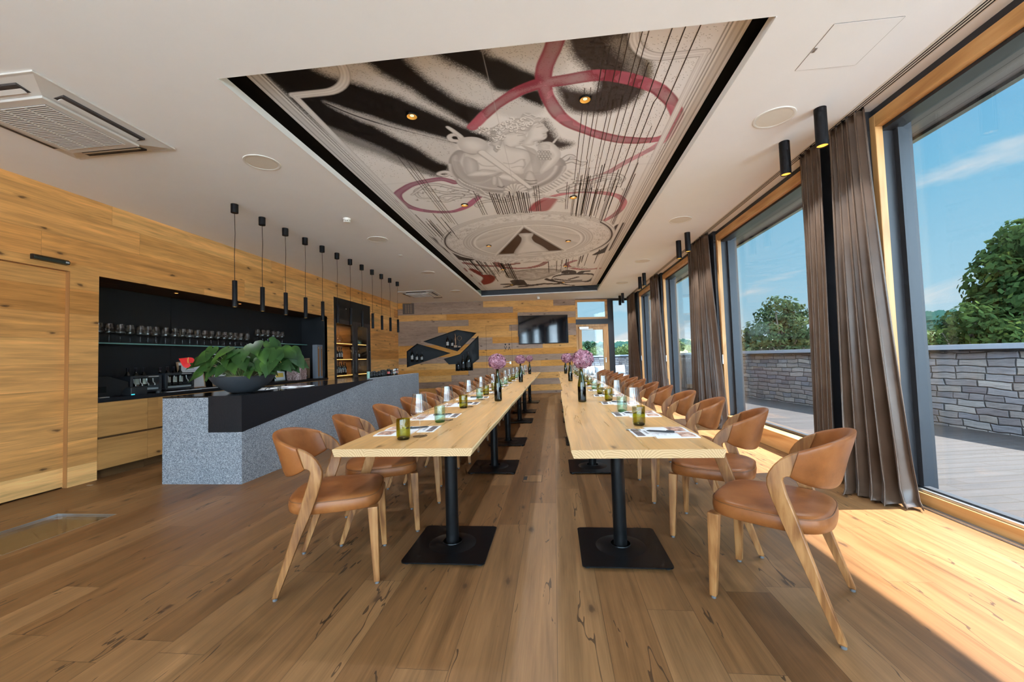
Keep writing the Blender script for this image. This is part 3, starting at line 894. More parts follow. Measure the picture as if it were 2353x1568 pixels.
# ------------------------------------------------------------------ dining tables
def endgrain():
    m_, nt, out = newmat('oak_end_grain')
    t = nd(nt, 'ShaderNodeTexCoord')
    s = nd(nt, 'ShaderNodeSeparateXYZ', {0: t.outputs['Object']})
    cell = mth(nt, 'FLOOR', mth(nt, 'DIVIDE', mth(nt, 'ADD', s.outputs[0], 0.02), 0.17))
    wn = nd(nt, 'ShaderNodeTexWhiteNoise', noise_dimensions='1D')
    nt.links.new(cell, wn.inputs['W'])
    cx = mth(nt, 'MULTIPLY', mth(nt, 'ADD', cell, wn.outputs[0]), 0.17)
    dx = mth(nt, 'SUBTRACT', s.outputs[0], cx)
    dz = mth(nt, 'ADD', s.outputs[2], mth(nt, 'MULTIPLY_ADD', wn.outputs[0], 0.16, 0.07))
    n = nd(nt, 'ShaderNodeTexNoise', {'Vector': t.outputs['Object'], 'Scale': 9.0, 'Detail': 2.0})
    r_ = mth(nt, 'SQRT', mth(nt, 'ADD', mth(nt, 'MULTIPLY', dx, dx), mth(nt, 'MULTIPLY', dz, dz)))
    ph = mth(nt, 'ADD', mth(nt, 'MULTIPLY', r_, 620.0), mth(nt, 'MULTIPLY', n.outputs[0], 30.0))
    w_ = mth(nt, 'SINE', ph)
    c = ramp(nt, mth(nt, 'MULTIPLY_ADD', w_, 0.5, 0.5), [(0.0, (0.34, 0.20, 0.085)), (0.3, (0.41, 0.25, 0.11)), (1.0, (0.48, 0.305, 0.145))])
    p = nd(nt, 'ShaderNodeBsdfPrincipled', {'Base Color': c, 'Roughness': 0.5})
    nt.links.new(p.outputs[0], out.inputs[0])
    return m_
M['endgrain'] = endgrain()
M['sapwood'] = woodmat('oak_sapwood_edge', 1, [(0.55, 0.36, 0.15), (0.70, 0.50, 0.25), (0.78, 0.60, 0.33)], 1.0, 0.4)
M['powder'] = pmat('black_powder_coat', (0.005, 0.005, 0.0055), 0.30, spec=0.22)
M['rubber'] = pmat('black_rubber', (0.01, 0.01, 0.01), 0.7)
TZ = 0.745
TT = 0.038
def live_edge(x, y0, y1, amp, seed, n=40):
    r_ = random.Random(seed)
    ph = [r_.uniform(0, 6.28) for _ in range(4)]
    return [(x + amp * (math.sin(y * 1.3 + ph[0]) + 0.5 * math.sin(y * 3.7 + ph[1]) + 0.3 * math.sin(y * 9 + ph[2])), y) for y in [y0 + (y1 - y0) * i / n for i in range(n + 1)]]
def table(label, xl, xr, y0, y1, peds, pedx, seed):
    t = thing('dining_table', label, 'table', ((xl + xr) / 2, y0, 0), 0, 'long oak dining tables')
    b = MB()
    ox, oy = (xl + xr) / 2, y0
    L_ = live_edge(xl - ox, 0, y1 - y0, 0.004, seed)
    R_ = live_edge(xr - ox, 0, y1 - y0, 0.004, seed + 1)
    n = len(L_)
    z0, z1 = -TT, 0.0
    ch = 0.012
    top = [(L_[i][0] + ch * 0.3, L_[i][1], z1) for i in range(n)] + [(R_[i][0] - ch * 0.3, R_[i][1], z1) for i in range(n)]
    bot = [(L_[i][0] + ch, L_[i][1], z0) for i in range(n)] + [(R_[i][0] - ch, R_[i][1], z0) for i in range(n)]
    mid = [(L_[i][0], L_[i][1], z1 - 0.006) for i in range(n)] + [(R_[i][0], R_[i][1], z1 - 0.006) for i in range(n)]
    b.add(top, [(i, n + i, n + i + 1, i + 1) for i in range(n - 1)], 0)
    b.add(bot, [(i, i + 1, n + i + 1, n + i) for i in range(n - 1)], 0)
    for P_, Q_ in ((top, mid), (mid, bot)):
        vs_ = P_ + Q_
        m2 = 2 * n
        fs = [(i, i + 1, m2 + i + 1, m2 + i) for i in range(n - 1)] + [(n + i, m2 + n + i, m2 + n + i + 1, n + i + 1) for i in range(n - 1)]
        b.add(vs_, fs, 2)
        b.add(vs_, [(0, m2, m2 + n, n), (n - 1, 2 * n - 1, m2 + 2 * n - 1, m2 + n - 1)], 1)
    tp = b.build('tabletop', [M['table'], M['endgrain'], M['sapwood']], t)
    tp.location = (0, 0, TZ)
    for y in peds:
        c = bpy.data.objects.new('table_base', None); COL.objects.link(c); c.parent = t; c.location = (pedx - ox, y - oy, 0)
        c.empty_display_size = 0.05
        b = MB()
        w_ = 0.245
        poly = []
        for sx_, sy_ in ((1, 1), (-1, 1), (-1, -1), (1, -1)):
            a0_ = math.atan2(sy_, sx_) - PI / 4
            for q in range(5):
                an = a0_ + q * PI / 8
                poly.append((sx_ * (w_ - 0.025) + 0.025 * math.cos(an), sy_ * (w_ + 0.01 - 0.025) + 0.025 * math.sin(an)))
        b.prism(poly, lambda a_, b_, d_: (a_, b_, d_), 0.013, 0.020)
        b.lathe([(0.150, 0.0195), (0.13, 0.024), (0.09, 0.029), (0.060, 0.031), (0.058, 0.036)], 36)
        b.build('base_plate', M['powder'], c, 35)
        b = MB(); b.cyl(0, 0, 0.03, TZ - TT - 0.006, 0.040, 28); b.build('pole', M['powder'], c, 40)
        b = MB(); b.box(-0.16, 0.16, -0.16, 0.16, TZ - TT - 0.006, TZ - TT); b.build('top_plate', M['powder'], c)
        for sx_, sy_ in ((1, 1), (-1, 1), (-1, -1), (1, -1)):
            b = MB(); b.cyl(sx_ * 0.215, sy_ * 0.22, 0, 0.013, 0.016, 14); b.build('foot', M['rubber'], c, 40)
    return t
JY = [1.92, 5.12, 8.32, 11.62]
PED = [(2.535, 4.335), (5.62, 7.47), (8.77, 10.6)]
where = ['nearest to the camera', 'in the middle of its row', 'farthest and by the back wall']
for k in range(3):
    table('long oak table of the left row beside the bar, ' + where[k], -1.115, -0.405, JY[k], JY[k + 1] - 0.004, PED[k], -0.678, 10 + k)
    sh = 0.022 * k
    table('long oak table of the right row along the windows, ' + where[k], 0.058 + sh, 0.728 + sh * 0.3, JY[k] - 0.06, JY[k + 1] - 0.064, PED[k], 0.356, 30 + k)

# ------------------------------------------------------------------ leather chairs
def leather():
    m_, nt, out = newmat('tan_leather')
    t = nd(nt, 'ShaderNodeTexCoord')
    oi = nd(nt, 'ShaderNodeObjectInfo')
    va = nd(nt, 'ShaderNodeVectorMath', {0: t.outputs['Object'], 1: nd(nt, 'ShaderNodeVectorMath', {0: oi.outputs['Random'], 'Scale': 9.0}, operation='SCALE').outputs[0]}, operation='ADD')
    n1 = nd(nt, 'ShaderNodeTexNoise', {'Vector': va.outputs[0], 'Scale': 5.0, 'Detail': 6.0, 'Roughness': 0.6})
    c = ramp(nt, n1.outputs[0], [(0.3, (0.15, 0.045, 0.011)), (0.52, (0.245, 0.080, 0.021)), (0.75, (0.32, 0.120, 0.036))])
    p = nd(nt, 'ShaderNodeBsdfPrincipled', {'Base Color': c, 'Roughness': 0.38, 'Specular IOR Level': 0.30})
    vo = nd(nt, 'ShaderNodeTexNoise', {'Vector': va.outputs[0], 'Scale': 120.0, 'Detail': 2.0})
    wv = nd(nt, 'ShaderNodeTexNoise', {'Vector': va.outputs[0], 'Scale': 7.0, 'Detail': 1.0})
    h = mth(nt, 'ADD', mth(nt, 'MULTIPLY', vo.outputs[0], 0.06), wv.outputs[0])
    b = nd(nt, 'ShaderNodeBump', {'Strength': 0.28, 'Distance': 0.012, 'Height': h})
    nt.links.new(b.outputs[0], p.inputs['Normal'])
    nt.links.new(p.outputs[0], out.inputs[0])
    return m_
M['leather'] = leather()
M['walnut'] = woodmat('chair_wood', 2, [(0.13, 0.046, 0.013), (0.26, 0.108, 0.033), (0.39, 0.19, 0.068)], 3.0, 0.35, fine=10, rings=30)
M['walnutX'] = woodmat('chair_arm_wood', 0, [(0.13, 0.046, 0.013), (0.26, 0.108, 0.033), (0.39, 0.19, 0.068)], 3.0, 0.35, fine=10, rings=30)
M['glide'] = pmat('grey_glide', (0.12, 0.12, 0.125), 0.4)
M['stitch'] = pmat('leather_piping', (0.17, 0.062, 0.020), 0.4)

def seat_outline(inset=0.0, n=72):
    pts = []
    for k in range(n):
        a = 2 * PI * k / n
        ca, sa = math.cos(a), math.sin(a)
        ex = 0.36 if ca > 0 else 0.62
        ey = 0.42 if ca > 0 else 0.66
        hx = 0.247 if ca > 0 else 0.226
        x = math.copysign(abs(ca) ** ex, ca) * (hx - inset)
        y = math.copysign(abs(sa) ** ey, sa) * (0.236 - inset)
        if ca > 0:
            y *= 1.0 - 0.10 * max(0, x / 0.247) ** 2
            x += 0.006 * (1 - (y / 0.236) ** 2)
        pts.append((x, y))
    return pts

def make_chair():
    t = thing('dining_chair', '', 'chair')
    # seat cushion
    b = MB()
    rows = []
    for z, ins in ((0.398, 0.014), (0.394, 0.006), (0.399, 0.0), (0.425, -0.003), (0.450, 0.0), (0.460, 0.006), (0.4665, 0.018), (0.4695, 0.04), (0.471, 0.09), (0.4715, 0.15), (0.472, 0.215)):
        rows.append([(x, y, z) for x, y in seat_outline(ins)])
    b.grid(rows, 0, True)
    n = 72
    b.f.append(tuple(range(n))[::-1]); b.m.append(0)
    b.f.append(tuple((len(rows) - 1) * n + k for k in range(n))); b.m.append(0)
    seat = b.build('seat', M['leather'], t, 60)
    b = MB()
    ol = [(x, y, 0.4545) for x, y in seat_outline(0.0015)]
    b.tube(ol + [ol[0]], 0.0028, 6, 0, False)
    b.build('piping', M['stitch'], seat, 60)
    # padded back, bent around the sitter
    b = MB()
    rows = []
    NT = 34
    TH = R(80)
    for i in range(NT + 1):
        th = -TH + 2 * TH * i / NT
        c, s = math.cos(th), math.sin(th)
        cc = (c - math.cos(TH)) / (1 - math.cos(TH))
        yb = 0.262 * math.copysign(abs(s) ** 0.92, s)
        xt = -0.137 - 0.165 * cc ** 0.85
        xb = -0.100 - 0.135 * cc ** 0.85
        zt = 0.745 + 0.062 * cc ** 0.8
        zb = 0.632 - 0.062 * cc ** 0.7
        top = Vector((xt, yb, zt)); bot = Vector((xb, yb * 0.97, zb))
        nrm = Vector((-c * 0.9 - 0.1, s, 0)).normalized()
        ring = []
        th_ = 0.0135 + 0.004 * cc
        K = 20
        for k in range(K):
            a = 2 * PI * k / K
            u_ = math.copysign(abs(math.cos(a)) ** 0.35, math.cos(a))
            w_ = math.copysign(abs(math.sin(a)) ** 0.6, math.sin(a))
            p = top.lerp(bot, 0.5 - 0.5 * u_) + nrm * (w_ * th_)
            bulge = 0.006 * (1 - u_ * u_) * cc
            p -= nrm * bulge
            ring.append(tuple(p))
        rows.append(ring)
    b.grid(rows, 0, True)
    b.f.append(tuple(range(20))); b.m.append(0)
    b.f.append(tuple(NT * 20 + k for k in range(20))[::-1]); b.m.append(0)
    back = b.build('backrest', M['leather'], t, 55)
    # front legs
    for sy in (1, -1):
        b = MB()
        def q(x, y, z, h):
            return [(x - h, y - h, z), (x + h, y - h, z), (x + h, y + h, z), (x - h, y + h, z)]
        vs_ = q(0.238, sy * 0.222, 0.012, 0.0155) + q(0.222, sy * 0.205, 0.400, 0.0255)
        b.add(vs_, [(3, 2, 1, 0), (4, 5, 6, 7), (0, 1, 5, 4), (1, 2, 6, 5), (2, 3, 7, 6), (3, 0, 4, 7)])
        lg = b.build('front_leg', M['walnut'], t, None, 0.004)
        b = MB(); b.cyl(0.238, sy * 0.222, 0, 0.013, 0.011, 12); b.build('glide', M['glide'], lg, 40)
    # bent side frames: rear leg, elbow and arm in one piece
    prof = [(-0.230, 0.012), (-0.122, 0.293), (-0.076, 0.402), (-0.043, 0.494), (-0.024, 0.554), (-0.016, 0.590), (-0.017, 0.620), (-0.027, 0.648), (-0.046, 0.678), (-0.070, 0.704), (-0.104, 0.727), (-0.142, 0.744),
            (-0.104, 0.634), (-0.090, 0.634), (-0.079, 0.628), (-0.075, 0.612), (-0.089, 0.555), (-0.120, 0.457), (-0.159, 0.328), (-0.205, 0.179), (-0.258, 0.012)]
    for sy in (1, -1):
        b = MB()
        def side(a_, z_, d_):
            off = 0.0
            if z_ > 0.5:
                off = 0.010 * math.sin(min(1, (z_ - 0.5) / 0.13) * PI / 2) - (0.016 * max(0, (-0.02 - a_) / 0.12) if z_ > 0.6 else 0)
            if z_ < 0.40:
                off += 0.004
            return (a_, sy * (0.2475 + off) + d_, z_)
        b.prism(prof, side, -0.0145, 0.0145)
        lg = b.build('side_frame', M['walnut'], t, 50, 0.005, 2)
        b = MB(); b.cyl(-0.244, sy * 0.2515, 0, 0.013, 0.011, 12); b.build('glide', M['glide'], lg, 40)
    return t
ch0 = make_chair()
first = [True]
def place_chair(x, y, rz, label, group):
    o = ch0 if first[0] else dup(ch0)
    first[0] = False
    o.location = (x, y, 0)
    o.rotation_euler = (0, 0, R(rz))
    o['label'] = label
    o['group'] = group
# apex of the backs as measured along the rows
LY = [2.148, 2.72, 3.37, 4.00, 4.61, 5.22, 5.87, 6.50, 7.14, 7.78, 8.42, 9.06, 9.70, 10.34, 10.98]
LA = [18.5, 25, 14, 10, 12, 8, 10, 6, 9, 5, 8, 4, 6, 3, 5]
for k, (y, a) in enumerate(zip(LY, LA)):
    ax = -1.545 if k else -1.545
    cx = ax + 0.285 * math.cos(R(a)); cyy = y + 0.285 * math.sin(R(a))
    place_chair(cx, cyy, a, 'tan leather chair, bar side of the left tables, %s from the near end' % ORD[k], 'leather chairs along the left tables')
RY = [1.917, 2.66, 3.36, 4.03, 4.76, 5.40, 6.12, 6.70, 7.42, 8.04, 8.70, 9.38, 10.05, 10.7]
RA = [142.7, 152.5, 163, 170, 165, 172, 168, 174, 170, 175, 172, 176, 173, 177]
for k, (y, a) in enumerate(zip(RY, RA)):
    ax = 1.264 if k == 0 else (1.275 if k == 1 else 1.30)
    cx = ax + 0.285 * math.cos(R(a)); cyy = y + 0.285 * math.sin(R(a))
    place_chair(cx, cyy, a, 'tan leather chair, window side of the right tables, %s from the near end' % ORD[k], 'leather chairs along the right tables')

# ------------------------------------------------------------------ place settings
M['crystal'] = glassmat('crystal_glass', (0.965, 0.972, 0.972), 1.52, 0.03, 1.6)
M['olive'] = glassmat('olive_bottle_glass', (0.72, 0.70, 0.20), 1.5, 0.02, 1.4)
M['oliverim'] = glassmat('olive_glass_base', (0.22, 0.20, 0.05), 1.5, 0.02, 1.2)
M['aqua'] = glassmat('clear_aqua_glass', (0.84, 0.93, 0.88), 1.5, 0.02, 1.3)
M['aquabase'] = glassmat('green_glass_base', (0.35, 0.62, 0.38), 1.5, 0.02, 1.2)
M['water'] = glassmat('water_surface', (0.93, 0.97, 0.96), 1.33, 0.0, 1.0)
M['bottle'] = glassmat('dark_green_bottle_glass', (0.34, 0.36, 0.09), 1.5, 0.02, 1.5)
M['bottlew'] = glassmat('dark_water_in_bottle', (0.10, 0.11, 0.10), 1.33, 0.02, 1.0)
def make_wineglass():
    t = thing('wine_glass', '', 'wine glass')
    b = MB(); b.lathe([(0.0005, 0.0), (0.040, 0.0), (0.041, 0.002), (0.030, 0.004), (0.010, 0.007), (0.0045, 0.014)], 28); b.build('foot', M['crystal'], t, 50)
    b = MB(); b.lathe([(0.0045, 0.013), (0.0034, 0.03), (0.0030, 0.06), (0.0034, 0.088), (0.006, 0.097)], 12); b.build('stem', M['crystal'], t, 60)
    b = MB(); b.lathe([(0.0005, 0.0965), (0.010, 0.0975), (0.028, 0.106), (0.043, 0.117), (0.0505, 0.128), (0.0515, 0.137), (0.0485, 0.158), (0.0435, 0.190), (0.039, 0.220), (0.0365, 0.240), (0.0358, 0.2402), (0.038, 0.220), (0.0425, 0.190)], 32); b.build('bowl', M['crystal'], t, 60)
    return t
def make_tumbler(kind):
    g_, bs_ = (M['olive'], M['oliverim']) if kind == 'olive' else (M['aqua'], M['aquabase'])
    t = thing('tumbler', '', 'glass')
    b = MB(); b.lathe([(0.0345, 0.006), (0.0375, 0.02), (0.0375, 0.108), (0.0365, 0.112), (0.0345, 0.111), (0.0342, 0.02), (0.030, 0.012)], 28); b.build('glass_wall', g_, t, 50)
    b = MB(); b.lathe([(0.0005, 0.001), (0.030, 0.0), (0.0345, 0.006), (0.030, 0.0125), (0.012, 0.016), (0.0005, 0.018)], 28); b.build('glass_base', bs_, t, 50)
    if kind != 'olive':
        b = MB(); b.lathe([(0.034, 0.014), (0.034, 0.055), (0.0005, 0.055)], 24); b.build('water', M['water'], t, 50)
    return t
def papermat(name, base, spots, sc_=14.0, bias=0.5):
    m_, nt, out = newmat(name)
    t = nd(nt, 'ShaderNodeTexCoord')
    n = nd(nt, 'ShaderNodeTexNoise', {'Vector': t.outputs['Object'], 'Scale': sc_, 'Detail': 6.0, 'Roughness': 0.7})
    c = ramp(nt, n.outputs[0], spots)
    p = nd(nt, 'ShaderNodeBsdfPrincipled', {'Base Color': c, 'Roughness': 0.45, 'Specular IOR Level': 0.4})
    nt.links.new(p.outputs[0], out.inputs[0])
    return m_
M['paper'] = pmat('white_paper', (0.74, 0.76, 0.80), 0.5)
M['photo'] = papermat('food_photo_print', None, [(0.36, (0.10, 0.05, 0.05)), (0.47, (0.50, 0.28, 0.20)), (0.58, (0.72, 0.52, 0.42)), (0.7, (0.75, 0.72, 0.75))], 22)
M['print2'] = papermat('landscape_print', None, [(0.4, (0.06, 0.05, 0.06)), (0.55, (0.16, 0.12, 0.12)), (0.7, (0.40, 0.36, 0.36))], 12)
M['ink'] = pmat('grey_print_ink', (0.35, 0.35, 0.38), 0.6)
M['pen'] = pmat('black_pen', (0.012, 0.012, 0.014), 0.3)
def make_brochure():
    # diner looks along local +x; page width along y
    t = thing('wine_brochure', '', 'brochure')
    b = MB()
    rows = []
    for z0_, z1_ in ((0.0, 0.0),):
        for i in range(13):
            y = -0.155 + 0.31 * i / 12
            h = 0.0016 + 0.0045 * math.sin(PI * min(1, abs(i - 6) / 6)) * 1.0
            rows.append([(-0.105, y, h), (0.105, y, h)])
    b.grid(rows)
    r2 = [[(p[0], p[1], 0.0) for p in r_] for r_ in rows]
    b.grid([r_[::-1] for r_ in r2])
    for e in (0, 1):
        b.grid([[rows[i][e], r2[i][e]] if e == 0 else [r2[i][e], rows[i][e]] for i in range(13)])
    b.add([rows[0][0], rows[0][1], r2[0][1], r2[0][0]], [(0, 3, 2, 1)])
    b.add([rows[12][0], rows[12][1], r2[12][1], r2[12][0]], [(0, 1, 2, 3)])
    b.build('pages', M['paper'], t, 40)
    def patch(x0, x1, y0, y1, m_, nm):
        b = MB()
        rr_ = []
        for i in range(9):
            y = y0 + (y1 - y0) * i / 8
            k_ = (y + 0.155) / 0.31 * 12
            h = 0.0016 + 0.0045 * math.sin(PI * min(1, abs(k_ - 6) / 6)) + 0.0006
            rr_.append([(x0, y, h), (x1, y, h)])
        b.grid(rr_)
        b.build(nm, m_, t)
    patch(-0.092, -0.005, -0.14, -0.012, M['photo'], 'printed_photo')
    patch(-0.092, -0.018, 0.014, 0.14, M['photo'], 'printed_photo')
    b = MB()
    for q in range(9):
        y_ = 0.016 if q % 2 else -0.14
        h = 0.0068
        b.box(0.02 + q * 0.008, 0.0225 + q * 0.008, 0.03, 0.03 + 0.085 * (0.7 + 0.3 * math.sin(q * 5)), 0.0062, 0.0066)
    b.build('printed_lines', M['ink'], t)
    return t
def make_card():
    t = thing('picture_card', '', 'card')
    b = MB(); b.box(-0.052, 0.052, -0.105, 0.105, 0, 0.0018); b.build('card', M['paper'], t)
    b = MB(); b.box(0.0, 0.040, -0.095, 0.095, 0.0018, 0.0022); b.build('printed_photo', M['print2'], t)
    b = MB(); b.box(-0.03, -0.018, -0.05, 0.05, 0.0018, 0.0022); b.build('printed_lines', M['ink'], t)
    return t
def make_pen():
    t = thing('ballpoint_pen', '', 'pen')
    b = MB(); b.tube([(-0.07, 0, 0.005), (-0.06, 0, 0.005), (0.055, 0, 0.005), (0.066, 0, 0.005), (0.072, 0, 0.005)], [0.0045, 0.005, 0.005, 0.003, 0.001], 10); b.build('barrel', M['pen'], t, 40)
    b = MB(); b.box(-0.066, -0.03, -0.0015, 0.0015, 0.010, 0.0125); b.build('clip', M['pen'], t)
    return t
protos = {}
def put(kind, mk, x, y, rz, label, group, z=TZ):
    if kind not in protos:
        protos[kind] = o = mk()
    else:
        o = dup(protos[kind])
    o.location = (x, y, z)
    o.rotation_euler = (0, 0, R(rz))
    o['label'] = label
    o['group'] = group
    return o
LW = [2.232, 2.811, 3.585, 4.174] + [4.82 + 0.64 * i for i in range(10)]
for k, y in enumerate(LW):
    pl = '%s place from near end, left tables' % ORD[k]
    put('wine', make_wineglass, -0.770 + rnd.uniform(-0.01, 0.02), y, rnd.uniform(0, 90), 'empty stemmed wine glass at ' + pl, 'wine glasses on the left tables')
    kd = 'olive' if k in (0, 2, 4, 5, 8, 9, 12) else 'clear'
    ty = y - 0.08 if k != 3 else 4.347
    tx = (-0.837, -0.799, -0.811, -0.825)[k] if k < 4 else -0.82
    put('tum' + kd, (lambda kd=kd: make_tumbler(kd)), tx, ty, 0, ('olive green bottle-glass tumbler at ' if kd == 'olive' else 'clear tumbler with green base at ') + pl, 'tumblers on the left tables')
    by = y + 0.175
    a = rnd.uniform(-4, 4)
    put('bro', make_brochure, -0.955, by, a, 'open white wine brochure with photos at ' + pl, 'brochures on the left tables')
    put('card', make_card, -0.79, by + 0.07 + rnd.uniform(-0.02, 0.02), a + 2, 'white card with dark picture at ' + pl, 'picture cards on the left tables')
    put('pen', make_pen, -0.865, by + 0.05, 20 + rnd.uniform(-8, 8), 'black ballpoint pen on the brochure at ' + pl, 'pens on the left tables', TZ + 0.007)
RW = [2.334, 3.039, 3.739] + [4.43 + 0.69 * i for i in range(9)]
for k, y in enumerate(RW):
    pl = '%s place from near end, right tables' % ORD[k]
    put('wine', make_wineglass, 0.433 + rnd.uniform(-0.01, 0.01), y, rnd.uniform(0, 90), 'empty stemmed wine glass at ' + pl, 'wine glasses on the right tables')
    kd = 'olive' if k in (0, 2, 3, 5, 6, 9, 10) else 'clear'
    ty = (2.503, 3.104, 3.856)[k] if k < 3 else y + 0.11
    put('tum' + kd, (lambda kd=kd: make_tumbler(kd)), 0.49, ty, 0, ('olive green bottle-glass tumbler at ' if kd == 'olive' else 'clear tumbler with green base at ') + pl, 'tumblers on the right tables')
    by = y - 0.075
    a = 180 + rnd.uniform(-4, 4)
    put('bro', make_brochure, 0.60, by, a, 'open white wine brochure with photos at ' + pl, 'brochures on the right tables')
    put('card', make_card, 0.452, by - 0.005, a + 1, 'white card with dark picture at ' + pl, 'picture cards on the right tables')
    put('pen', make_pen, 0.545, by - 0.03, 152 + rnd.uniform(-8, 8), 'black ballpoint pen on the brochure at ' + pl, 'pens on the right tables', TZ + 0.007)

# bottle vases with dried hydrangeas
M['petal'] = papermat('hydrangea_petals', None, [(0.34, (0.10, 0.022, 0.040)), (0.47, (0.27, 0.10, 0.145)), (0.58, (0.42, 0.215, 0.27)), (0.72, (0.58, 0.42, 0.43))], 30)
M['stem'] = pmat('green_stem', (0.10, 0.13, 0.04), 0.6)
def make_vase():
    t = thing('bottle_vase', '', 'vase')
    b = MB(); b.lathe([(0.0005, 0.004), (0.030, 0.0), (0.0375, 0.006), (0.038, 0.02), (0.038, 0.135), (0.036, 0.165), (0.028, 0.205), (0.0185, 0.245), (0.0145, 0.27), (0.0142, 0.318), (0.0165, 0.320), (0.0165, 0.332), (0.012, 0.333), (0.011, 0.30)], 28); b.build('bottle_glass', M['bottle'], t, 50)
    b = MB(); b.lathe([(0.034, 0.008), (0.0355, 0.02), (0.0355, 0.14), (0.0005, 0.141)], 24); b.build('water', M['bottlew'], t, 50)
    return t
def make_flower(r0, seed, lean=(0, 0)):
    r_ = random.Random(seed)
    t = thing('hydrangea', '', 'flower')
    b = MB(); b.tube([(0, 0, 0.16), (0, 0, 0.31), (lean[0] * 0.4, lean[1] * 0.4, 0.36), (lean[0], lean[1], 0.40)], 0.004, 7); b.build('flower_stem', M['stem'], t, 60)
    b = MB()
    N = 210
    for i in range(N):
        zz = 1 - 2 * (i + 0.5) / N
        ph = i * 2.39996
        dr = Vector((math.sqrt(1 - zz * zz) * math.cos(ph), math.sqrt(1 - zz * zz) * math.sin(ph), zz))
        rr_ = r0 * r_.uniform(0.86, 1.04)
        c = Vector((lean[0], lean[1], 0.395)) + Vector((dr.x, dr.y, dr.z * 0.86)) * rr_
        nn = (dr + Vector((r_.uniform(-.4, .4), r_.uniform(-.4, .4), r_.uniform(-.4, .4)))).normalized()
        t1 = nn.orthogonal().normalized()
        t2 = nn.cross(t1)
        a0_ = r_.uniform(0, PI)
        s_ = r0 * r_.uniform(0.17, 0.24)
        for q_ in range(4):
            an = a0_ + q_ * PI / 2
            d1 = t1 * math.cos(an) + t2 * math.sin(an)
            d2 = nn.cross(d1)
            vs_ = [c, c + d1 * s_ * 0.55 - d2 * s_ * 0.42 + nn * s_ * 0.22, c + d1 * s_ * 1.05 + nn * s_ * 0.08, c + d1 * s_ * 0.55 + d2 * s_ * 0.42 + nn * s_ * 0.22]
            b.add(vs_, [(0, 1, 2, 3)])
    b.build('flower_head', M['petal'], t)
    return t
VS = [(-0.574, 4.018, 0.086, (0, 0), 'on the left tables, nearest of its row'), (-0.598, 7.05, 0.088, (0, 0), 'on the left tables, middle of its row'), (-0.645, 10.4, 0.090, (0, 0), 'on the left tables, farthest of its row'),
      (0.241, 3.79, 0.096, (0.018, -0.005), 'on the right tables, nearest and largest'), (0.257, 6.94, 0.092, (-0.05, 0), 'on the right tables, middle of its row'), (0.262, 10.0, 0.09, (0, 0), 'on the right tables, farthest of its row')]
for k, (x, y, r0, ln, lab) in enumerate(VS):
    put('vase', make_vase, x, y, 0, 'dark green wine bottle used as vase ' + lab, 'bottle vases on the tables')
    f_ = make_flower(r0, 50 + k, ln)
    f_.location = (x, y, TZ)
    f_['label'] = 'dusky pink hydrangea head in the bottle ' + lab
    f_['group'] = 'hydrangeas on the tables'

# ------------------------------------------------------------------ bar counter
def granite():
    m_, nt, out = newmat('grey_granite')
    t = nd(nt, 'ShaderNodeTexCoord')
    v = nd(nt, 'ShaderNodeTexVoronoi', {'Vector': t.outputs['Object'], 'Scale': 170.0})
    n = nd(nt, 'ShaderNodeTexNoise', {'Vector': t.outputs['Object'], 'Scale': 110.0, 'Detail': 4.0, 'Roughness': 0.7})
    s = nd(nt, 'ShaderNodeSeparateColor', {0: v.outputs['Color']})
    f = mth(nt, 'ADD', mth(nt, 'MULTIPLY', s.outputs[0], 0.45), mth(nt, 'MULTIPLY', n.outputs[0], 0.6))
    c = ramp(nt, f, [(0.22, (0.03, 0.035, 0.045)), (0.42, (0.16, 0.180, 0.208)), (0.6, (0.25, 0.275, 0.31)), (0.82, (0.48, 0.51, 0.55))])
    p = nd(nt, 'ShaderNodeBsdfPrincipled', {'Base Color': c, 'Roughness': 0.55, 'Specular IOR Level': 0.4})
    nt.links.new(p.outputs[0], out.inputs[0])
    return m_
M['granite'] = granite()
M['blackstone'] = pmat('black_stone_slab', (0.012, 0.012, 0.015), 0.45, noise=0.35, nscale=120, spec=0.25)
M['blacktop'] = pmat('polished_black_stone', (0.010, 0.009, 0.010), 0.14, noise=0.3, nscale=120, spec=0.45)
ct = thing('bar_counter', 'long grey granite bar counter with black stone top and black wedge inlay', 'counter', (-3.138, 3.765, 0))
b = MB()
def xy(a_, b_, d_):
    return (a_, b_, d_)
b.prism([(-0.877, 0), (0, 0), (0.038, 5.21), (-0.10, 5.21), (-0.135, 2.86), (-0.70, 2.3), (-0.877, 2.3)], xy, 0, 0.868)
b.prism([(0.0215, 2.90), (0.038, 5.21), (-0.07, 5.21), (-0.08, 2.90)], xy, 0.868, 0.897)
b.build('granite_body', M['granite'], ct)
b = MB()
b.prism([(-0.36, 0), (-0.877, 0), (-0.877, 5.21), (-0.07, 5.21), (-0.08, 2.90), (0.0215, 2.90), (0, 0)], xy, 0.868, 0.882)
b.build('worktop', M['blacktop'], ct)
b = MB()
b.prism([(-0.363, 0.516), (0.0035, 0.516), (0.0035, 0.8805), (-0.363, 0.8805)], lambda a_, z_, d_: (a_, d_, z_), -0.0035, 0.001)
b.prism([(0.0, 0.516), (2.88, 0.8805), (0.0, 0.8805)], lambda a_, z_, d_: (d_ + 0.0073 * a_, a_, z_), -0.001, 0.0035)
b.build('wedge_inlay', M['blackstone'], ct)

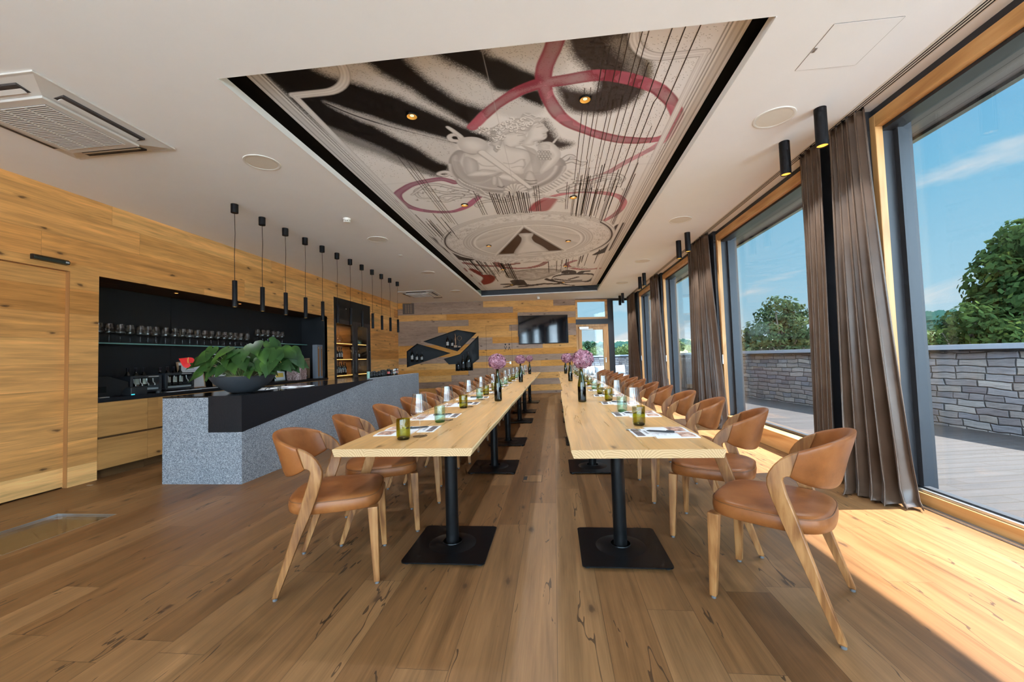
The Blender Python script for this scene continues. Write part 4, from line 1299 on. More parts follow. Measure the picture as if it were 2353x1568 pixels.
# base cabinets and worktop in the niche
M['cabw'] = plankmat('oak_cabinet_front', 1, 2, 0.35, 3.0, [(0.42, 0.20, 0.06), (0.50, 0.255, 0.085)], seam=0.0, seamdark=0.0, rough=0.5, grain=0.45, knots=0.3, spec=0.3, gx=0.8, gy=12.0, off=0.02)
ys = [3.909, 4.452, 5.40, 6.35, 7.30, 8.383]
for k in range(5):
    y0, y1 = ys[k], ys[k + 1]
    t = thing('base_cabinet', 'oak base cabinet with two drawers in the bar niche, %s from the left' % ORD[k], 'cabinet', (XL, (y0 + y1) / 2, 0), 0, 'base cabinets of the bar niche')
    h = (y1 - y0) / 2 - 0.0015
    b = MB(); b.box(-0.58, -0.024, -h, h, 0.09, 0.826); b.box(-0.58, -0.05, -h, h, 0.0, 0.09)
    b.build('carcass', M['stain'], t)
    for z0, z1 in ((0.10, 0.428), (0.452, 0.824)):
        b = MB(); b.box(-0.0235, -0.003, -h, h, z0, z1); b.build('drawer', M['cabw'], t)
b = MB(); b.box(-5.545, XL + 0.012, NY0 + 0.002, NY1 - 0.002, 0.828, 0.87)
tag(b.build('niche_worktop', M['blackstone'], None, None, 0.002), 'black worktop along the bar niche on oak cabinets', 'worktop')

# glass shelves with wine glasses
M['shelfglass'] = pmat('green_shelf_glass_edge', (0.16, 0.34, 0.30), 0.15, spec=0.6)
M['shelftop'] = glassmat('shelf_glass', (0.75, 0.88, 0.85), 1.5, 0.0, 1.0)
for y0, y1, z, nm in ((NY0 + 0.002, 6.92, 1.515, 'long lower glass shelf in the bar niche'), (6.83, 8.36, 1.610, 'short higher glass shelf at the right of the bar niche')):
    t = thing('glass_shelf', nm, 'shelf', (-5.47, (y0 + y1) / 2, z))
    b = MB(); b.box(-0.078, 0.066, -(y1 - y0) / 2, (y1 - y0) / 2, -0.016, 0.0); b.build('glass_board', M['shelftop'], t)
    b = MB(); b.box(0.066, 0.070, -(y1 - y0) / 2, (y1 - y0) / 2, -0.016, 0.0); b.build('polished_edge', M['shelfglass'], t)
for k, y in enumerate([4.32, 4.43, 4.56, 4.68, 4.81, 4.91, 5.02, 5.16, 5.3, 5.42, 5.54, 5.67, 5.8, 5.92, 6.06, 6.18, 6.3, 6.41, 6.54, 6.68]):
    put('wine', make_wineglass, -5.46, y, rnd.uniform(0, 90), 'wine glass on the long glass shelf, %s from the left' % ORD[k], 'wine glasses on the long shelf', 1.515)
for k, y in enumerate([6.94, 7.07, 7.21, 7.36, 7.49, 7.62]):
    put('wine', make_wineglass, -5.46, y, rnd.uniform(0, 90), 'wine glass on the short glass shelf, %s from the left' % ORD[k], 'wine glasses on the short shelf', 1.610)

# small recessed spots in the niche ceiling
M['amber'] = pmat('amber_lens', (0.8, 0.35, 0.1), 0.4, emit=(1.0, 0.40, 0.10), estr=2.5)
for k, y in enumerate((5.02, 6.15, 7.30)):
    t = thing('niche_spot', 'tiny amber spot in the top of the bar niche, %s from the left' % ORD[k], 'ceiling light', (-5.15, y, NZ1), 0, 'spots in the bar niche')
    b = MB(); b.lathe([(0.028, 0), (0.028, -0.003), (0.020, -0.003)], 20); b.build('rim', M['lampblack'], t)
    b = MB(); b.lathe([(0.020, -0.002), (0.0005, -0.0015)], 16); b.build('lens', M['amber'], t)

# wine dispensers with bottles standing in them
M['dispenser'] = pmat('anthracite_casing', (0.030, 0.032, 0.037), 0.4)
M['dispin'] = pmat('dispenser_interior', (0.05, 0.05, 0.055), 0.5)
M['disptray'] = pmat('steel_tray', (0.55, 0.60, 0.63), 0.3, metal=0.3)
M['label'] = pmat('cream_label', (0.72, 0.70, 0.58), 0.6)
M['darkbottle'] = pmat('dark_bottle_glass', (0.008, 0.009, 0.008), 0.10, spec=0.6)
M['capsule'] = pmat('bottle_capsule', (0.02, 0.016, 0.02), 0.35)
M['wlabel'] = pmat('pale_bottle_label', (0.45, 0.44, 0.42), 0.6)
M['blabel'] = pmat('black_bottle_label', (0.03, 0.03, 0.032), 0.6)
def bottle(h, r, lab=None, tall=0.0, band=True):
    t = thing('wine_bottle', '', 'bottle')
    b = MB(); s = h
    b.lathe([(0.0005, 0.0), (r * 0.9, 0.0), (r, 0.012 * s / .3), (r, 0.56 * s), (r * 0.93, 0.62 * s), (r * 0.6, 0.70 * s), (r * 0.40, 0.76 * s), (r * 0.37, 0.80 * s)], 20); b.build('glass_body', M['darkbottle'], t, 45)
    b = MB(); b.lathe([(r * 0.37, 0.80 * s), (r * 0.39, 0.805 * s), (r * 0.39, 0.955 * s), (r * 0.43, 0.96 * s), (r * 0.43, 0.995 * s), (r * 0.3, s), (0.0005, s)], 16); b.build('capsule', M['capsule'], t, 45)
    if lab is not None:
        b = MB()
        for z0, z1 in ((0.18 * s, 0.46 * s),):
            rows = []
            for q in range(9):
                a = -1.0 + 2.0 * q / 8
                rows.append([(r * 1.012 * math.cos(a), r * 1.012 * math.sin(a), z0), (r * 1.012 * math.cos(a), r * 1.012 * math.sin(a), z1)])
            b.grid(rows)
        b.build('bottle_label', lab, t, 60)
    return t
for k, (y0, y1, zt) in enumerate(((4.465, 4.868, 1.097), (4.918, 5.352, 1.115))):
    t = thing('wine_dispenser', 'anthracite wine dispenser with glass front, %s one in the bar niche' % ('left' if k == 0 else 'right'), 'wine dispenser', (-5.20, (y0 + y1) / 2, 0.87), 0, 'wine dispensers')
    h = (y1 - y0) / 2; zt -= 0.87
    b = MB()
    b.box(-0.30, 0, -h, h, 0.012, 0.04); b.box(-0.30, 0.0, -h, -h + 0.035, 0.04, zt); b.box(-0.30, 0.0, h - 0.035, h, 0.04, zt)
    b.box(-0.30, -0.28, -h + 0.035, h - 0.035, 0.04, zt); b.box(-0.28, 0.0, -h + 0.035, h - 0.035, zt - 0.03, zt)
    b.build('casing', M['dispenser'], t, None, 0.006)
    b = MB(); b.box(-0.002, 0.002, -h + 0.036, h - 0.036, 0.042, zt - 0.032); b.build('front_glass', M['glass'], t)
    b = MB(); b.box(-0.26, -0.01, -h + 0.04, h - 0.04, 0.041, 0.065); b.build('drip_tray', M['disptray'], t)
    b = MB(); b.box(0.0, 0.003, 0.02, h - 0.05, zt - 0.022, zt - 0.012); b.build('printed_mark', M['wlabel'], t)
    for q in range(4):
        yy = -h + 0.09 + q * (2 * h - 0.16) / 3
        b = MB(); b.tube([(-0.06, yy, zt - 0.04), (-0.055, yy, zt - 0.09), (-0.03, yy, zt - 0.11), (-0.03, yy, zt - 0.13)], 0.006, 8); b.build('tap', M['alu'], t, 50)
    b = MB()
    for sy in (-1, 1):
        for xx in (-0.27, -0.03):
            b.cyl(xx, sy * (h - 0.03), 0, 0.012, 0.012, 10)
    b.build('foot', M['rubber'], t)
bk = bottle(0.30, 0.036, M['label'])
for k, (y, zz) in enumerate(((4.555, 1.2), (4.655, 1.198), (4.755, 1.196), (4.975, 1.192), (5.08, 1.205), (5.175, 1.205), (5.268, 1.215))):
    o = bk if k == 0 else dup(bk)
    o.location = (-5.345, y, 0.9352 if k < 3 else 0.9352)
    o.scale = (1, 1, (zz - 0.9352) / 0.30)
    o['label'] = 'dark wine bottle held in the %s wine dispenser, %s from the left' % (('left', ORD[k]) if k < 3 else ('right', ORD[k - 3]))
    o['group'] = 'bottles in the wine dispensers'

# other things along the niche worktop
WZ = 0.87
t = thing('bar_appliance', 'low black appliance with sloping lid at the left end of the bar niche', 'appliance', (-5.30, 4.16, WZ))
b = MB(); b.prism([(-0.22, 0.0), (0.25, 0.0), (0.25, 0.16), (0.03, 0.235), (-0.22, 0.235)], lambda a_, z_, d_: (d_, a_, z_), -0.16, 0.14); b.build('casing', M['black'], t, None, 0.008)
b = MB(); b.box(0.1405, 0.146, -0.19, 0.0, 0.05, 0.12); b.build('display', M['gap'], t)
t = thing('card_terminal', 'black card terminal with a blue light in front of the left dispenser', 'card terminal', (-5.03, 4.37, WZ), R(-8))
b = MB(); b.prism([(-0.075, 0), (0.075, 0), (0.075, 0.055), (0.0, 0.10), (-0.075, 0.095)], lambda a_, z_, d_: (-a_, d_, z_), -0.09, 0.09); b.build('casing', M['black'], t, None, 0.01)
b = MB(); b.box(0.0755, 0.078, -0.085, -0.05, 0.006, 0.018); b.build('indicator', pmat('blue_indicator', (0.05, 0.4, 0.5), 0.4, emit=(0.05, 0.6, 0.7), estr=0.8), t)
b = MB(); b.cyl(0, 0, 0, 0.03, 0.03, 16); b.box(-0.005, 0.005, 0.0, 0.10, 0.006, 0.016)
t = tag(b.build('wine_aerator', M['black'], None, 40), 'small black stopper tool lying on the niche worktop before the dispensers', 'tool'); t.location = (-4.985, 4.62, WZ)
b = MB(); b.box(-0.02, 0.02, -0.05, 0.05, 0, 0.012)
t = tag(b.build('key_ring', M['alu'], None, None, 0.004), 'small bunch of keys at the left end of the niche worktop', 'keys'); t.location = (-4.98, 3.99, WZ)
for k, (x, y, a) in enumerate(((-5.0, 4.86, 8), (-5.02, 5.12, -5), (-5.06, 5.45, 4))):
    b = MB(); b.box(-0.05, 0.05, -0.11, 0.11, 0, 0.004)
    o = tag(b.build('paper_sheet', M['paper']), 'white paper lying on the niche worktop, %s from the left' % ORD[k], 'paper', 'papers on the niche worktop')
    o.location = (x, y, WZ); o.rotation_euler = (0, 0, R(a))
M['framewood'] = woodmat('pale_frame_wood', 2, [(0.38, 0.22, 0.12), (0.52, 0.33, 0.20)], 2.0)
def make_frame(w_, h_, mt):
    t = thing('framed_certificate', '', 'picture')
    Mx = Matrix.Rotation(R(-9), 4, 'Y')
    b = MB()
    f_ = 0.014
    for q in ((-w_ / 2, -w_ / 2 + f_, 0, h_), (w_ / 2 - f_, w_ / 2, 0, h_), (-w_ / 2 + f_, w_ / 2 - f_, 0, f_), (-w_ / 2 + f_, w_ / 2 - f_, h_ - f_, h_)):
        b.box(-0.012, 0.012, q[0], q[1], q[2], q[3], 0, Mx)
    b.build('frame_bars', mt, t)
    b = MB(); b.box(-0.010, 0.004, -w_ / 2 + f_, w_ / 2 - f_, f_, h_ - f_, 0, Mx); b.build('certificate', M['paper'], t)
    b = MB()
    for q in range(7):
        z_ = h_ * (0.74 - 0.07 * q)
        b.box(0.0042, 0.005, -w_ * (0.24 if q % 3 else 0.14), w_ * (0.24 if q % 3 else 0.14), z_, z_ + 0.006 if q else z_ + 0.012, 0, Mx)
    for yy in (-0.09, 0.0, 0.09):
        b.box(0.0042, 0.005, yy - 0.022, yy + 0.022, h_ * 0.82, h_ * 0.82 + 0.012, 0, Mx)
    b.build('printed_lines', M['ink'], t)
    return t
f1 = make_frame(0.42, 0.40, M['framewood']); f1.location = (-5.42, 5.56, WZ); f1['label'] = 'wood framed certificate behind the right wine dispenser'
f2 = make_frame(0.36, 0.33, M['framewood']); f2.location = (-5.40, 6.08, WZ); f2['label'] = 'wood framed certificate leaning behind the plant bowl'
b = MB(); b.lathe([(0.0005, 0.0), (0.05, 0.0), (0.09, 0.03), (0.115, 0.065), (0.112, 0.066), (0.085, 0.034), (0.0005, 0.008)], 28)
t = tag(b.build('white_bowl', pmat('white_porcelain', (0.62, 0.63, 0.64), 0.35), None, 50), 'white porcelain bowl on the niche worktop behind the plant bowl', 'bowl'); t.location = (-5.02, 5.72, WZ)
b = MB(); b.box(0, 0.008, -0.06, 0.06, -0.008, 0.008)
t = tag(b.build('wall_strip', pmat('white_strip', (0.8, 0.8, 0.8), 0.4)), 'short white strip on the black niche wall above the plant', 'strip'); t.location = (NXB, 6.07, 1.385)
t = thing('poster_stand', 'white poster stand with yellow print behind the plant', 'sign', (-5.36, 7.42, WZ))
Mx = Matrix.Rotation(R(-8), 4, 'Y')
b = MB(); b.box(-0.004, 0.004, -0.15, 0.15, 0.0, 0.50, 0, Mx); b.build('poster', M['paper'], t)
b = MB(); b.box(0.0042, 0.006, -0.12, 0.10, 0.07, 0.15, 0, Mx); b.box(0.0042, 0.006, 0.03, 0.10, 0.2, 0.42, 0, Mx); b.build('yellow_print', pmat('yellow_print', (0.80, 0.55, 0.10), 0.5), t)
b = MB(); b.box(-0.05, 0.09, -0.15, 0.15, 0.0, 0.02); b.build('stand', M['shelftop'], t)
def gravel(name, cols, s_):
    return papermat(name, None, cols, s_)
M['gravel'] = gravel('pink_granules', [(0.38, (0.10, 0.055, 0.05)), (0.5, (0.34, 0.21, 0.20)), (0.62, (0.66, 0.52, 0.50))], 55)
t = thing('salt_block', 'rough pink granular block standing at the right of the niche worktop', 'decoration', (-5.18, 7.66, WZ))
b = MB(); r_ = random.Random(4)
rows = []
for j in range(9):
    z = 0.34 * j / 8
    rows.append([(0.145 * math.copysign(abs(math.cos(2 * PI * k / 24)) ** 0.45, math.cos(2 * PI * k / 24)) * (1 + r_.uniform(-.05, .05)), 0.15 * math.copysign(abs(math.sin(2 * PI * k / 24)) ** 0.45, math.sin(2 * PI * k / 24)) * (1 + r_.uniform(-.05, .05)), z + (r_.uniform(-.015, .03) if j == 8 else 0)) for k in range(24)])
b.grid(rows, 0, True)
cl = [(x * 0.5, y * 0.5, 0.36) for x, y, z in rows[-1]]
b.grid([rows[-1], cl], 0, True); b.add(cl, [tuple(range(24))])
b.build('granular_block', M['gravel'], t)
t = thing('spice_crate', 'small open wooden crate with little bottles on the niche worktop', 'crate', (-5.44, 8.17, WZ))
b = MB()
b.box(-0.10, 0.10, -0.19, -0.178, 0, 0.44); b.box(-0.10, 0.10, 0.178, 0.19, 0, 0.44); b.box(-0.10, -0.09, -0.178, 0.178, 0, 0.44)
for z in (0.0, 0.21, 0.40):
    b.box(-0.09, 0.10, -0.178, 0.178, z, z + 0.012)
b.build('crate_boards', M['framewood'], t)
mini = []
for k, (y, z) in enumerate(((-0.10, 0.222), (0.02, 0.222), (0.10, 0.222), (-0.12, 0.012), (-0.03, 0.012), (0.06, 0.012), (0.13, 0.012))):
    if k == 0:
        bt = thing('small_bottle', '', 'bottle')
        b = MB(); b.lathe([(0.0005, 0), (0.032, 0), (0.034, 0.01), (0.034, 0.07), (0.02, 0.09), (0.015, 0.095), (0.015, 0.12), (0.0005, 0.12)], 16); b.build('glass_body', M['crystal'], bt, 45)
        b = MB(); b.lathe([(0.0345, 0.02), (0.0345, 0.06)], 16); b.build('bottle_label', M['wlabel'], bt, 60)
        b = MB(); b.lathe([(0.017, 0.115), (0.017, 0.145), (0.0005, 0.146)], 14); b.build('stopper', M['wlabel'], bt, 45)
        o = bt
    else:
        o = dup(bt)
    o.location = (-5.40, 8.17 + y, WZ + z)
    o['label'] = 'little clear bottle on the %s board of the wooden crate, %s from the left' % (('middle', ORD[k]) if k < 3 else ('bottom', ORD[k - 3]))
    o['group'] = 'little bottles in the crate'
o = dup(bt); o.location = (-5.40, 8.08, WZ + 0.412); o['label'] = 'little pale bottle standing on top of the wooden crate'; o['group'] = 'little bottles in the crate'
M['greybox'] = pmat('grey_card_box', (0.20, 0.215, 0.25), 0.6)
for k, y in enumerate((8.215, 8.325)):
    t = thing('bottle_box', 'tall grey bottle box with wooden strip, %s one beside the niche end' % ('left' if k == 0 else 'right'), 'box', (-5.10, y, WZ), 0, 'tall bottle boxes')
    b = MB(); b.box(-0.06, 0.05, -0.048, 0.048, 0, 0.72); b.build('box_body', M['greybox'], t, None, 0.003)
    b = MB(); b.box(0.0505, 0.053, -0.022, 0.022, 0.04, 0.68); b.build('wood_strip', M['jamb'], t)
    b = MB(); b.cyl(0, 0, -0.002, 0.002, 0.012, 14); q = b.build('rivet', M['alu'], t, 40); q.rotation_euler = (0, R(90), 0); q.location = (0.054, 0, 0.65)

# ------------------------------------------------------------------ things on the counter
M['bowl'] = pmat('slate_grey_bowl', (0.040, 0.045, 0.053), 0.65, noise=0.08, nscale=60)
t = thing('planter_bowl', 'wide slate grey bowl on the near end of the bar counter', 'planter', (-3.455, 4.17, 0.882))
b = MB(); b.lathe([(0.0005, 0.0), (0.10, 0.0), (0.16, 0.014), (0.24, 0.055), (0.31, 0.105), (0.35, 0.15), (0.37, 0.178), (0.362, 0.180), (0.34, 0.15), (0.28, 0.10)], 56); b.build('bowl_shell', M['bowl'], t, 60)
b = MB(); b.lathe([(0.352, 0.160), (0.2, 0.175), (0.0005, 0.18)], 40); b.build('bark_mulch', papermat('bark_mulch', None, [(0.35, (0.10, 0.06, 0.03)), (0.5, (0.40, 0.28, 0.15)), (0.65, (0.58, 0.46, 0.30))], 45), t)
t.scale = (0.86, 0.86, 1.04)
def leafmat():
    m_, nt, out = newmat('anthurium_leaf')
    t = nd(nt, 'ShaderNodeTexCoord')
    n = nd(nt, 'ShaderNodeTexNoise', {'Vector': t.outputs['Object'], 'Scale': 5.0, 'Detail': 2.0})
    c = ramp(nt, n.outputs[0], [(0.3, (0.012, 0.036, 0.010)), (0.55, (0.032, 0.080, 0.016)), (0.75, (0.075, 0.15, 0.022))])
    p = nd(nt, 'ShaderNodeBsdfPrincipled', {'Base Color': c, 'Roughness': 0.5, 'Specular IOR Level': 0.22})
    p.inputs['Subsurface Weight'].default_value = 0.0
    nt.links.new(p.outputs[0], out.inputs[0])
    return m_
M['leaf'] = leafmat()
M['spathe'] = pmat('red_spathe', (0.50, 0.015, 0.02), 0.3, noise=0.2, nscale=20)
def heart(mb, base, tip_dir, nrm, L_, mi=0):
    tip_dir = tip_dir.normalized()
    side = nrm.cross(tip_dir).normalized()
    nrm = tip_dir.cross(side).normalized()
    st = [(-0.22, 0.20), (-0.18, 0.36), (-0.02, 0.46), (0.15, 0.45), (0.35, 0.37), (0.6, 0.22), (0.82, 0.09), (1.0, 0.0)]
    rows = []
    for a_, w_ in st:
        row = []
        for s_ in (-1, -0.55, 0, 0.55, 1):
            ax = max(a_, 0.0) if s_ == 0 else a_
            z = -0.30 * (abs(s_) * w_) ** 1.0 * 0.55 - 0.22 * max(0, a_) ** 2 + 0.10 * abs(s_) * w_
            row.append(base + tip_dir * (ax * L_) + side * (s_ * w_ * L_) + nrm * (z * L_))
        rows.append(row)
    mb.grid(rows, mi)
fol = thing('anthurium_plant', 'bushy green anthurium with heart shaped leaves and one red flower', 'plant', (-3.455, 4.17, 0.882))
r_ = random.Random(21)
lb, sb = MB(), MB()
LF = [(-0.407, 0.349, .17), (-0.358, 0.288, .19), (-0.30, 0.40, .17), (-0.214, 0.343, .17), (-0.214, 0.455, .15), (-0.086, 0.456, .20), (-0.07, 0.375, .18), (0.072, 0.407, .20), (0.136, 0.42, .17), (0.254, 0.50, .20), (-0.102, 0.25, .16), (-0.015, 0.337, .19), (0.056, 0.30, .18), (0.253, 0.31, .22), (0.37, 0.40, .20), (0.44, 0.27, .19), (0.456, 0.42, .19), (0.50, 0.36, .17), (0.48, 0.29, .16), (-0.40, 0.215, .17), (-0.206, 0.235, .16), (0.213, 0.24, .17), (-0.29, 0.24, .16), (0.34, 0.30, .17), (0.0, 0.44, .16), (0.15, 0.33, .17)]
for pas in (0, 1, 2):
    for (x, z, L_) in LF:
        x_ = x + r_.uniform(-.03, .03) * (pas > 0); z_ = z + r_.uniform(-.05, .03) * (pas > 0)
        y = (-0.12 - 0.10 * r_.random()) if pas == 0 else (r_.uniform(0.0, 0.15) if pas == 1 else r_.uniform(0.15, 0.3))
        c = Vector((x_, y, z_))
        out_ = Vector((x_ * 1.3 + r_.uniform(-.25, .25), y * 1.2 - (0.25 if pas == 0 else 0), 0))
        if out_.length < 0.05:
            out_ = Vector((r_.uniform(-1, 1), -0.4, 0))
        out_.normalize()
        td = (out_ * (0.55 if pas == 0 else 0.8) + Vector((r_.uniform(-.5, .5), -0.15, -0.75 + r_.uniform(-.25, .4)))).normalized()
        nr = (Vector((0, -0.95, 0.55)) + out_ * 0.35 + Vector((r_.uniform(-.3, .3), r_.uniform(-.2, .2), 0))).normalized()
        base_ = c - td * L_ * 0.3
        heart(lb, base_, td, nr, L_ * r_.uniform(0.85, 1.1) * (0.9 if pas else 1))
        st0 = Vector((x_ * 0.25, y * 0.3, 0.17))
        md = st0.lerp(base_, 0.5) + Vector((0, 0, 0.04))
        sb.tube([st0, md, base_], 0.0035, 5)
lb.build('leaves', M['leaf'], fol, 80)
sb.build('leaf_stalks', M['stem'], fol, 60)
b = MB(); heart(b, Vector((-0.365, -0.30, 0.345)), Vector((-0.5, -0.1, 0.25)), Vector((0.1, -0.9, 0.40)), 0.13); b.build('red_flower', M['spathe'], fol, 80)
b = MB(); b.tube([(-0.365, -0.31, 0.345), (-0.345, -0.335, 0.375), (-0.33, -0.345, 0.40)], [0.006, 0.006, 0.003], 8); b.build('spadix', pmat('orange_spadix', (0.75, 0.30, 0.08), 0.5), fol, 60)
for k, (x, y, a, s_) in enumerate(((-3.56, 4.62, 12, 1.0), (-3.40, 4.85, 25, 1.0), (-3.62, 4.98, -8, 1.2), (-3.33, 5.08, 18, 0.9))):
    b = MB(); b.box(-0.105 * s_, 0.105 * s_, -0.15 * s_, 0.15 * s_, 0, 0.004); 
    o = thing('leaflet', 'white printed leaflet on the bar counter behind the plant, %s from the near end' % ORD[k], 'leaflet', (x, y, 0.882), R(a), 'leaflets on the bar counter')
    b.build('paper', M['paper'], o)
    b = MB(); b.box(-0.08 * s_, 0.0, -0.12 * s_, 0.12 * s_, 0.004, 0.0045); b.build('printed_photo', M['print2'], o)
t = thing('sunglasses', 'dark sunglasses lying on the bar counter beside the planter bowl', 'sunglasses', (-3.28, 4.52, 0.882), R(20))
b = MB()
for sy in (-1, 1):
    b.prism([(sy * 0.035 + 0.028 * math.cos(2 * PI * q / 14), 0.024 + 0.022 * math.sin(2 * PI * q / 14)) for q in range(14)], lambda a_, z_, d_: (d_, a_, z_), 0, 0.004)
b.build('lenses', M['darkbottle'], t)
b = MB()
for sy in (-1, 1):
    b.tube([(0, sy * 0.066, 0.035), (-0.10, sy * 0.066, 0.03), (-0.135, sy * 0.064, 0.012)], 0.0035, 6)
b.tube([(0.002, -0.066, 0.037), (0.006, 0, 0.034), (0.002, 0.066, 0.037)], 0.0035, 6)
b.build('frame_arms', M['black'], t)
b = MB(); b.lathe([(0.0005, 0), (0.026, 0), (0.03, 0.12), (0.028, 0.12), (0.024, 0.006)], 20)
t = tag(b.build('green_cup', pmat('mint_glass', (0.35, 0.58, 0.48), 0.25), None, 50), 'mint green cup at the near end of the jar row on the counter', 'cup'); t.location = (-3.46, 7.22, 0.882)
jx = -3.55
JR = [(7.57, .11, 'k'), (7.66, .12, 'k'), (7.74, .10, 'k'), (7.86, .11, 'k'), (8.02, .13, 'k'), (8.15, .13, 'k'), (8.24, .12, 'k'), (8.36, .14, 'r'), (8.47, .12, 'k'), (8.58, .12, 'c'), (8.68, .13, 'c'), (8.78, .14, 'r'), (8.86, .13, 'c')]
jp = {}
jn = {'k': 0, 'r': 0, 'c': 0}
for y, h, kd in JR:
    if kd not in jp:
        t = thing('spice_jar', '', 'jar')
        mt = {'k': M['darkbottle'], 'r': M['darkbottle'], 'c': M['crystal']}[kd]
        b = MB(); b.lathe([(0.0005, 0), (0.030, 0), (0.032, 0.006), (0.032, 0.085), (0.028, 0.095)], 18); b.build('jar_body', mt, t, 45)
        b = MB(); b.lathe([(0.031, 0.094), (0.031, 0.118), (0.029, 0.12), (0.0005, 0.12)], 18); b.build('lid', M['black'] if kd != 'c' else M['alu'], t, 45)
        b = MB(); b.lathe([(0.0325, 0.03), (0.0325, 0.07)], 18); b.build('jar_label', {'k': M['blabel'], 'r': pmat('red_label', (0.55, 0.12, 0.10), 0.5), 'c': M['wlabel']}[kd], t, 60)
        jp[kd] = o = t
    else:
        o = dup(jp[kd])
    o.location = (jx + 0.02 * math.sin(y * 9), y, 0.882)
    o.scale = (1, 1, h / 0.12)
    jn[kd] += 1
    o['label'] = {'k': 'small black jar in the row on the counter, %s black one from near', 'r': 'small red labelled jar in the row on the counter, %s red one from near', 'c': 'small clear jar in the row on the counter, %s clear one from near'}[kd] % ORD[jn[kd] - 1]
    o['group'] = 'jars on the bar counter'

# ------------------------------------------------------------------ wine cabinet let into the left wall
M['warmwood'] = woodmat('cabinet_back_wood', 1, [(0.22, 0.10, 0.03), (0.34, 0.16, 0.05)], 1.0)
M['led'] = pmat('warm_shelf_light', (1, 0.7, 0.3), 0.4, emit=(1.0, 0.55, 0.16), estr=1.6)
t = thing('wine_cabinet', 'tall built-in wine cabinet with black frame and two glass doors', 'cabinet', (XL, (CY0 + CY1) / 2, 0))
hw = (CY1 - CY0) / 2 - 0.003
b = MB()
b.box(-0.55, 0.0, -hw, -hw + 0.02, 0.0, CZ1); b.box(-0.55, 0.0, hw - 0.02, hw, 0.0, CZ1)
b.box(-0.55, -0.005, -hw + 0.02, hw - 0.02, 0.0, 0.12); b.box(-0.55, -0.005, -hw + 0.02, hw - 0.02, 2.20, 2.23)
b.build('cabinet_body', M['black'], t)
b = MB(); b.box(-0.56, -0.55, -hw, hw, 0.0, 2.23); b.build('back_panel', M['warmwood'], t)
b = MB(); b.box(-0.03, -0.002, -hw, hw, 2.23, CZ1 - 0.003); b.build('top_panel', M['black'], t)
b = MB(); b.box(-0.002, 0.0, -0.38, -0.34, 2.47, 2.485); b.build('lock_plate', M['alu'], t)
for k, (y0, y1) in enumerate(((-hw + 0.02, 0.10), (0.105, hw - 0.02))):
    b = MB()
    fw_ = 0.075 if k == 0 else 0.09
    b.box(-0.035, 0.002, y0, y0 + fw_, 0.12, 2.20); b.box(-0.035, 0.002, y1 - fw_ * 1.7, y1, 0.12, 2.20)
    b.box(-0.035, 0.002, y0 + fw_, y1 - fw_ * 1.7, 2.10, 2.20); b.box(-0.035, 0.002, y0 + fw_, y1 - fw_ * 1.7, 0.12, 0.22)
    d_ = b.build('door', M['dispenser'], t)
    b = MB(); b.box(-0.02, -0.014, y0 + fw_, y1 - fw_ * 1.7, 0.22, 2.10); b.build('pane', M['glass'], d_)
    b = MB(); b.tube([(0.03, y1 - 0.06, 0.9), (0.03, y1 - 0.06, 1.5)], 0.008, 10); b.box(0.0, 0.03, y1 - 0.065, y1 - 0.055, 0.93, 0.95); b.box(0.0, 0.03, y1 - 0.065, y1 - 0.055, 1.45, 1.47); b.build('door_handle', M['dispenser'], d_, 40)
for z in (0.89, 1.275, 1.655):
    b = MB(); b.box(-0.54, -0.10, -hw + 0.03, hw - 0.03, z - 0.022, z); q = b.build('shelf', M['warmwood'], t)
    b = MB(); b.box(-0.10, -0.095, -hw + 0.05, hw - 0.05, z - 0.018, z - 0.006); b.build('shelf_light', M['led'], q)
for z in (1.27, 1.65, 2.19):
    l = bpy.data.lights.new('shelf_glow', 'AREA'); l.shape = 'RECTANGLE'; l.size = 0.03; l.size_y = 1.6; l.energy = 3.5; l.color = (1.0, 0.62, 0.28)
    o = bpy.data.objects.new('shelf_glow', l); COL.objects.link(o); o.parent = t; o.location = (-0.30, 0, z - 0.035)
wb = bottle(0.30, 0.038, M['wlabel'])
first_b = True
cnt = {}
BOT = [(9.20, 0.89, 1.05), (9.30, 0.89, 1.1), (9.40, 0.89, 1.0), (9.50, 0.89, 1.1), (9.22, 1.275, 0.95), (9.34, 1.275, 1.0), (9.45, 1.275, 1.0), (9.98, 1.275, 1.0), (10.10, 1.275, 1.05), (10.22, 1.275, 1.0), (10.33, 1.275, 0.95), (9.62, 0.89, 1.0)]
for y, z, s_ in BOT:
    o = wb if first_b else dup(wb)
    first_b = False
    o.location = (XL - 0.26, y - 0.02, z)
    o.scale = (1, 1, s_)
    cnt[z] = cnt.get(z, 0) + 1
    o['label'] = 'dark labelled wine bottle in the wine cabinet, %s shelf, %s from the left' % ('lower' if z < 1 else 'middle', ORD[cnt[z] - 1])
    o['group'] = 'bottles in the wine cabinet'
for k, y in enumerate((9.98, 10.10, 10.20, 10.31)):
    put('wine', make_wineglass, XL - 0.25, y, 20, 'stemmed glass in the wine cabinet, lower shelf, %s from the left' % ORD[k], 'glasses in the wine cabinet', 0.89)
tb = None
for k, (y, dx) in enumerate(((9.95, 0), (10.05, 0), (10.15, 0), (10.25, 0), (10.35, 0))):
    put('tumclear', None, XL - 0.2, y, 0, 'clear tumbler on the top shelf of the wine cabinet, %s from the left' % ORD[k], 'glasses in the wine cabinet', 1.655)
t = thing('decanter', 'round glass decanter on the top left shelf of the wine cabinet', 'decanter', (XL - 0.25, 9.30, 1.655))
b = MB(); b.lathe([(0.0005, 0), (0.07, 0), (0.10, 0.05), (0.095, 0.10), (0.05, 0.17), (0.025, 0.22), (0.024, 0.34), (0.035, 0.37)], 28); b.build('glass_body', M['crystal'], t, 60)

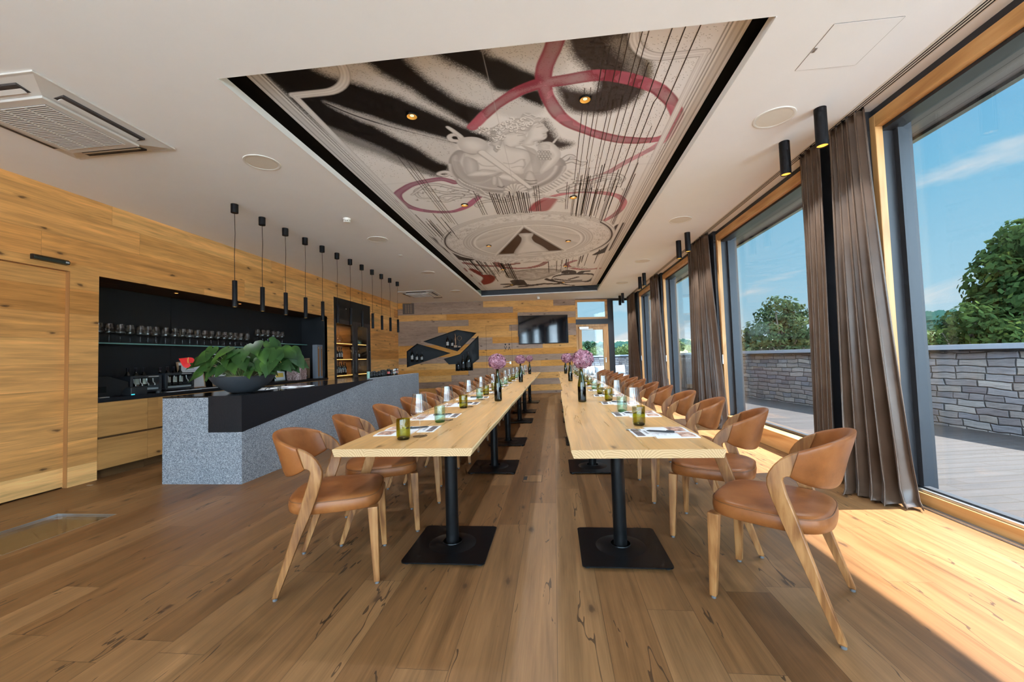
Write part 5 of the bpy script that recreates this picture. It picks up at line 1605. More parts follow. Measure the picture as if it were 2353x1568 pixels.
# ------------------------------------------------------------------ curtains
def velvet():
    m_, nt, out = newmat('brown_satin_velvet')
    t = nd(nt, 'ShaderNodeTexCoord')
    n = nd(nt, 'ShaderNodeTexNoise', {'Vector': t.outputs['Object'], 'Scale': 260.0, 'Detail': 2.0})
    n2 = nd(nt, 'ShaderNodeTexNoise', {'Vector': t.outputs['Object'], 'Scale': 4.0, 'Detail': 3.0})
    c = ramp(nt, n2.outputs[0], [(0.3, (0.075, 0.043, 0.026)), (0.7, (0.115, 0.070, 0.045))])
    p = nd(nt, 'ShaderNodeBsdfPrincipled', {'Base Color': c, 'Roughness': 0.36, 'Specular IOR Level': 0.5, 'Sheen Weight': 0.1, 'Sheen Roughness': 0.4})
    b = nd(nt, 'ShaderNodeBump', {'Strength': 0.08, 'Distance': 0.002, 'Height': n.outputs[0]})
    nt.links.new(b.outputs[0], p.inputs['Normal'])
    nt.links.new(p.outputs[0], out.inputs[0])
    return m_
M['velvet'] = velvet()
def curtain(label, A0, B0, A1, B1, seed, folds=6, amp0=0.026, amp1=0.052):
    r_ = random.Random(seed)
    t = thing('curtain', label, 'curtain', ((A0[0] + B0[0]) / 2, (A0[1] + B0[1]) / 2, 0), 0, 'brown curtains along the windows')
    ox, oy = t.location.x, t.location.y
    NU, NV = 120, 44
    ph = [r_.uniform(0.6, 1.4) for _ in range(folds + 2)]
    tot = sum(ph[:folds])
    cum = [0]
    for q in range(folds):
        cum.append(cum[-1] + ph[q] / tot)
    am = [r_.uniform(0.7, 1.25) for _ in range(folds + 1)]
    def pt(u, v):
        # v: 0 top .. 1 floor
        e = v ** 1.35
        ax, ay = A0[0] + (A1[0] - A0[0]) * e, A0[1] + (A1[1] - A0[1]) * e
        bx_, by_ = B0[0] + (B1[0] - B0[0]) * e, B0[1] + (B1[1] - B0[1]) * e
        q = 0
        while q < folds - 1 and u > cum[q + 1]:
            q += 1
        f = (u - cum[q]) / (cum[q + 1] - cum[q])
        s = math.sin(2 * PI * f) * am[q]
        d = Vector((bx_ - ax, by_ - ay, 0)); L_ = d.length; d.normalize()
        nrm = Vector((d.y, -d.x, 0))
        if nrm.x > 0:
            nrm = -nrm
        a = amp0 + (amp1 - amp0) * e
        hor = 0.012 * math.sin(4 * PI * f)
        p = Vector((ax, ay, 0)) + d * (u * L_ + hor) + nrm * (a * s)
        z = (CZ - 0.012) * (1 - v) + 0.0
        return p, z, nrm, d
    rows = []
    for j in range(NV + 1):
        v = j / NV
        row = []
        for i in range(NU + 1):
            u = i / NU
            p, z, nrm, d = pt(u, v)
            if v < 0.03:
                pass
            # cloth breaks and spreads on the floor
            brk = max(0.0, (v - 0.965) / 0.035)
            if brk > 0:
                k_ = 0.5 + 0.5 * math.sin(u * 9.0 + seed)
                p = p + nrm * (0.10 * brk * (0.35 + 0.65 * k_)) - Vector((0, 0.05, 0)) * brk * u
                z = 0.012 + 0.06 * (1 - brk) + 0.028 * (1 - brk) * math.sin(u * 31 + seed) + 0.012 * (0.5 + 0.5 * math.sin(u * 26 + seed)) * brk
            elif v > 0.90:
                w_ = (v - 0.90) / 0.065
                p = p + nrm * (0.018 * w_ * math.sin(u * 17 + seed * 2))
            row.append((p.x - ox, p.y - oy, max(0.006, z)))
        rows.append(row)
    b = MB(); b.grid(rows)
    o = b.build('drape', M['velvet'], t, 70)
    sm = o.modifiers.new('solid', 'SOLIDIFY'); sm.thickness = 0.004; sm.offset = 0
    b = MB()
    top = [(p[0], p[1], p[2]) for p in rows[0]]
    for q in range(0, NU + 1, 12):
        b.box(top[q][0] - 0.006, top[q][0] + 0.006, top[q][1] - 0.004, top[q][1] + 0.004, CZ - 0.02, CZ - 0.004)
    b.build('curtain_hook', M['black'], t)
    return t
curtain('brown velvet curtain on the near side of the first pier, puddled on the floor', (2.435, 3.66), (2.455, 3.335), (2.31, 3.56), (2.56, 3.215), 3, 5, 0.026, 0.060)
curtain('brown velvet curtain on the far side of the first pier, behind the two spots', (2.435, 3.82), (2.45, 4.14), (2.36, 3.78), (2.50, 4.22), 5, 4, 0.026, 0.045)
curtain('brown velvet curtain on the near side of the second pier', (2.43, 7.12), (2.445, 6.52), (2.36, 6.98), (2.55, 6.36), 8, 7, 0.028, 0.06)
curtain('brown velvet curtain on the far side of the second pier', (2.43, 7.16), (2.44, 7.42), (2.37, 7.14), (2.47, 7.52), 9, 4)
curtain('brown velvet curtain on the near side of the third pier', (2.43, 10.2), (2.445, 9.66), (2.37, 10.1), (2.55, 9.50), 12, 7)
curtain('brown velvet curtain at the end of the window wall', (2.43, 13.4), (2.445, 12.35), (2.38, 13.3), (2.53, 12.2), 15, 9)

# ------------------------------------------------------------------ things on the walls
t = thing('sensor_bar', 'black sensor bar above the sliding door', 'sensor', (XL, 3.46, 2.288))
b = MB(); b.prism([(0, -0.026), (0.045, -0.022), (0.05, 0.008), (0.03, 0.026), (0, 0.026)], lambda a_, z_, d_: (a_, d_, z_), -0.145, 0.145); b.build('casing', pmat('gloss_black_plastic', (0.006, 0.007, 0.009), 0.25), t, None, 0.003)
b = MB(); b.box(0.0505, 0.0515, 0.105, 0.135, -0.012, 0.004); b.build('printed_mark', M['wlabel'], t)

def bthing(name, label, cat, s, off, z, group=None):
    t = thing(name, label, cat, BM @ Vector((s, off, z)), BANG, group)
    return t
# television
t = bthing('television', 'wide black flat television on the far wall of boards', 'television', (bs(-1.135) + bs(0.47)) / 2, 0, (1.607 + 2.535) / 2)
tw, th = (bs(0.47) - bs(-1.135)) / 2, (2.535 - 1.607) / 2
b = MB(); b.box(-tw, tw, -0.045, -0.012, -th, th); b.build('bezel', M['lampblack'], t, None, 0.004)
b = MB(); b.box(-tw + 0.018, tw - 0.018, -0.0465, -0.045, -th + 0.022, th - 0.018); b.build('screen', pmat('tv_screen', (0.006, 0.006, 0.009), 0.06, spec=0.8), t)
b = MB(); b.box(-0.3, 0.3, -0.012, 0.0, -0.2, 0.2); b.build('wall_mount', M['black'], t)
b = MB(); b.box(-0.02, 0.02, -0.0468, -0.046, -th + 0.006, -th + 0.012); b.build('printed_mark', M['wlabel'], t)
# ventilation grille
t = bthing('ventilation_grille', 'brown slotted ventilation grille high in the far left corner', 'vent', bs(-4.606), 0, 2.855)
b = MB(); b.box(-0.18, 0.18, -0.012, 0, -0.172, 0.172); b.build('plate', pmat('grille_brown', (0.075, 0.04, 0.022), 0.5), t)
b = MB()
for i in range(3):
    for j in range(11):
        b.box(-0.10 + i * 0.08, -0.055 + i * 0.08, -0.0135, -0.012, -0.14 + j * 0.026, -0.128 + j * 0.026)
b.build('slots', pmat('grille_slot', (0.30, 0.17, 0.08), 0.5), t)

# bottles and trophies in the cut niches
M['brass'] = pmat('trophy_bronze', (0.24, 0.13, 0.07), 0.35, metal=0.6)
OFF = 0.12
def nb(s, z, h, r, lab, mat_=None):
    t = bottle(h, r, mat_ or M['wlabel'])
    t.location = BM @ Vector((s, OFF, z)); t.rotation_euler = (0, 0, BANG - PI / 2)
    t['label'] = lab
    t['group'] = 'bottles in the far wall niches'
b = MB(); b.box(1.50, 2.02, 0.01, 0.25, 1.553, 1.571)
tag(backframe(b.build('niche_shelf', M['niche'])), 'black shelf in the upper niche of the far wall', 'shelf')
b = MB(); b.box(0.262, 0.80, 0.01, 0.25, 1.14, 1.156)
tag(backframe(b.build('niche_shelf', M['niche'])), 'black shelf in the left niche of the far wall', 'shelf')
nb(1.55, 1.571, 0.41, 0.05, 'tall dark bottle in the upper wall niche')
nb(1.70, 1.571, 0.32, 0.042, 'shorter dark bottle in the upper wall niche')
nb(0.406, 1.156, 0.41, 0.046, 'tallest dark bottle in the left wall niche')
nb(0.558, 1.156, 0.31, 0.040, 'middle dark bottle in the left wall niche')
nb(0.717, 1.156, 0.30, 0.042, 'right dark bottle in the left wall niche')
nb(1.874, 0.812, 0.33, 0.046, 'smallest dark bottle in the lower wall niche', M['blabel'])
nb(2.036, 0.812, 0.50, 0.06, 'middle dark bottle in the lower wall niche', M['blabel'])
nb(2.208, 0.812, 0.61, 0.09, 'very large dark bottle in the lower wall niche', M['blabel'])
t = bthing('statuette', 'slim bronze award statuette in the upper wall niche', 'trophy', 1.805, OFF, 1.571)
b = MB(); b.box(-0.05, 0.05, -0.04, 0.04, 0, 0.07); b.build('plinth', M['framewood'], t)
b = MB(); b.tube([(0, 0, 0.07), (0.006, 0, 0.16), (-0.004, 0, 0.25), (0.0, 0, 0.33), (0.002, 0, 0.37), (-0.002, 0, 0.40), (-0.01, 0, 0.46)], [0.02, 0.026, 0.034, 0.028, 0.014, 0.022, 0.006], 12); b.build('figure', M['brass'], t, 60)
t = bthing('ring_trophy', 'bronze ring trophy on a thin rod in the upper wall niche', 'trophy', 1.935, OFF, 1.571)
b = MB(); b.box(-0.045, 0.045, -0.03, 0.03, 0, 0.045); b.build('plinth', M['framewood'], t)
b = MB(); b.tube([(0, 0, 0.045), (0, 0, 0.23)], 0.004, 8); b.build('rod', M['brass'], t, 60)
b = MB(); b.tube([(0.07 * math.cos(2 * PI * q / 28), 0, 0.30 + 0.07 * math.sin(2 * PI * q / 28)) for q in range(29)], 0.008, 8, 0, False); b.build('ring', M['brass'], t, 60)

# floor items
t = thing('floor_hatch', 'clear glass panel in the floor before the sliding door', 'floor panel', ((HX0 + HX1) / 2, (HY0 + HY1) / 2, 0))
hx, hy = (HX1 - HX0) / 2, (HY1 - HY0) / 2
b = MB(); b.box(-hx + 0.004, hx - 0.004, -hy + 0.004, hy - 0.004, -0.022, -0.002); b.build('glass_plate', M['glass'], t)
b = MB()
for q in ((-hx, -hx + 0.004, -hy, hy), (hx - 0.004, hx, -hy, hy), (-hx, hx, -hy, -hy + 0.004), (-hx, hx, hy - 0.004, hy)):
    b.box(q[0], q[1], q[2], q[3], -0.022, 0.001)
b.build('metal_edge', M['alu'], t)
t = thing('floor_outlet', 'flush oak floor outlet with small black flap between the tables', 'outlet', (-0.25, 3.95, 0))
b = MB(); b.box(-0.088, 0.088, -0.11, 0.11, 0.0, 0.0012); b.build('lid', M['floor'], t)
b = MB()
for q in ((-0.09, -0.087, -0.112, 0.112), (0.087, 0.09, -0.112, 0.112), (-0.09, 0.09, -0.112, -0.109), (-0.09, 0.09, 0.109, 0.112)):
    b.box(q[0], q[1], q[2], q[3], 0, 0.0016)
b.build('joint', M['gap'], t)
b = MB(); b.box(-0.085, -0.055, -0.05, 0.06, 0.001, 0.003); b.build('flap', M['black'], t)
b = MB(); b.box(-0.03, 0.03, -0.01, 0.01, 0, 0.003)
tag(b.build('door_guide', M['alu']), 'tiny metal door guide on the floor by the oak wall', 'guide').location = (-4.80, 3.73, 0)

# ------------------------------------------------------------------ painted ceiling panel
PX0, PX1, PY0, PY1 = -2.055, 1.272, 2.10, 11.66
NXg, NYg = 620, 740
gx = np.linspace(PX0, PX1, NXg)
gy = 1.0 / np.linspace(1 / PY0, 1 / PY1, NYg)
GX, GY = np.meshgrid(gx, gy)
FX, FY = GX.ravel(), GY.ravel()
COLR = np.empty((FX.size, 3))
COLR[:] = (0.74, 0.715, 0.69)
nrs = np.random.RandomState(5)
GR = nrs.rand(FX.size)
def _lat(seed):
    return np.random.RandomState(seed).rand(64, 64)
LAT = [_lat(s) for s in range(6)]
def vnoise(x, y, k):
    xi = np.floor(x).astype(int); yi = np.floor(y).astype(int)
    fx = x - xi; fy = y - yi
    fx = fx * fx * (3 - 2 * fx); fy = fy * fy * (3 - 2 * fy)
    L_ = LAT[k % 6]
    a = L_[xi % 64, yi % 64]; b_ = L_[(xi + 1) % 64, yi % 64]; c = L_[xi % 64, (yi + 1) % 64]; d = L_[(xi + 1) % 64, (yi + 1) % 64]
    return (a * (1 - fx) + b_ * fx) * (1 - fy) + (c * (1 - fx) + d * fx) * fy
def fbm(x, y, o=4, k=0):
    s = 0; a = 0.5
    for i in range(o):
        s = s + a * vnoise(x * 2 ** i + 11.3 * i, y * 2 ** i + 7.7 * i, k + i)
        a *= 0.5
    return s / (1 - 0.5 ** o)
NB1 = fbm(FX * 3, FY * 3, 4, 0)
NB2 = fbm(FX * 14, FY * 14, 3, 2)
def mp(px, py):
    d = fw + rr * ((px - 1176.5) / FPX) - uu * ((py - 784.0) / FPX)
    t = (MZ - CAMZ) / d.z
    return (d.x * t, d.y * t)
def sst(a, b_, x):
    t = np.clip((x - a) / (b_ - a), 0, 1)
    return t * t * (3 - 2 * t)
def segd(x, y, pts, closed=False):
    best = np.full(x.shape, 1e9)
    n = len(pts)
    for i in range(n if closed else n - 1):
        ax, ay = pts[i]; bx, by = pts[(i + 1) % n]
        dx, dy = bx - ax, by - ay
        L2 = dx * dx + dy * dy + 1e-12
        t = np.clip(((x - ax) * dx + (y - ay) * dy) / L2, 0, 1)
        best = np.minimum(best, (x - ax - t * dx) ** 2 + (y - ay - t * dy) ** 2)
    return np.sqrt(best)
def inside(x, y, pts):
    r_ = np.zeros(x.shape, bool)
    n = len(pts)
    for i in range(n):
        ax, ay = pts[i]; bx, by = pts[(i + 1) % n]
        if ay == by:
            continue
        c = ((ay > y) != (by > y)) & (x < (bx - ax) * (y - ay) / (by - ay) + ax)
        r_ ^= c
    return r_
def sel(pts, pad):
    xs = [p[0] for p in pts]; ys_ = [p[1] for p in pts]
    return np.nonzero((FX > min(xs) - pad) & (FX < max(xs) + pad) & (FY > min(ys_) - pad) & (FY < max(ys_) + pad))[0]
def put_col(idx, a, col):
    COLR[idx] = COLR[idx] * (1 - a[:, None]) + np.asarray(col) * a[:, None]
def smoothpoly(pts, closed=False, n=6):
    P_ = [Vector((p[0], p[1])) for p in pts]
    o = []
    m_ = len(P_)
    for i in range(m_ if closed else m_ - 1):
        if closed:
            p0, p1, p2, p3 = P_[(i - 1) % m_], P_[i], P_[(i + 1) % m_], P_[(i + 2) % m_]
        else:
            p0, p1, p2, p3 = P_[max(i - 1, 0)], P_[i], P_[i + 1], P_[min(i + 2, m_ - 1)]
        for q in range(n):
            t = q / n
            v = 0.5 * ((2 * p1) + (p2 - p0) * t + (2 * p0 - 5 * p1 + 4 * p2 - p3) * t * t + (3 * p1 - p0 - 3 * p2 + p3) * t ** 3)
            o.append((v.x, v.y))
    if not closed:
        o.append(tuple(P_[-1]))
    return o
def fill(pts, col, soft=0.006, alpha=1.0, stip=0.0, sm=True, bevel=0.0, lo=0.7):
    if sm:
        pts = smoothpoly(pts, True, 4)
    pad = soft + stip + 0.02
    idx = sel(pts, pad)
    if not len(idx):
        return
    x, y = FX[idx], FY[idx]
    d = segd(x, y, pts, True)
    d = np.where(inside(x, y, pts), d, -d)
    if stip:
        dn = d / stip + (NB1[idx] - 0.5) * 0.9
        a = 0.62 * sst(-1.2, 1.2, dn) + 0.38 * (dn * 0.5 + 0.5 > GR[idx] * 0.9 + 0.05)
    else:
        a = sst(-soft, soft, d)
    c = np.tile(np.asarray(col, float), (len(idx), 1))
    if bevel:
        sh = lo + (1 - lo) * sst(0, bevel, d) + 0.10 * (NB1[idx] - 0.5)
        c = c * sh[:, None]
    COLR[idx] = COLR[idx] * (1 - (a * alpha)[:, None]) + c * (a * alpha)[:, None]
def stroke(pts, w_, col, soft=0.004, alpha=1.0, sm=True, w2=None, var=0.0):
    if sm:
        pts = smoothpoly(pts, False, 5)
    w2 = w_ if w2 is None else w2
    n = len(pts)
    idx = sel(pts, max(w_, w2) + soft + 0.02)
    if not len(idx):
        return
    x, y = FX[idx], FY[idx]
    best = np.full(x.shape, 1e9); tt = np.zeros(x.shape)
    for i in range(n - 1):
        ax, ay = pts[i]; bx, by = pts[i + 1]
        dx, dy = bx - ax, by - ay
        L2 = dx * dx + dy * dy + 1e-12
        t = np.clip(((x - ax) * dx + (y - ay) * dy) / L2, 0, 1)
        dd = (x - ax - t * dx) ** 2 + (y - ay - t * dy) ** 2
        m_ = dd < best
        best = np.where(m_, dd, best); tt = np.where(m_, (i + t) / (n - 1), tt)
    hw_ = 0.5 * (w_ + (w2 - w_) * tt)
    d = hw_ * (1 + var * (NB1[idx] - 0.5) * 2) - np.sqrt(best)
    a = sst(-soft, soft, d) * alpha
    c = np.tile(np.asarray(col, float), (len(idx), 1))
    COLR[idx] = COLR[idx] * (1 - a[:, None]) + c * a[:, None]
    return idx, d, a
def tr(pts, ox, oy, s):
    return [mp(ox + a * s, oy + b_ * s) for a, b_ in pts]
A1 = lambda p: tr(p, 450, 0, 0.34)
A2 = lambda p: tr(p, 1150, 0, 0.2975)
A3 = lambda p: tr(p, 850, 220, 0.27625)
AB = lambda p: tr(p, 1000, 240, 0.15304)
A6 = lambda p: tr(p, 1040, 600, 0.16150)
INK = (0.010, 0.008, 0.009)
BRN = (0.052, 0.040, 0.038)
PALE = (0.60, 0.575, 0.55)
# dark sprayed field with pale streaks
fill(A1([(-60, 400), (300, 300), (440, 300), (900, 200), (2350, 60), (2350, 300), (2352, 520), (2100, 640), (1880, 860), (1950, 900), (2010, 960), (1770, 960), (1740, 1010), (1720, 1150), (1640, 1200), (1430, 1130), (1250, 1050), (1060, 980), (880, 890), (760, 800), (640, 690), (500, 560), (300, 440)]), INK, stip=0.05)
fill(A1([(1080, 400), (1250, 500), (1420, 590), (1560, 680), (1700, 760), (1850, 850), (1840, 868), (1640, 780), (1440, 690), (1340, 640), (1060, 560), (850, 490), (740, 400)]), PALE, stip=0.045)
fill(A1([(1560, 360), (1700, 430), (1850, 500), (2000, 570), (2130, 640), (2080, 690), (1940, 730), (1800, 680), (1650, 590), (1530, 500), (1420, 370)]), PALE, stip=0.05)
fill(A1([(1950, 300), (2400, 230), (2480, 480), (2350, 505), (2280, 520), (2100, 430)]), PALE, stip=0.05)
fill(A1([(2130, 650), (2330, 690), (2360, 740), (2250, 800), (2100, 790), (1960, 735)]), PALE, stip=0.04)
fill(A1([(870, 688), (1050, 745), (1300, 825), (1500, 885), (1750, 955), (1765, 975), (1400, 905), (1200, 850), (1000, 770)]), (0.42, 0.40, 0.39), stip=0.03)
stroke(A1([(880, 700), (1100, 790), (1400, 880), (1760, 968)]), 0.014, INK)
fill(A1([(1230, 850), (1500, 905), (1765, 985), (1745, 1110), (1640, 1090), (1500, 1000), (1350, 930)]), PALE, stip=0.05)
fill(A1([(760, 800), (1000, 900), (1250, 1000), (1430, 1090), (1640, 1190), (1250, 1075), (900, 950)]), (0.45, 0.43, 0.41), stip=0.035, alpha=0.5)
# right sprayed field
fill(A2([(520, 250), (700, 200), (980, 180), (1070, 330), (1125, 420), (1168, 520), (1150, 640), (1060, 760), (950, 830), (800, 880), (620, 872), (540, 850), (470, 790), (430, 650), (600, 695), (720, 705), (745, 640), (700, 580), (640, 500), (560, 420)]), BRN, stip=0.045)
fill(A2([(880, 330), (960, 300), (1060, 430), (1090, 560), (1040, 600), (980, 480)]), (0.34, 0.31, 0.27), stip=0.06, alpha=0.7)
fill(A2([(1060, 330), (1120, 420), (1165, 520), (1150, 640), (1060, 760), (1120, 640), (1135, 520)]), (0.17, 0.14, 0.085), stip=0.02, alpha=0.8)
fill(A2([(-60, 460), (170, 540), (300, 600), (290, 650), (120, 700), (-60, 680)]), INK, stip=0.03)
fill(A2([(140, 740), (300, 690), (340, 820), (250, 800)]), INK, stip=0.03)
fill(A2([(330, 940), (380, 980), (450, 1070), (560, 1105), (520, 1140), (400, 1150), (300, 1120)]), BRN, stip=0.05)
# fine speckle around the sprayed parts
msk = (fbm(FX * 1.1 + 3, FY * 1.1, 2, 1) > 0.50) & (FY < 4.2) & (GR > 0.972)
COLR[msk] = COLR[msk] * 0.35
# wine rings
def ring(pts, w_, col=(0.29, 0.040, 0.066), alpha=0.95, var=0.25):
    r_ = stroke(pts, w_, col, 0.012, 0.0, True, None, var)
    if r_ is None:
        return
    idx, d, a = r_
    a = sst(-0.006, 0.008, d)
    edge = np.exp(-(d / 0.02) ** 2)
    n_ = fbm(FX[idx] * 5, FY[idx] * 5, 3, 3)
    al = a * alpha * np.clip(0.78 + 0.40 * n_ + 0.25 * edge - 0.12, 0, 1)
    c = np.asarray(col)[None, :] * (0.75 + 0.7 * (n_[:, None] - 0.2)) + np.array([0.10, 0.05, 0.06])[None, :] * (n_[:, None] > 0.55)
    COLR[idx] = COLR[idx] * (1 - al[:, None]) + c * al[:, None]
PXY = lambda p: [mp(a, b_) for a, b_ in p]
ring(PXY([(1288, 60), (1270, 110), (1252, 155), (1250, 190), (1262, 230), (1290, 270), (1340, 298), (1420, 320), (1500, 322), (1540, 305), (1556, 275), (1548, 245), (1520, 210), (1490, 195), (1430, 178), (1370, 174), (1290, 186), (1230, 196), (1180, 216), (1130, 250), (1086, 292)]), 0.115)
ring(PXY([(1540, 312), (1500, 340), (1440, 372), (1390, 400), (1345, 416)]), 0.085, (0.42, 0.14, 0.19), 0.8)
ring(A3([(705, 722), (600, 695), (480, 710), (350, 740), (260, 790), (230, 830), (270, 890), (370, 940), (520, 965), (680, 965), (790, 930), (860, 880), (905, 840)]), 0.10, (0.28, 0.055, 0.13))
ring(A3([(1340, 950), (1400, 890), (1480, 850), (1600, 820), (1750, 800), (1900, 805), (2050, 830), (2110, 880), (2090, 940), (2020, 1000), (1925, 1052)]), 0.085, (0.40, 0.09, 0.13), 0.85)
fill(A3([(1330, 962), (1352, 900), (1440, 868), (1560, 850), (1530, 905), (1470, 960)]), (0.34, 0.06, 0.07), 0.03, 0.85)
ring(A6([(150, 25), (400, 65), (640, 70), (930, 35)]), 0.13, (0.20, 0.03, 0.03))
ring(A6([(620, 25), (700, 85), (900, 106), (1100, 95), (1250, 60), (1325, 18)]), 0.14, (0.22, 0.03, 0.035))
ring(A6([(1740, -4), (1620, 45), (1690, 97), (1850, 120), (2110, 104)]), 0.12, (0.34, 0.07, 0.10))
fill(A6([(230, 118), (300, 113), (450, 178), (560, 200), (612, 245), (560, 310), (440, 338), (400, 300), (430, 240), (350, 190)]), (0.26, 0.03, 0.025), 0.03)
for q in ([(145, 100), (185, 100), (222, 150), (180, 152)], [(245, 190), (262, 192), (290, 220), (265, 222)], [(355, 308), (380, 308), (415, 346), (390, 348)]):
    fill(A6(q), (0.24, 0.035, 0.035), 0.01, sm=False)
# scrolls
G1, G2, G3 = (0.62, 0.595, 0.575), (0.40, 0.38, 0.37), (0.22, 0.205, 0.20)
def scroll(pts, w_=0.03, w2=0.012):
    stroke(pts, w_ * 1.5, G3, 0.006, 0.9, True, w2 * 1.5)
    stroke(pts, w_, (0.68, 0.655, 0.63), 0.006, 1.0, True, w2)
def curl(cx, cy, r0, turns, a0, s=1):
    return [(cx + (r0 * (1 - 0.8 * q / 16)) * math.cos(a0 + s * turns * 2 * PI * q / 16), cy + (r0 * (1 - 0.8 * q / 16)) * math.sin(a0 + s * turns * 2 * PI * q / 16)) for q in range(17)]
LW_ = [[(860, 840), (760, 800), (640, 810), (520, 790), (430, 770), (380, 800), (420, 850), (500, 855)], [(860, 830), (720, 850), (640, 880), (580, 880)], [(800, 790), (700, 770), (560, 740), (470, 745), (400, 790), (350, 825)], [(760, 830), (640, 830), (590, 850), (640, 870)], [(905, 820), (1000, 850), (1100, 880), (1240, 850), (1380, 840), (1500, 845), (1600, 860), (1610, 880), (1570, 880)], [(1060, 870), (960, 880), (890, 905), (900, 925), (930, 920)],
       [(1580, 790), (1700, 740), (1800, 700), (1900, 670), (2040, 655), (2110, 690), (2060, 735), (2000, 735)], [(1590, 800), (1750, 790), (1900, 790), (2040, 760)], [(1720, 720), (1850, 720), (1980, 690), (2080, 700)], [(1600, 560), (1680, 540), (1740, 560), (1790, 560), (1760, 580)], [(1620, 530), (1660, 500), (1700, 510)], [(690, 660), (640, 635), (590, 640), (570, 655), (620, 668), (660, 655)], [(1100, 800), (1180, 830), (1300, 835), (1420, 800)], [(950, 790), (1060, 820), (1180, 800)], [(880, 790), (760, 740), (720, 690)]]
for p in LW_:
    scroll(A3(p), 0.062, 0.024)
rs = random.Random(8)
for (x0, x1, y0, y1, n) in ((360, 900, 745, 880, 60), (1560, 2110, 650, 800, 60), (900, 1560, 790, 845, 60)):
    for q in range(n):
        x, y = rs.uniform(x0, x1), rs.uniform(y0, y1)
        dx, dy = rs.uniform(-40, 40), rs.uniform(-12, 12)
        stroke(A3([(x, y), (x + dx * 0.5, y + dy - 6), (x + dx, y + dy)]), rs.uniform(0.01, 0.022), G3 if q % 2 else G1, 0.004, 0.65, True, 0.004)
# the two busts in their dish
BASE = (0.62, 0.59, 0.565)
LITE = (0.73, 0.70, 0.67)
fill(AB([(200, 880), (230, 780), (330, 690), (480, 700), (1000, 760), (1500, 760), (1880, 800), (1970, 940), (1900, 1060), (1760, 1180), (1500, 1285), (1250, 1335), (1000, 1345), (700, 1315), (450, 1240), (300, 1130), (225, 1000)]), (0.47, 0.44, 0.43), 0.01, bevel=0.12, lo=0.72)
for q in range(3):
    k_ = 1 - 0.075 * q
    stroke(AB([(1080 + (x - 1080) * k_, 930 + (y - 930) * k_) for x, y in [(215, 900), (260, 1060), (450, 1230), (700, 1305), (1000, 1335), (1250, 1325), (1500, 1275), (1750, 1170), (1890, 1050), (1950, 930)]]), 0.03, (0.66, 0.635, 0.61) if q != 1 else (0.33, 0.31, 0.30), 0.012, 0.8)
for q in range(26):
    t_ = q / 25
    if t_ < 0.35:
        x, y = 340 + 1000 * t_, 1130 + 330 * t_ ** 0.7
        p = [(x, y), (x + 70, y + 55)]
    elif t_ > 0.55:
        u_ = (t_ - 0.55) / 0.45
        x, y = 1520 + 480 * u_, 1290 - 290 * u_ ** 1.5
        p = [(x, y), (x + 70, y + 40)]
    else:
        continue
    stroke(AB(p), 0.03, G2, 0.006, 0.8); stroke(AB([(a + 14, b_ - 8) for a, b_ in p]), 0.018, LITE, 0.006, 0.9)
fill(AB([(440, 730), (560, 760), (700, 715), (780, 640), (900, 560), (1050, 590), (1180, 650), (1400, 690), (1440, 830), (1360, 1000), (1290, 1050), (1130, 1030), (640, 1010), (560, 1040), (450, 1030), (430, 900), (400, 800)]), LITE, 0.008, bevel=0.10, lo=0.80)
fill(AB([(1280, 610), (1400, 640), (1520, 700), (1600, 880), (1620, 1040), (1500, 1060), (1380, 1120), (1330, 1000), (1430, 830), (1380, 690)]), BASE, 0.008, bevel=0.08, lo=0.80)
fill(AB([(360, 860), (420, 740), (450, 745), (430, 880), (440, 960), (400, 930)]), LITE, 0.006, bevel=0.04)
fill(AB([(430, 830), (470, 780), (600, 830), (640, 900), (640, 1010), (540, 1050), (460, 1030), (430, 930)]), (0.62, 0.59, 0.57), 0.008, bevel=0.09, lo=0.78)
fill(AB([(480, 1060), (640, 1000), (900, 1010), (1130, 1060), (1240, 1110), (1190, 1160), (1040, 1130), (800, 1080), (560, 1080)]), LITE, 0.008, bevel=0.05, lo=0.78)
fill(AB([(250, 800), (330, 760), (360, 900), (430, 1040), (600, 1150), (760, 1120), (1000, 1020), (1010, 1050), (780, 1170), (640, 1210), (450, 1160), (320, 1050), (260, 920)]), BASE, 0.008, bevel=0.06, lo=0.76)
for q in range(5):
    stroke(AB([(275 + 22 * q, 850 + 5 * q), (320 + 22 * q, 1000), (450 + 18 * q, 1120 - 4 * q), (640, 1190 - 20 * q), (800, 1120 - 14 * q), (990, 1035 - 4 * q)]), 0.013, G2, 0.008, 0.65)
fill(AB([(850, 1090), (930, 1090), (925, 1205), (850, 1205)]), BASE, 0.006, bevel=0.03); fill(AB([(930, 1100), (980, 1105), (1035, 1225), (950, 1225)]), BASE, 0.006, bevel=0.03)
stroke(AB([(940, 1230), (1000, 1250), (1035, 1228)]), 0.02, G3, 0.005)
fill(AB([(1380, 1010), (1470, 1020), (1530, 1160), (1500, 1195), (1400, 1180), (1330, 1140)]), BASE, 0.006, bevel=0.04)
stroke(AB([(1350, 1135), (1430, 1150), (1520, 1140)]), 0.02, G3, 0.006); stroke(AB([(1390, 1190), (1450, 1200), (1520, 1185)]), 0.02, G3, 0.006)
for q in range(6):
    stroke(AB([(1400 + 28 * q, 700 + 18 * q), (1450 + 26 * q, 860 + 10 * q), (1480 + 20 * q, 1040)]), 0.012, G2, 0.008, 0.6)
stroke(AB([(1140, 650), (1250, 660), (1380, 700), (1500, 760)]), 0.018, G2, 0.008, 0.7)
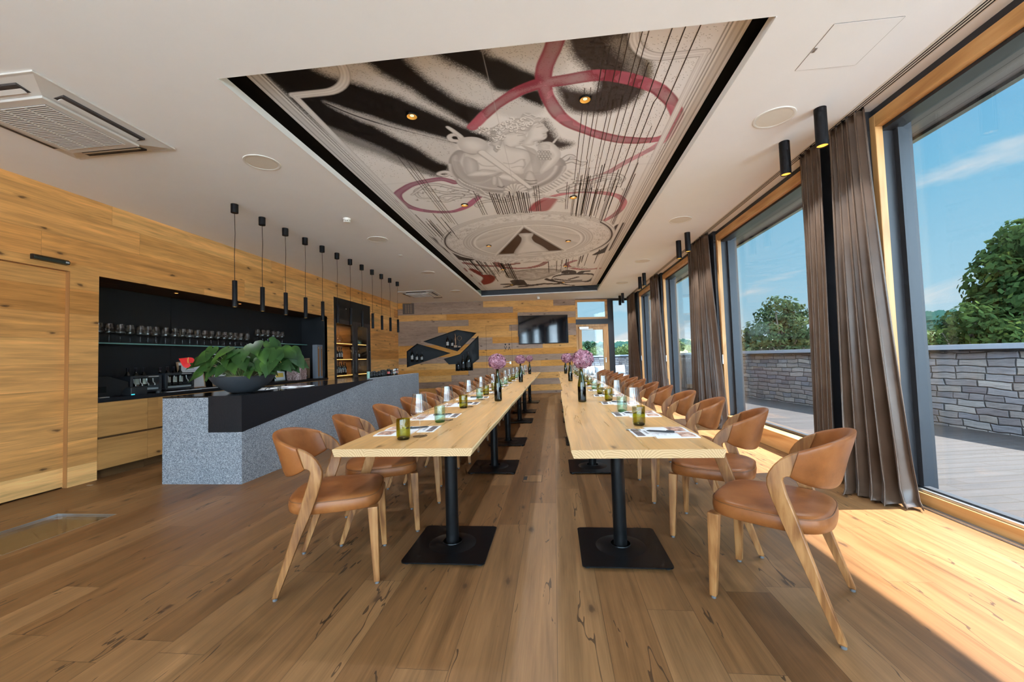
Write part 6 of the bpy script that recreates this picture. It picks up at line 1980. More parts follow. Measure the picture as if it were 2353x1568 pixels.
for p in ([(650, 880), (720, 920), (850, 930), (920, 920)], [(660, 1000), (720, 980), (900, 1000)], [(1030, 880), (1150, 890), (1280, 830), (1340, 830)], [(1330, 830), (1350, 900), (1320, 960)], [(1150, 950), (1250, 930), (1330, 940)], [(620, 850), (650, 930), (640, 1000)], [(560, 820), (610, 850)]):
    stroke(AB(p), 0.016, G2, 0.012, 0.7)
fill(AB([(1570, 585), (1700, 560), (1790, 600), (1870, 690), (1885, 780), (1800, 900), (1700, 980), (1600, 1040), (1570, 1000), (1640, 870), (1730, 770), (1640, 720), (1540, 680)]), LITE, 0.008, bevel=0.07, lo=0.78)
fill(AB([(1760, 570), (1835, 495), (1840, 505), (1790, 580)]), BASE, 0.005)
for q in range(4):
    stroke(AB([(1560 + 10 * q, 610 + 22 * q), (1640, 600 + 22 * q), (1720, 620 + 16 * q)]), 0.010, G2, 0.005, 0.7)
for q in range(16):
    gx_, gy_ = 1560 + 46 * (q % 4) + (q // 4) % 2 * 22, 710 + 36 * (q // 4)
    el_p = [(gx_ + 26 * math.cos(a * PI / 5), gy_ + 19 * math.sin(a * PI / 5)) for a in range(10)]
    fill(AB(el_p), (0.70, 0.67, 0.64), 0.004, bevel=0.02, lo=0.42)
# second head, then first head
fill(AB([(1380, 480), (1400, 400), (1450, 330), (1600, 285), (1660, 340), (1702, 392), (1670, 420), (1680, 470), (1660, 512), (1600, 540), (1500, 560), (1480, 610), (1380, 620), (1300, 600)]), LITE, 0.007, bevel=0.06, lo=0.80)
fill(AB([(1280, 200), (1330, 130), (1450, 138), (1520, 190), (1600, 190), (1635, 240), (1560, 270), (1480, 300), (1440, 350), (1400, 300), (1300, 240)]), BASE, 0.007, bevel=0.05, lo=0.74)
for p in ([(1330, 150), (1400, 180), (1440, 160), (1500, 190)], [(1480, 220), (1540, 200), (1600, 220), (1560, 260)], [(1350, 200), (1420, 220), (1480, 260), (1440, 300)]):
    stroke(AB(p), 0.014, G2, 0.006, 0.8); stroke(AB([(a + 6, b_ - 12) for a, b_ in p]), 0.012, LITE, 0.006, 0.8)
for p in ([(1530, 345), (1570, 335), (1610, 325)], [(1620, 440), (1650, 435), (1672, 425)], [(1630, 480), (1665, 470)], [(1480, 560), (1540, 545), (1600, 535)]):
    stroke(AB(p), 0.012, G2, 0.006, 0.8)
fill(AB([(1010, 420), (1130, 430), (1390, 380), (1382, 440), (1362, 470), (1388, 520), (1335, 540), (1325, 572), (1290, 592), (1282, 622), (1200, 640), (1150, 660), (1060, 640), (1000, 560)]), LITE, 0.007, bevel=0.06, lo=0.80)
fill(AB([(655, 380), (680, 345), (750, 340), (850, 350), (1000, 270), (1200, 212), (1350, 210), (1450, 290), (1400, 400), (1250, 395), (1130, 430), (1040, 480), (1000, 590), (930, 720), (880, 690), (860, 630), (800, 600), (900, 545), (830, 500), (700, 440)]), BASE, 0.007, bevel=0.05, lo=0.74)
HAIR = [(655, 380), (680, 345), (750, 340), (850, 350), (1000, 270), (1200, 212), (1350, 210), (1450, 290), (1400, 400), (1250, 395), (1130, 430), (1040, 480), (1000, 560), (930, 690), (880, 670), (860, 630), (880, 545), (830, 500), (700, 440)]
hs_ = []
while len(hs_) < 44:
    x, y = rs.uniform(680, 1430), rs.uniform(220, 660)
    if inside(np.array([x]), np.array([y]), HAIR)[0] and all((x - a) ** 2 + ((y - b_) * 1.4) ** 2 > 1500 for a, b_ in hs_):
        hs_.append((x, y))
    elif rs.random() < 0.002:
        break
for x, y in hs_:
    c_ = curl(x, y, rs.uniform(26, 55), 0.8, rs.uniform(0, 6), rs.choice((-1, 1)))
    c_ = [(a, y + (b_ - y) * 0.7) for a, b_ in c_]
    stroke(AB(c_), 0.022, G3, 0.006, 0.7); stroke(AB([(a + 4, b_ - 7) for a, b_ in c_]), 0.015, (0.78, 0.75, 0.72), 0.005, 1.0)
for q in range(9):
    gx_, gy_ = 840 + 30 * (q % 3), 410 + 34 * (q // 3)
    fill(AB([(gx_ + 17 * math.cos(a * PI / 5), gy_ + 14 * math.sin(a * PI / 5)) for a in range(10)]), (0.68, 0.65, 0.62), 0.004, bevel=0.02, lo=0.45)
for p in ([(1240, 470), (1290, 465), (1340, 455)], [(1250, 440), (1320, 435)], [(1275, 560), (1305, 555), (1330, 545)], [(1270, 590), (1300, 585)], [(1060, 610), (1120, 640), (1200, 640)], [(850, 600), (900, 640), (880, 680), (920, 710)]):
    stroke(AB(p), 0.012, G2, 0.006, 0.85)
# gourd flask with staff
stroke(AB([(385, 530), (350, 470), (260, 458), (212, 490), (245, 535), (325, 548)]), 0.045, BASE, 0.006)
fill(AB([(160, 345), (205, 330), (320, 400), (430, 490), (380, 520), (280, 440)]), LITE, 0.006, bevel=0.04)
fill(AB([(335, 600), (370, 520), (480, 490), (620, 495), (740, 540), (800, 610), (770, 690), (660, 735), (520, 735), (400, 690)]), LITE, 0.007, bevel=0.12, lo=0.76)
stroke(AB([(700, 725), (960, 910), (1200, 1085), (1420, 1255)]), 0.095, G2, 0.008, 0.8, True, 0.07)
stroke(AB([(705, 720), (960, 905), (1200, 1080), (1420, 1248)]), 0.07, LITE, 0.008, 1.0, True, 0.05)
for q in range(9):
    an = PI + PI * (q + 0.5) / 9
    p = [(1210 + 30 * math.cos(an), 1330 + 12 * math.sin(an)), (1210 + 150 * math.cos(an), 1335 + 130 * math.sin(an))]
    stroke(AB(p), 0.04, G2, 0.006, 0.8, False, 0.09); stroke(AB(p), 0.025, (0.72, 0.69, 0.66), 0.006, 1.0, False, 0.06)
for q in range(14):
    x = 960 + 36 * q
    stroke(AB([(x, 1345), (x + (x - 1210) * 0.12, 1400)]), 0.03, LITE if q % 2 else G2, 0.006, 0.8)
# barcode-like drip lines reach over the medallion (painted after, as strips); medallion
mcx, mcy, mr = -0.392, 6.99, 1.50
idx = sel([(mcx - mr, mcy - mr), (mcx + mr, mcy + mr)], 0.03)
dx, dy = FX[idx] - mcx, FY[idx] - mcy
rr_ = np.sqrt(dx * dx + dy * dy)
an_ = np.arctan2(dy, dx)
cm = np.tile(np.array((0.70, 0.675, 0.65)), (len(idx), 1))
def band(r0, r1, col, al=1.0, s=0.008):
    a = sst(r0 - s, r0 + s, rr_) * (1 - sst(r1 - s, r1 + s, rr_)) * al
    cm[:] = cm * (1 - a[:, None]) + np.asarray(col) * a[:, None]
band(1.44, 1.455, G2, 0.8); band(1.485, 1.50, G2, 0.9)
lv = np.sin(an_ * 46 + 6 * np.sin(rr_ * 34)) * np.cos(rr_ * 42 + 3 * np.sin(an_ * 23)) + (NB2[idx] - 0.5) * 3.0
lf_ = sst(0.15, 0.9, lv) * sst(1.13, 1.16, rr_) * (1 - sst(1.38, 1.41, rr_))
cm[:] = cm * (1 - 0.6 * lf_[:, None]) + np.array((0.38, 0.355, 0.34)) * 0.6 * lf_[:, None]
lg_ = sst(0.5, 1.2, -lv) * sst(1.13, 1.16, rr_) * (1 - sst(1.38, 1.41, rr_))
cm[:] = cm * (1 - 0.6 * lg_[:, None]) + np.array((0.80, 0.775, 0.75)) * 0.6 * lg_[:, None]
band(1.40, 1.415, G2, 0.7); band(1.105, 1.125, G2, 0.7); band(1.045, 1.085, (0.52, 0.49, 0.47), 0.9, 0.02); band(1.01, 1.03, G2, 0.6)
band(0.955, 0.985, (0.42, 0.39, 0.375), 0.9, 0.015); band(0.915, 0.935, (0.78, 0.755, 0.73), 0.9)
apex = mp(1204, 523)
a2 = np.arctan2(FY[idx] - apex[1], FX[idx] - apex[0])
ray_ = (a2 * 11 / PI) % 1.0
rs_ = (1 - sst(0.90, 0.915, rr_))
tone = 0.80 + 0.20 * ray_
cm[:] = np.where(rs_[:, None] > 0.5, np.array((0.68, 0.65, 0.62)) * tone[:, None], cm)
side_ = sst(1.415, 1.425, rr_) * (1 - sst(1.44, 1.45, rr_)) * (np.abs(dx) > 1.15)
cm[:] = cm * (1 - side_[:, None]) + np.array(BRN) * side_[:, None]
put_ = 1 - sst(mr - 0.006, mr + 0.006, rr_)
COLR[idx] = COLR[idx] * (1 - put_[:, None]) + cm * put_[:, None]
for p, c_ in (([(1204, 516), (1136, 589), (1303, 577)], (0.74, 0.71, 0.68)), ([(1204, 521), (1140, 587.5), (1298, 576)], G2), ([(1204, 524), (1145, 585), (1292, 575)], (0.085, 0.048, 0.032))):
    fill(PXY(p), c_, 0.006, sm=False)
bot_ = [(1194, 537), (1223, 536), (1225, 541), (1222, 547), (1228, 556), (1243, 564), (1255, 572), (1259, 578), (1225, 580), (1184, 585), (1183, 577), (1190, 567), (1197, 556), (1198, 547), (1193, 542)]
fill(PXY(bot_), G2, 0.004); cxb = sum(p[0] for p in bot_) / len(bot_)
fill(PXY([(cxb + (a - cxb) * 0.90, b_ + (0.6 if b_ < 545 else 0)) for a, b_ in bot_]), (0.70, 0.67, 0.64), 0.006, bevel=0.10, lo=0.72)
# dark painted corners beside the medallion
for p in ([(983, 542), (1000, 549), (1012, 563), (1030, 576), (1060, 590), (1092, 597), (1064, 599), (1046, 592), (1020, 573)], [(1412, 520), (1436, 512), (1430, 532), (1402, 575), (1360, 587), (1388, 570), (1405, 552), (1415, 535)]):
    fill(PXY(p), BRN, 0.01)
# far end: small second relief and a black painted figure-less band
fill(A6([(760, 170), (900, 140), (1100, 115), (1350, 105), (1500, 120), (1560, 150), (1470, 190), (1330, 240), (1150, 280), (1000, 265), (880, 250), (770, 235)]), (0.50, 0.465, 0.44), 0.02, bevel=0.2, lo=0.6)
for q in range(70):
    x = rs.uniform(800, 1500); y = rs.uniform(125, 260) if x < 1250 else rs.uniform(120, 210)
    stroke(A6([(x, y), (x + rs.uniform(-50, 50), y + rs.uniform(-10, 10)), (x + rs.uniform(-80, 80), y + rs.uniform(-18, 18))]), rs.uniform(0.03, 0.07), (0.30, 0.27, 0.25) if q % 2 else (0.68, 0.65, 0.62), 0.015, 0.6)
for p in ([(440, 180), (520, 160), (640, 165), (760, 170)], [(450, 190), (600, 185), (760, 160)], [(600, 140), (700, 150), (800, 145)], [(1400, 80), (1500, 60), (1520, 70)], [(1560, 120), (1700, 90), (1850, 95), (1900, 110)]):
    scroll(A6(p), 0.09, 0.05)
DK = (0.058, 0.043, 0.040)
o1 = [(1400 + 0, 262), (1440, 215), (1600, 180), (1800, 175), (2000, 180), (1985, 240), (1950, 295), (1800, 300), (1600, 308), (1450, 300), (1310, 268), (1340, 245)]
fill(A6(o1), DK, 0.012)
fill(A6([(1420, 255), (1460, 225), (1600, 200), (1800, 195), (1990, 200), (1960, 255), (1880, 285), (1650, 295), (1500, 288)]), (0.66, 0.64, 0.62), 0.012)
stroke(A6([(1600, 170), (1610, 145), (1650, 140), (1700, 150), (1710, 175)]), 0.18, DK, 0.012); stroke(A6([(1810, 175), (1850, 150), (1920, 145)]), 0.16, DK, 0.012)
stroke(A6([(1460, 258), (1560, 272), (1700, 280), (1820, 275)]), 0.11, DK, 0.012)
stroke(A6([(1660, 260), (1720, 245), (1780, 228)]), 0.10, DK, 0.012)
stroke(A6([(1540, 300), (1500, 325), (1300, 325), (1150, 345), (980, 365)]), 0.16, DK, 0.012, 1, True, 0.22); stroke(A6([(1140, 348), (1000, 335), (860, 330), (715, 333)]), 0.15, DK, 0.012)
stroke(A6([(920, 285), (940, 310), (960, 330)]), 0.38, DK, 0.012); stroke(A6([(880, 340), (800, 360), (750, 372)]), 0.14, DK, 0.012); stroke(A6([(1540, 320), (1620, 335), (1720, 348)]), 0.10, DK, 0.012)
# painted mouldings along the edges
def vline(x, w_, col, y0=PY0, y1=PY1, al=1.0):
    a = (sst(-0.004, 0.002, w_ / 2 - np.abs(FX - x))) * ((FY > y0) & (FY < y1)) * al
    COLR[:] = COLR * (1 - a[:, None]) + np.asarray(col) * a[:, None]
def hline(y, w_, col, x0=PX0, x1=PX1, al=1.0):
    a = (sst(-0.012, 0.004, w_ / 2 - np.abs(FY - y))) * ((FX > x0) & (FX < x1)) * al
    COLR[:] = COLR * (1 - a[:, None]) + np.asarray(col) * a[:, None]
for x0, sg in ((PX0, 1), (PX1, -1)):
    for off, w_, col in ((0.006, 0.012, G1), (0.02, 0.012, (0.74, 0.71, 0.69)), (0.034, 0.014, G2), (0.058, 0.03, (0.62, 0.595, 0.57)), (0.082, 0.018, (0.50, 0.475, 0.455)), (0.098, 0.012, (0.78, 0.755, 0.73)), (0.112, 0.008, G3), (0.124, 0.008, (0.72, 0.69, 0.67)), (0.136, 0.006, G3)):
        vline(x0 + sg * off, w_, col, PY0, PY1, 0.95)
for sg, X_, c0 in ((1, -1.868, (-1.62, 2.50)), (-1, 1.085, (0.83, 2.50))):
    r0 = 0.26
    arc = [(c0[0] + sg * 0.0 + r0 * math.cos(a) * 1.0, c0[1] + r0 * math.sin(a)) for a in [(PI * (0.0 + 0.55 * q / 12)) if sg > 0 else (PI * (1.0 - 0.55 * q / 12)) for q in range(13)]]
    path = [(arc[0][0], PY0)] + arc
    path2 = [arc[-1], (X_, c0[1] + r0)]
    full = [(c0[0] + sg * r0 * 0.0 + sg * r0, 2.1), (c0[0] + sg * r0, 2.5)] + [(c0[0] + sg * r0 * math.cos(PI / 2 * q / 10), 2.5 + r0 * math.sin(PI / 2 * q / 10)) for q in range(11)] + [(X_, 2.5 + r0)]
    st_ = [(X_, 2.5 + r0), (X_, 11.45)]
    for w_, col in ((0.075, G2), (0.060, (0.70, 0.67, 0.65)), (0.034, G1), (0.014, (0.76, 0.735, 0.71))):
        stroke(full, w_, col, 0.004, 1, False); stroke(st_, w_ * 0.75, col, 0.004, 1, False)
hline(11.45, 0.10, (0.64, 0.61, 0.59), -1.87, 1.09)
# faint panel joints
vline(-0.40, 0.004, G2, 2.1, 6.2, 0.5)
hline(4.33, 0.006, G2, PX0, PX1, 0.25)
COLR = np.clip(COLR * np.array((1.19, 1.25, 1.32)), 0.004, 0.93)

mural = thing('ceiling_painting', 'huge painted ceiling panel with two busts, wine rings and round medallion', 'painting', (0, 0, MZ))
me = bpy.data.meshes.new('painted_panel')
nv = FX.size
me.vertices.add(nv)
co = np.zeros((nv, 3)); co[:, 0] = FX; co[:, 1] = FY
me.vertices.foreach_set('co', co.ravel())
ii = np.arange(NYg * NXg).reshape(NYg, NXg)
quads = np.stack([ii[:-1, :-1], ii[1:, :-1], ii[1:, 1:], ii[:-1, 1:]], -1).reshape(-1, 4)
nq = len(quads)
me.loops.add(nq * 4)
me.loops.foreach_set('vertex_index', quads.ravel())
me.polygons.add(nq)
me.polygons.foreach_set('loop_start', np.arange(nq) * 4)
me.polygons.foreach_set('loop_total', np.full(nq, 4))
me.update(calc_edges=True)
ca = me.color_attributes.new('paint', 'FLOAT_COLOR', 'POINT')
c4 = np.ones((nv, 4)); c4[:, :3] = COLR
ca.data.foreach_set('color', c4.ravel())
m_, nt, out = newmat('ceiling_painting_colours')
at_ = nd(nt, 'ShaderNodeVertexColor', layer_name='paint')
p_ = nd(nt, 'ShaderNodeBsdfPrincipled', {'Base Color': at_.outputs[0], 'Roughness': 0.6, 'Specular IOR Level': 0.25})
nt.links.new(p_.outputs[0], out.inputs[0])
me.materials.append(m_)
po = bpy.data.objects.new('painted_panel', me)
COL.objects.link(po)
po.parent = mural
# crisp painted drip lines, as thin strips on the panel
M['dripink'] = pmat('drip_line_ink', (0.03, 0.024, 0.024), 0.6)
b = MB()
def strip(x, y0, y1, w_, jog=0.0, z=-0.0015):
    ym = y0 + (y1 - y0) * rs.uniform(0.3, 0.7)
    pts = [(x, y0), (x, ym), (x + jog, ym + 0.06), (x + jog, y1)] if jog else [(x, y0), (x, y1)]
    for (xa, ya), (xb, yb) in zip(pts, pts[1:]):
        b.add([(xa - w_ / 2, ya, z), (xb - w_ / 2, yb, z), (xb + w_ / 2, yb, z), (xa + w_ / 2, ya, z)], [(0, 1, 2, 3)])
for px, py0, py1, py in ((1495, 80, 0, 0),):
    pass
for x, y0, y1, w_ in ((0.30, 3.0, 4.6, .006), (0.345, 3.0, 4.7, .005), (0.40, 2.6, 4.9, .006), (0.435, 2.6, 4.6, .004), (0.50, 2.3, 4.9, .006), (0.545, 2.3, 4.85, .005), (0.62, 2.3, 4.7, .006), (0.66, 2.3, 5.6, .006), (0.72, 2.8, 5.3, .007), (0.80, 2.3, 5.6, .008), (0.88, 2.3, 4.9, .008), (0.97, 2.2, 3.9, .008), (0.93, 3.6, 5.4, .005)):
    strip(x, y0, y1, w_, rs.choice((0, 0, 0.012, -0.015)))
for q in range(34):
    x = rs.choice((rs.uniform(0.28, 0.45), rs.uniform(0.45, 0.70), rs.uniform(0.70, 1.0)))
    y1 = mcy - math.sqrt(max(0.01, 1.52 ** 2 - (x - mcx) ** 2)) + rs.uniform(-0.05, 0.15)
    strip(x, rs.uniform(4.2, 5.0), min(y1, 6.3), rs.uniform(0.004, 0.010))
for q in range(18):
    x = -0.72 + 0.028 * q + rs.uniform(-0.008, 0.008)
    strip(x, rs.uniform(4.75, 4.95), 5.50 + rs.uniform(-0.02, 0.05), rs.uniform(0.006, 0.014))
for x in (-0.92, -0.895, -0.86, -0.17, -0.145, -0.115, 0.22, 0.245):
    strip(x, rs.uniform(4.6, 4.9), 5.5, 0.007)
for x in (-1.46, -1.425, -1.40, -1.36):
    strip(x, rs.uniform(3.7, 4.0), rs.uniform(5.6, 5.9), 0.006)
for q in range(14):
    x = rs.uniform(-1.9, -1.5)
    strip(x, rs.uniform(5.2, 5.8), rs.uniform(6.2, 6.6), rs.uniform(0.004, 0.009))
for q in range(34):
    x = rs.uniform(-1.82, -0.85)
    y0 = mcy + math.sqrt(max(0.01, 1.5 ** 2 - (x - mcx) ** 2)) + rs.uniform(0.0, 0.1)
    strip(x, y0, y0 + rs.uniform(0.7, 2.2), rs.uniform(0.007, 0.018))
for q in range(24):
    x = rs.uniform(-0.1, 1.02)
    y0 = mcy + math.sqrt(max(0.01, 1.5 ** 2 - (x - mcx) ** 2)) + rs.uniform(0.0, 0.1)
    strip(x, y0, y0 + rs.uniform(0.3, 1.2), rs.uniform(0.006, 0.014))
b.build('drip_lines', M['dripink'], mural)['kind'] = 'stuff'

# ------------------------------------------------------------------ landscape beyond the terrace
def leafcol(name, a, b_, c):
    m_, nt, out = newmat(name)
    t = nd(nt, 'ShaderNodeTexCoord')
    n = nd(nt, 'ShaderNodeTexNoise', {'Vector': t.outputs['Object'], 'Scale': 1.6, 'Detail': 5.0, 'Roughness': 0.7})
    col = ramp(nt, n.outputs[0], [(0.3, a), (0.52, b_), (0.72, c)])
    d = nd(nt, 'ShaderNodeBsdfDiffuse', {'Color': col})
    tl = nd(nt, 'ShaderNodeBsdfTranslucent', {'Color': col})
    mx = nd(nt, 'ShaderNodeMixShader', {0: 0.35, 1: d.outputs[0], 2: tl.outputs[0]})
    nt.links.new(mx.outputs[0], out.inputs[0])
    return m_
M['tree1'] = leafcol('maple_leaves', (0.008, 0.017, 0.008), (0.022, 0.038, 0.012), (0.075, 0.095, 0.020))
M['tree2'] = leafcol('field_tree_leaves', (0.010, 0.020, 0.012), (0.028, 0.043, 0.020), (0.065, 0.078, 0.032))
M['shrub'] = leafcol('pale_shrub_leaves', (0.038, 0.060, 0.024), (0.07, 0.098, 0.040), (0.11, 0.138, 0.062))
M['conifer'] = leafcol('conifer_needles', (0.012, 0.030, 0.018), (0.025, 0.052, 0.028), (0.05, 0.085, 0.035))
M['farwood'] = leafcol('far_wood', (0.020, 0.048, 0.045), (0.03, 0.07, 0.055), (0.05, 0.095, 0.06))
M['bark'] = pmat('tree_bark', (0.06, 0.045, 0.035), 0.9, noise=0.4, nscale=8, bump=0.4)
M['meadow'] = pmat('meadow', (0.16, 0.17, 0.06), 0.9, noise=0.45, nscale=0.04)
M['hillgreen'] = pmat('far_meadow', (0.14, 0.19, 0.10), 0.9, noise=0.35, nscale=0.02)
def leafcloud(b, c, rad, n, size, r_, hollow=0.55):
    for i in range(n):
        while True:
            v = Vector((r_.uniform(-1, 1), r_.uniform(-1, 1), r_.uniform(-1, 1)))
            if hollow < v.length < 1.0:
                break
        p = Vector((c[0] + v.x * rad[0], c[1] + v.y * rad[1], c[2] + v.z * rad[2]))
        nn = (v.normalized() + Vector((r_.uniform(-.8, .8), r_.uniform(-.8, .8), r_.uniform(-.2, 1)))).normalized()
        t1 = nn.orthogonal().normalized()
        an = r_.uniform(0, 6.28)
        t1 = (t1 * math.cos(an) + nn.cross(t1) * math.sin(an))
        t2 = nn.cross(t1)
        s_ = size * r_.uniform(0.6, 1.3)
        b.add([p - t1 * s_, p - t2 * s_ * 0.55, p + t1 * s_, p + t2 * s_ * 0.55], [(0, 1, 2, 3)])
def tree(name, label, base, blobs, mat_, leaf, dens, seed, trunk=0.18, group=None):
    r_ = random.Random(seed)
    t = thing(name, label, 'tree', base, 0, group)
    b = MB()
    zc = sum(q[2] for q in blobs) / len(blobs)
    top = max(blobs, key=lambda q: q[2])
    b.tube([(0, 0, 0), (0.05, 0.05, zc * 0.5), (top[0] * 0.3, top[1] * 0.3, zc), (top[0], top[1], top[2])], [trunk, trunk * 0.7, trunk * 0.35, trunk * 0.08], 10)
    for q in blobs:
        st = Vector((0.02, 0.02, min(zc * 0.7, q[2] * 0.6)))
        b.tube([st, st.lerp(Vector(q[:3]), 0.5) + Vector((0, 0, 0.2)), Vector(q[:3])], [trunk * 0.28, trunk * 0.18, trunk * 0.06], 6)
    b.build('trunk', M['bark'], t, 60)
    b = MB()
    for q in blobs:
        leafcloud(b, q[:3], q[3:6], int(dens * (q[3] * q[4] + q[4] * q[5] + q[3] * q[5])), leaf, r_, 0.45)
    b.build('foliage', mat_, t)
    return t
GZ = -2.2      # the slope falls away behind the parapet
def at_px(px, py, dist):
    d = fw + rr * ((px - 1176.5) / FPX) - uu * ((py - 784.0) / FPX)
    h = math.hypot(d.x, d.y)
    return Vector((d.x / h * dist, d.y / h * dist, CAMZ + d.z / h * dist))
def blobs_px(base, lst, dist, r_):
    out_ = []
    for px, py, wpx in lst:
        dd = dist + r_.uniform(-0.8, 0.8)
        p = at_px(px, py, dd)
        rad = wpx / FPX * dd * 0.80
        out_.append((p.x - base[0], p.y - base[1], p.z - base[2], rad, rad, rad * 0.85))
    return out_
r_ = random.Random(77)
def base_at(px, dist):
    p = at_px(px, 800, dist)
    return (p.x, p.y, GZ)
bs0 = base_at(2345, 14.0)
tree('maple_tree', 'big dark green tree behind the parapet at the right picture edge', bs0, blobs_px(bs0, [(2340, 580, 50), (2330, 650, 70), (2350, 720, 80), (2400, 600, 80), (2290, 610, 34), (2300, 680, 42), (2290, 740, 50), (2420, 700, 100), (2380, 540, 50), (2330, 545, 26), (2450, 780, 90), (2340, 790, 70)], 14.0, r_), M['tree1'], 0.085, 420, 3)
bs1 = base_at(2225, 13.0)
tree('maple_tree', 'rounded lower tree left of the big tree behind the parapet', bs1, blobs_px(bs1, [(2225, 730, 36), (2195, 745, 32), (2260, 745, 42), (2180, 780, 34), (2230, 785, 46), (2280, 790, 46), (2165, 765, 18), (2245, 712, 20), (2300, 770, 40), (2200, 800, 34), (2250, 805, 40), (2300, 800, 44), (2350, 800, 44), (2160, 800, 24)], 13.0, r_), M['tree1'], 0.07, 420, 4, 0.12)
bs2 = base_at(2120, 17.0)
tree('pale_shrub', 'pale green shrub behind the parapet beside the nearest curtain', bs2, blobs_px(bs2, [(2110, 785, 28), (2140, 780, 26), (2085, 795, 26), (2160, 795, 28)], 17.0, r_), M['shrub'], 0.06, 420, 5, 0.06)
bs3 = base_at(1795, 16.0)
tree('field_tree', 'spreading green tree seen through the second window', bs3, blobs_px(bs3, [(1780, 700, 26), (1807, 700, 24), (1825, 715, 26), (1760, 725, 28), (1795, 735, 36), (1855, 730, 20), (1845, 755, 34), (1735, 755, 26), (1765, 770, 40), (1810, 775, 40), (1720, 775, 26), (1865, 780, 30), (1705, 795, 24), (1750, 797, 30), (1800, 800, 34), (1720, 808, 26), (1765, 810, 28), (1810, 812, 28), (1850, 806, 30), (1880, 806, 26), (1835, 785, 34), (1778, 748, 32), (1815, 742, 28)], 16.0, r_), M['tree2'], 0.075, 420, 6, 0.15)
bs4 = base_at(1885, 22.0)
tree('field_tree', 'yellow green bushy tree at the right edge of the second window', bs4, blobs_px(bs4, [(1885, 775, 22), (1900, 785, 26), (1875, 795, 26)], 22.0, r_), M['shrub'], 0.08, 380, 7, 0.1)
bs5 = base_at(1605, 30.0)
tree('field_tree', 'light green trees seen through the third window', bs5, blobs_px(bs5, [(1590, 795, 18), (1610, 793, 20), (1635, 790, 20), (1560, 797, 18), (1600, 810, 20), (1625, 808, 22), (1650, 800, 20)], 30.0, r_), M['shrub'], 0.12, 300, 8, 0.1)
bs6 = base_at(1505, 34.0)
tree('field_tree', 'dark trees seen through the narrow far window', bs6, blobs_px(bs6, [(1490, 795, 18), (1510, 790, 18), (1530, 795, 18), (1500, 808, 20)], 34.0, r_), M['tree2'], 0.13, 300, 9, 0.1)
for k, (px, py, h_) in enumerate(((1350, 784, 34), (1366, 786, 30), (1336, 792, 30), (1384, 790, 30), (1325, 798, 24))):
    dist = 45.0 + k * 2
    bb = base_at(px, dist)
    t = thing('conifer_tree', 'dark conifer behind the glazed terrace door, %s of the group' % ['tallest', 'second tallest', 'left middle', 'right', 'leftmost low one'][k], 'tree', bb, 0, 'conifers behind the terrace door')
    tp = at_px(px, py, dist)
    H_ = tp.z - GZ
    b = MB(); b.tube([(0, 0, 0), (0, 0, H_ * 0.5), (0, 0, H_ * 0.97)], [0.16, 0.1, 0.02], 8); b.build('trunk', M['bark'], t, 60)
    b = MB()
    rr0 = random.Random(k)
    for q in range(900):
        z = H_ * (0.18 + 0.82 * rr0.random())
        rad = 1.5 * (1 - z / H_) ** 0.8 * rr0.uniform(0.4, 1.0) + 0.1
        an = rr0.uniform(0, 6.28)
        p = Vector((rad * math.cos(an), rad * math.sin(an), z - rad * 0.2))
        o_ = Vector((math.cos(an), math.sin(an), -0.35)); s_ = Vector((-math.sin(an), math.cos(an), rr0.uniform(-.4, .4)))
        b.add([p - s_ * 0.07, p + o_ * 0.42, p + s_ * 0.07, p - o_ * 0.2], [(0, 1, 2, 3)])
    b.build('foliage', M['conifer'], t)
for k, (px, py, w_, dist, mt) in enumerate(((1330, 806, 20, 38, 'shrub'), (1372, 808, 20, 38, 'shrub'), (1440, 802, 16, 36, 'shrub'), (1465, 804, 14, 40, 'shrub'), (1425, 808, 16, 42, 'shrub'))):
    bb = base_at(px, dist)
    tree('hedge_shrub', 'light green bush beyond the far parapet, %s from the left' % ORD[[0, 1, 3, 4, 2][k]], bb, blobs_px(bb, [(px, py, w_), (px - 8, py + 6, w_ * .8), (px + 8, py + 5, w_ * .8)], dist, r_), M[mt], 0.13, 260, 20 + k, 0.08, 'bushes beyond the far parapet')

# ground and hills
def ground(name, pts, mat_):
    b = MB(); b.grid(pts); return b
rows = []
for i in range(60):
    row = []
    for j in range(80):
        an = R(-100 + 200 * j / 79)
        rd = 12 * (1.11 ** i)
        x, y = rd * math.sin(an) + 0.0, rd * math.cos(an)
        h = GZ - 0.4 + 0.0
        if rd > 40:
            u_ = min(1, (rd - 40) / 260)
            h += 2.0 * u_ + 0.35 * u_ * math.sin(an * 7 + rd * 0.01)
        if rd > 220:
            v_ = min(1, (rd - 220) / 500)
            h += 26 * v_ * (0.62 + 0.26 * math.sin(an * 3.1 + 1.0) + 0.14 * math.sin(an * 9.0))
        row.append((x, y, h))
    rows.append(row)
b = MB(); b.grid(rows)
o = b.build('valley_ground', M['meadow'], None, 60)
o['kind'] = 'structure'; o['label'] = 'meadows falling away behind the terrace'
b = MB()
rr0 = random.Random(9)
def cone_wood(pxs, y0f, y1f, dist, n, size):
    for q in range(n):
        u_ = rr0.random()
        px = pxs[0] + (pxs[1] - pxs[0]) * u_
        ylo, yhi = y0f(u_), y1f(u_)
        py = ylo + (yhi - ylo) * rr0.random() ** 0.8
        p = at_px(px, py, dist * rr0.uniform(0.97, 1.03))
        s_ = size * rr0.uniform(0.6, 1.4)
        nn = Vector((-p.x, -p.y, p.length * 0.6)).normalized()
        t1 = nn.orthogonal().normalized(); an = rr0.uniform(0, 6.28)
        t1 = t1 * math.cos(an) + nn.cross(t1) * math.sin(an); t2 = nn.cross(t1)
        b.add([p - t1 * s_, p - t2 * s_, p + t1 * s_, p + t2 * s_], [(0, 1, 2, 3)])
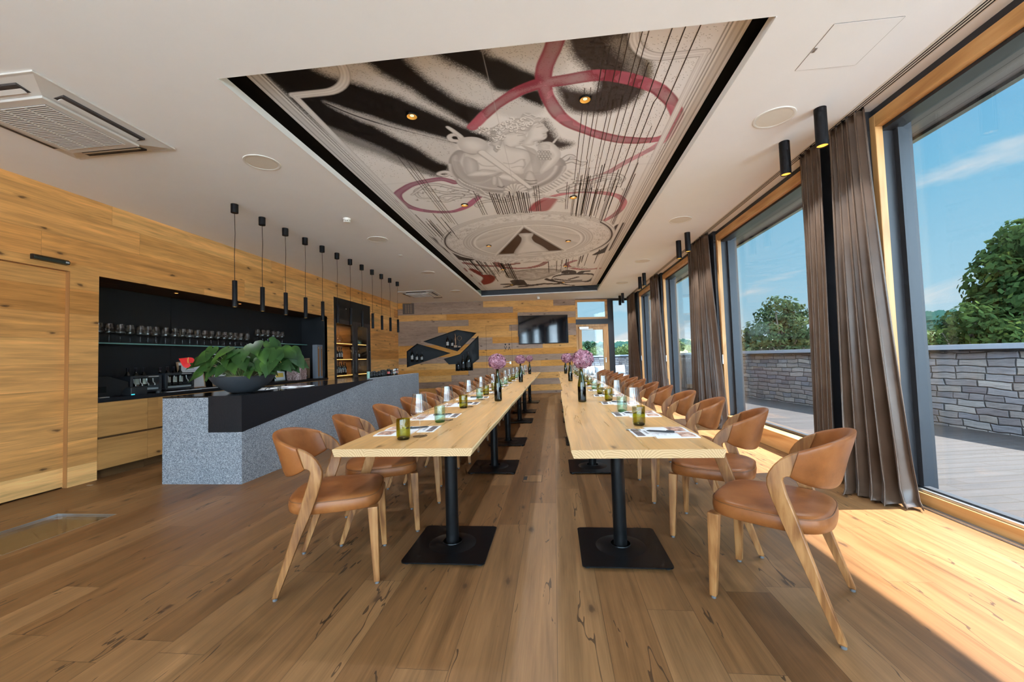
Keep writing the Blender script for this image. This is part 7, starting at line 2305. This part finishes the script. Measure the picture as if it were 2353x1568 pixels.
# wooded ridge seen through the first window and along the horizon
cone_wood((2040, 2190), lambda u: 762 - 8 * u, lambda u: 742 - 12 * u - (10 if u > 0.55 else 0) + 3 * math.sin(u * 30), 330, 2600, 2.2)
cone_wood((1400, 1960), lambda u: 822 - 10 * u, lambda u: 790 - 8 * u + 3 * math.sin(u * 40) + 2 * math.sin(u * 97), 330, 6500, 2.4)
cone_wood((1300, 1470), lambda u: 815, lambda u: 792 + 2 * math.sin(u * 50), 300, 2200, 2.2)
o = b.build('distant_wood', M['farwood'])
tag(o, 'bluish wooded ridge on the horizon', 'wood', None, 'stuff')
b = MB()
for i in range(2):
    pass
ridge = []
for q in range(40):
    px = 1280 + (2420 - 1280) * q / 39
    top_ = at_px(px, 800 - 24 * (q / 39) - (22 if 26 < q < 33 else 0) * math.sin((q - 26) / 7 * PI) , 345)
    bot_ = at_px(px, 835, 300)
    ridge.append([tuple(bot_), tuple(bot_.lerp(top_, 0.5) + Vector((0, 0, 0.5))), tuple(top_), (top_.x * 1.4, top_.y * 1.4, top_.z - 25)])
b.grid(ridge)
o = b.build('far_hill', M['hillgreen'], None, 80)
o['kind'] = 'structure'; o['label'] = 'far green hill with meadow under the wood'

# terrace furniture: white sofa at the end, timber screen by the parapet
M['cushion'] = pmat('white_outdoor_cushion', (0.30, 0.31, 0.32), 0.8, noise=0.05, nscale=8)
M['sofaframe'] = pmat('white_sofa_frame', (0.34, 0.35, 0.36), 0.5)
st = thing('outdoor_sofa', 'white outdoor sofa before the far stone parapet', 'sofa', BM @ Vector((7.35, 3.6, -0.10)), BANG)
b = MB(); b.box(-1.3, 1.3, -0.42, 0.42, 0.10, 0.28); b.box(-1.3, 1.3, 0.36, 0.46, 0.28, 0.68)
for sx_ in (-1.25, 1.19):
    b.box(sx_, sx_ + 0.06, -0.40, -0.34, 0, 0.10); b.box(sx_, sx_ + 0.06, 0.34, 0.40, 0, 0.10)
b.build('frame', M['sofaframe'], st, None, 0.01)
for k in range(3):
    b = MB(); b.box(-1.28 + 0.855 * k, -0.435 + 0.855 * k, -0.42, 0.30, 0.285, 0.43); b.build('seat_cushion', M['cushion'], st, None, 0.04, 3)
for k in range(4):
    b = MB()
    cxk = -0.97 + 0.65 * k
    rows = []
    for i in range(11):
        v = -1 + 2 * i / 10
        row = []
        for j in range(11):
            u_ = -1 + 2 * j / 10
            pin = 1 - 0.10 * (abs(u_) * abs(v)) ** 2
            row.append((cxk + u_ * 0.31, 0.20 - 0.09 * math.sqrt(max(0, (1 - u_ ** 4) * (1 - v ** 4))) + 0.05 * v, 0.64 + v * 0.20 * (1 - 0.10 * (1 - u_ * u_))))
        rows.append(row)
    b.grid(rows)
    rows2 = [[(p[0], 0.40 + 0.10 * (p[2] - 0.64) / 0.20 * 1.0 - p[1] + 0.0, p[2]) for p in rw][::-1] for rw in rows]
    b.grid(rows2)
    o = thing('scatter_cushion', 'white scatter cushion on the outdoor sofa, %s from the left' % ORD[k], 'cushion', st.location, BANG, 'cushions on the outdoor sofa')
    b.build('cover', M['cushion'], o, 70)
tb_ = thing('outdoor_table', 'low white table before the outdoor sofa', 'table', BM @ Vector((7.75, 2.1, -0.03)), BANG)
b = MB(); b.box(-0.5, 0.5, -0.35, 0.35, 0.36, 0.40); b.build('table_top', M['sofaframe'], tb_, None, 0.008)
for sx_ in (-0.46, 0.42):
    for sy_ in (-0.31, 0.27):
        b = MB(); b.box(sx_, sx_ + 0.04, sy_, sy_ + 0.04, 0, 0.36); b.build('leg', M['sofaframe'], tb_)
sn = thing('timber_screen', 'weathered vertical board screen before the parapet, seen through the third window', 'screen', BM @ Vector((9.32, 0.4, -0.03)), BANG)
b = MB()
for k in range(12):
    b.box(-0.02, 0.02, -1.2 + 0.2 * k, -1.2 + 0.2 * k + 0.185, 0.05, 1.0)
b.build('boards', woodmat('weathered_board', 2, [(0.10, 0.08, 0.07), (0.20, 0.165, 0.145), (0.30, 0.26, 0.23)], 1.0, 0.8), sn)
b = MB(); b.box(0.02, 0.06, -1.2, 1.2, 0.15, 0.25); b.box(0.02, 0.06, -1.2, 1.2, 0.8, 0.9); b.box(0.02, 0.08, -1.2, -1.12, 0, 1.0); b.box(0.02, 0.08, 1.12, 1.2, 0, 1.0)
b.build('rails', M['bark'], sn)
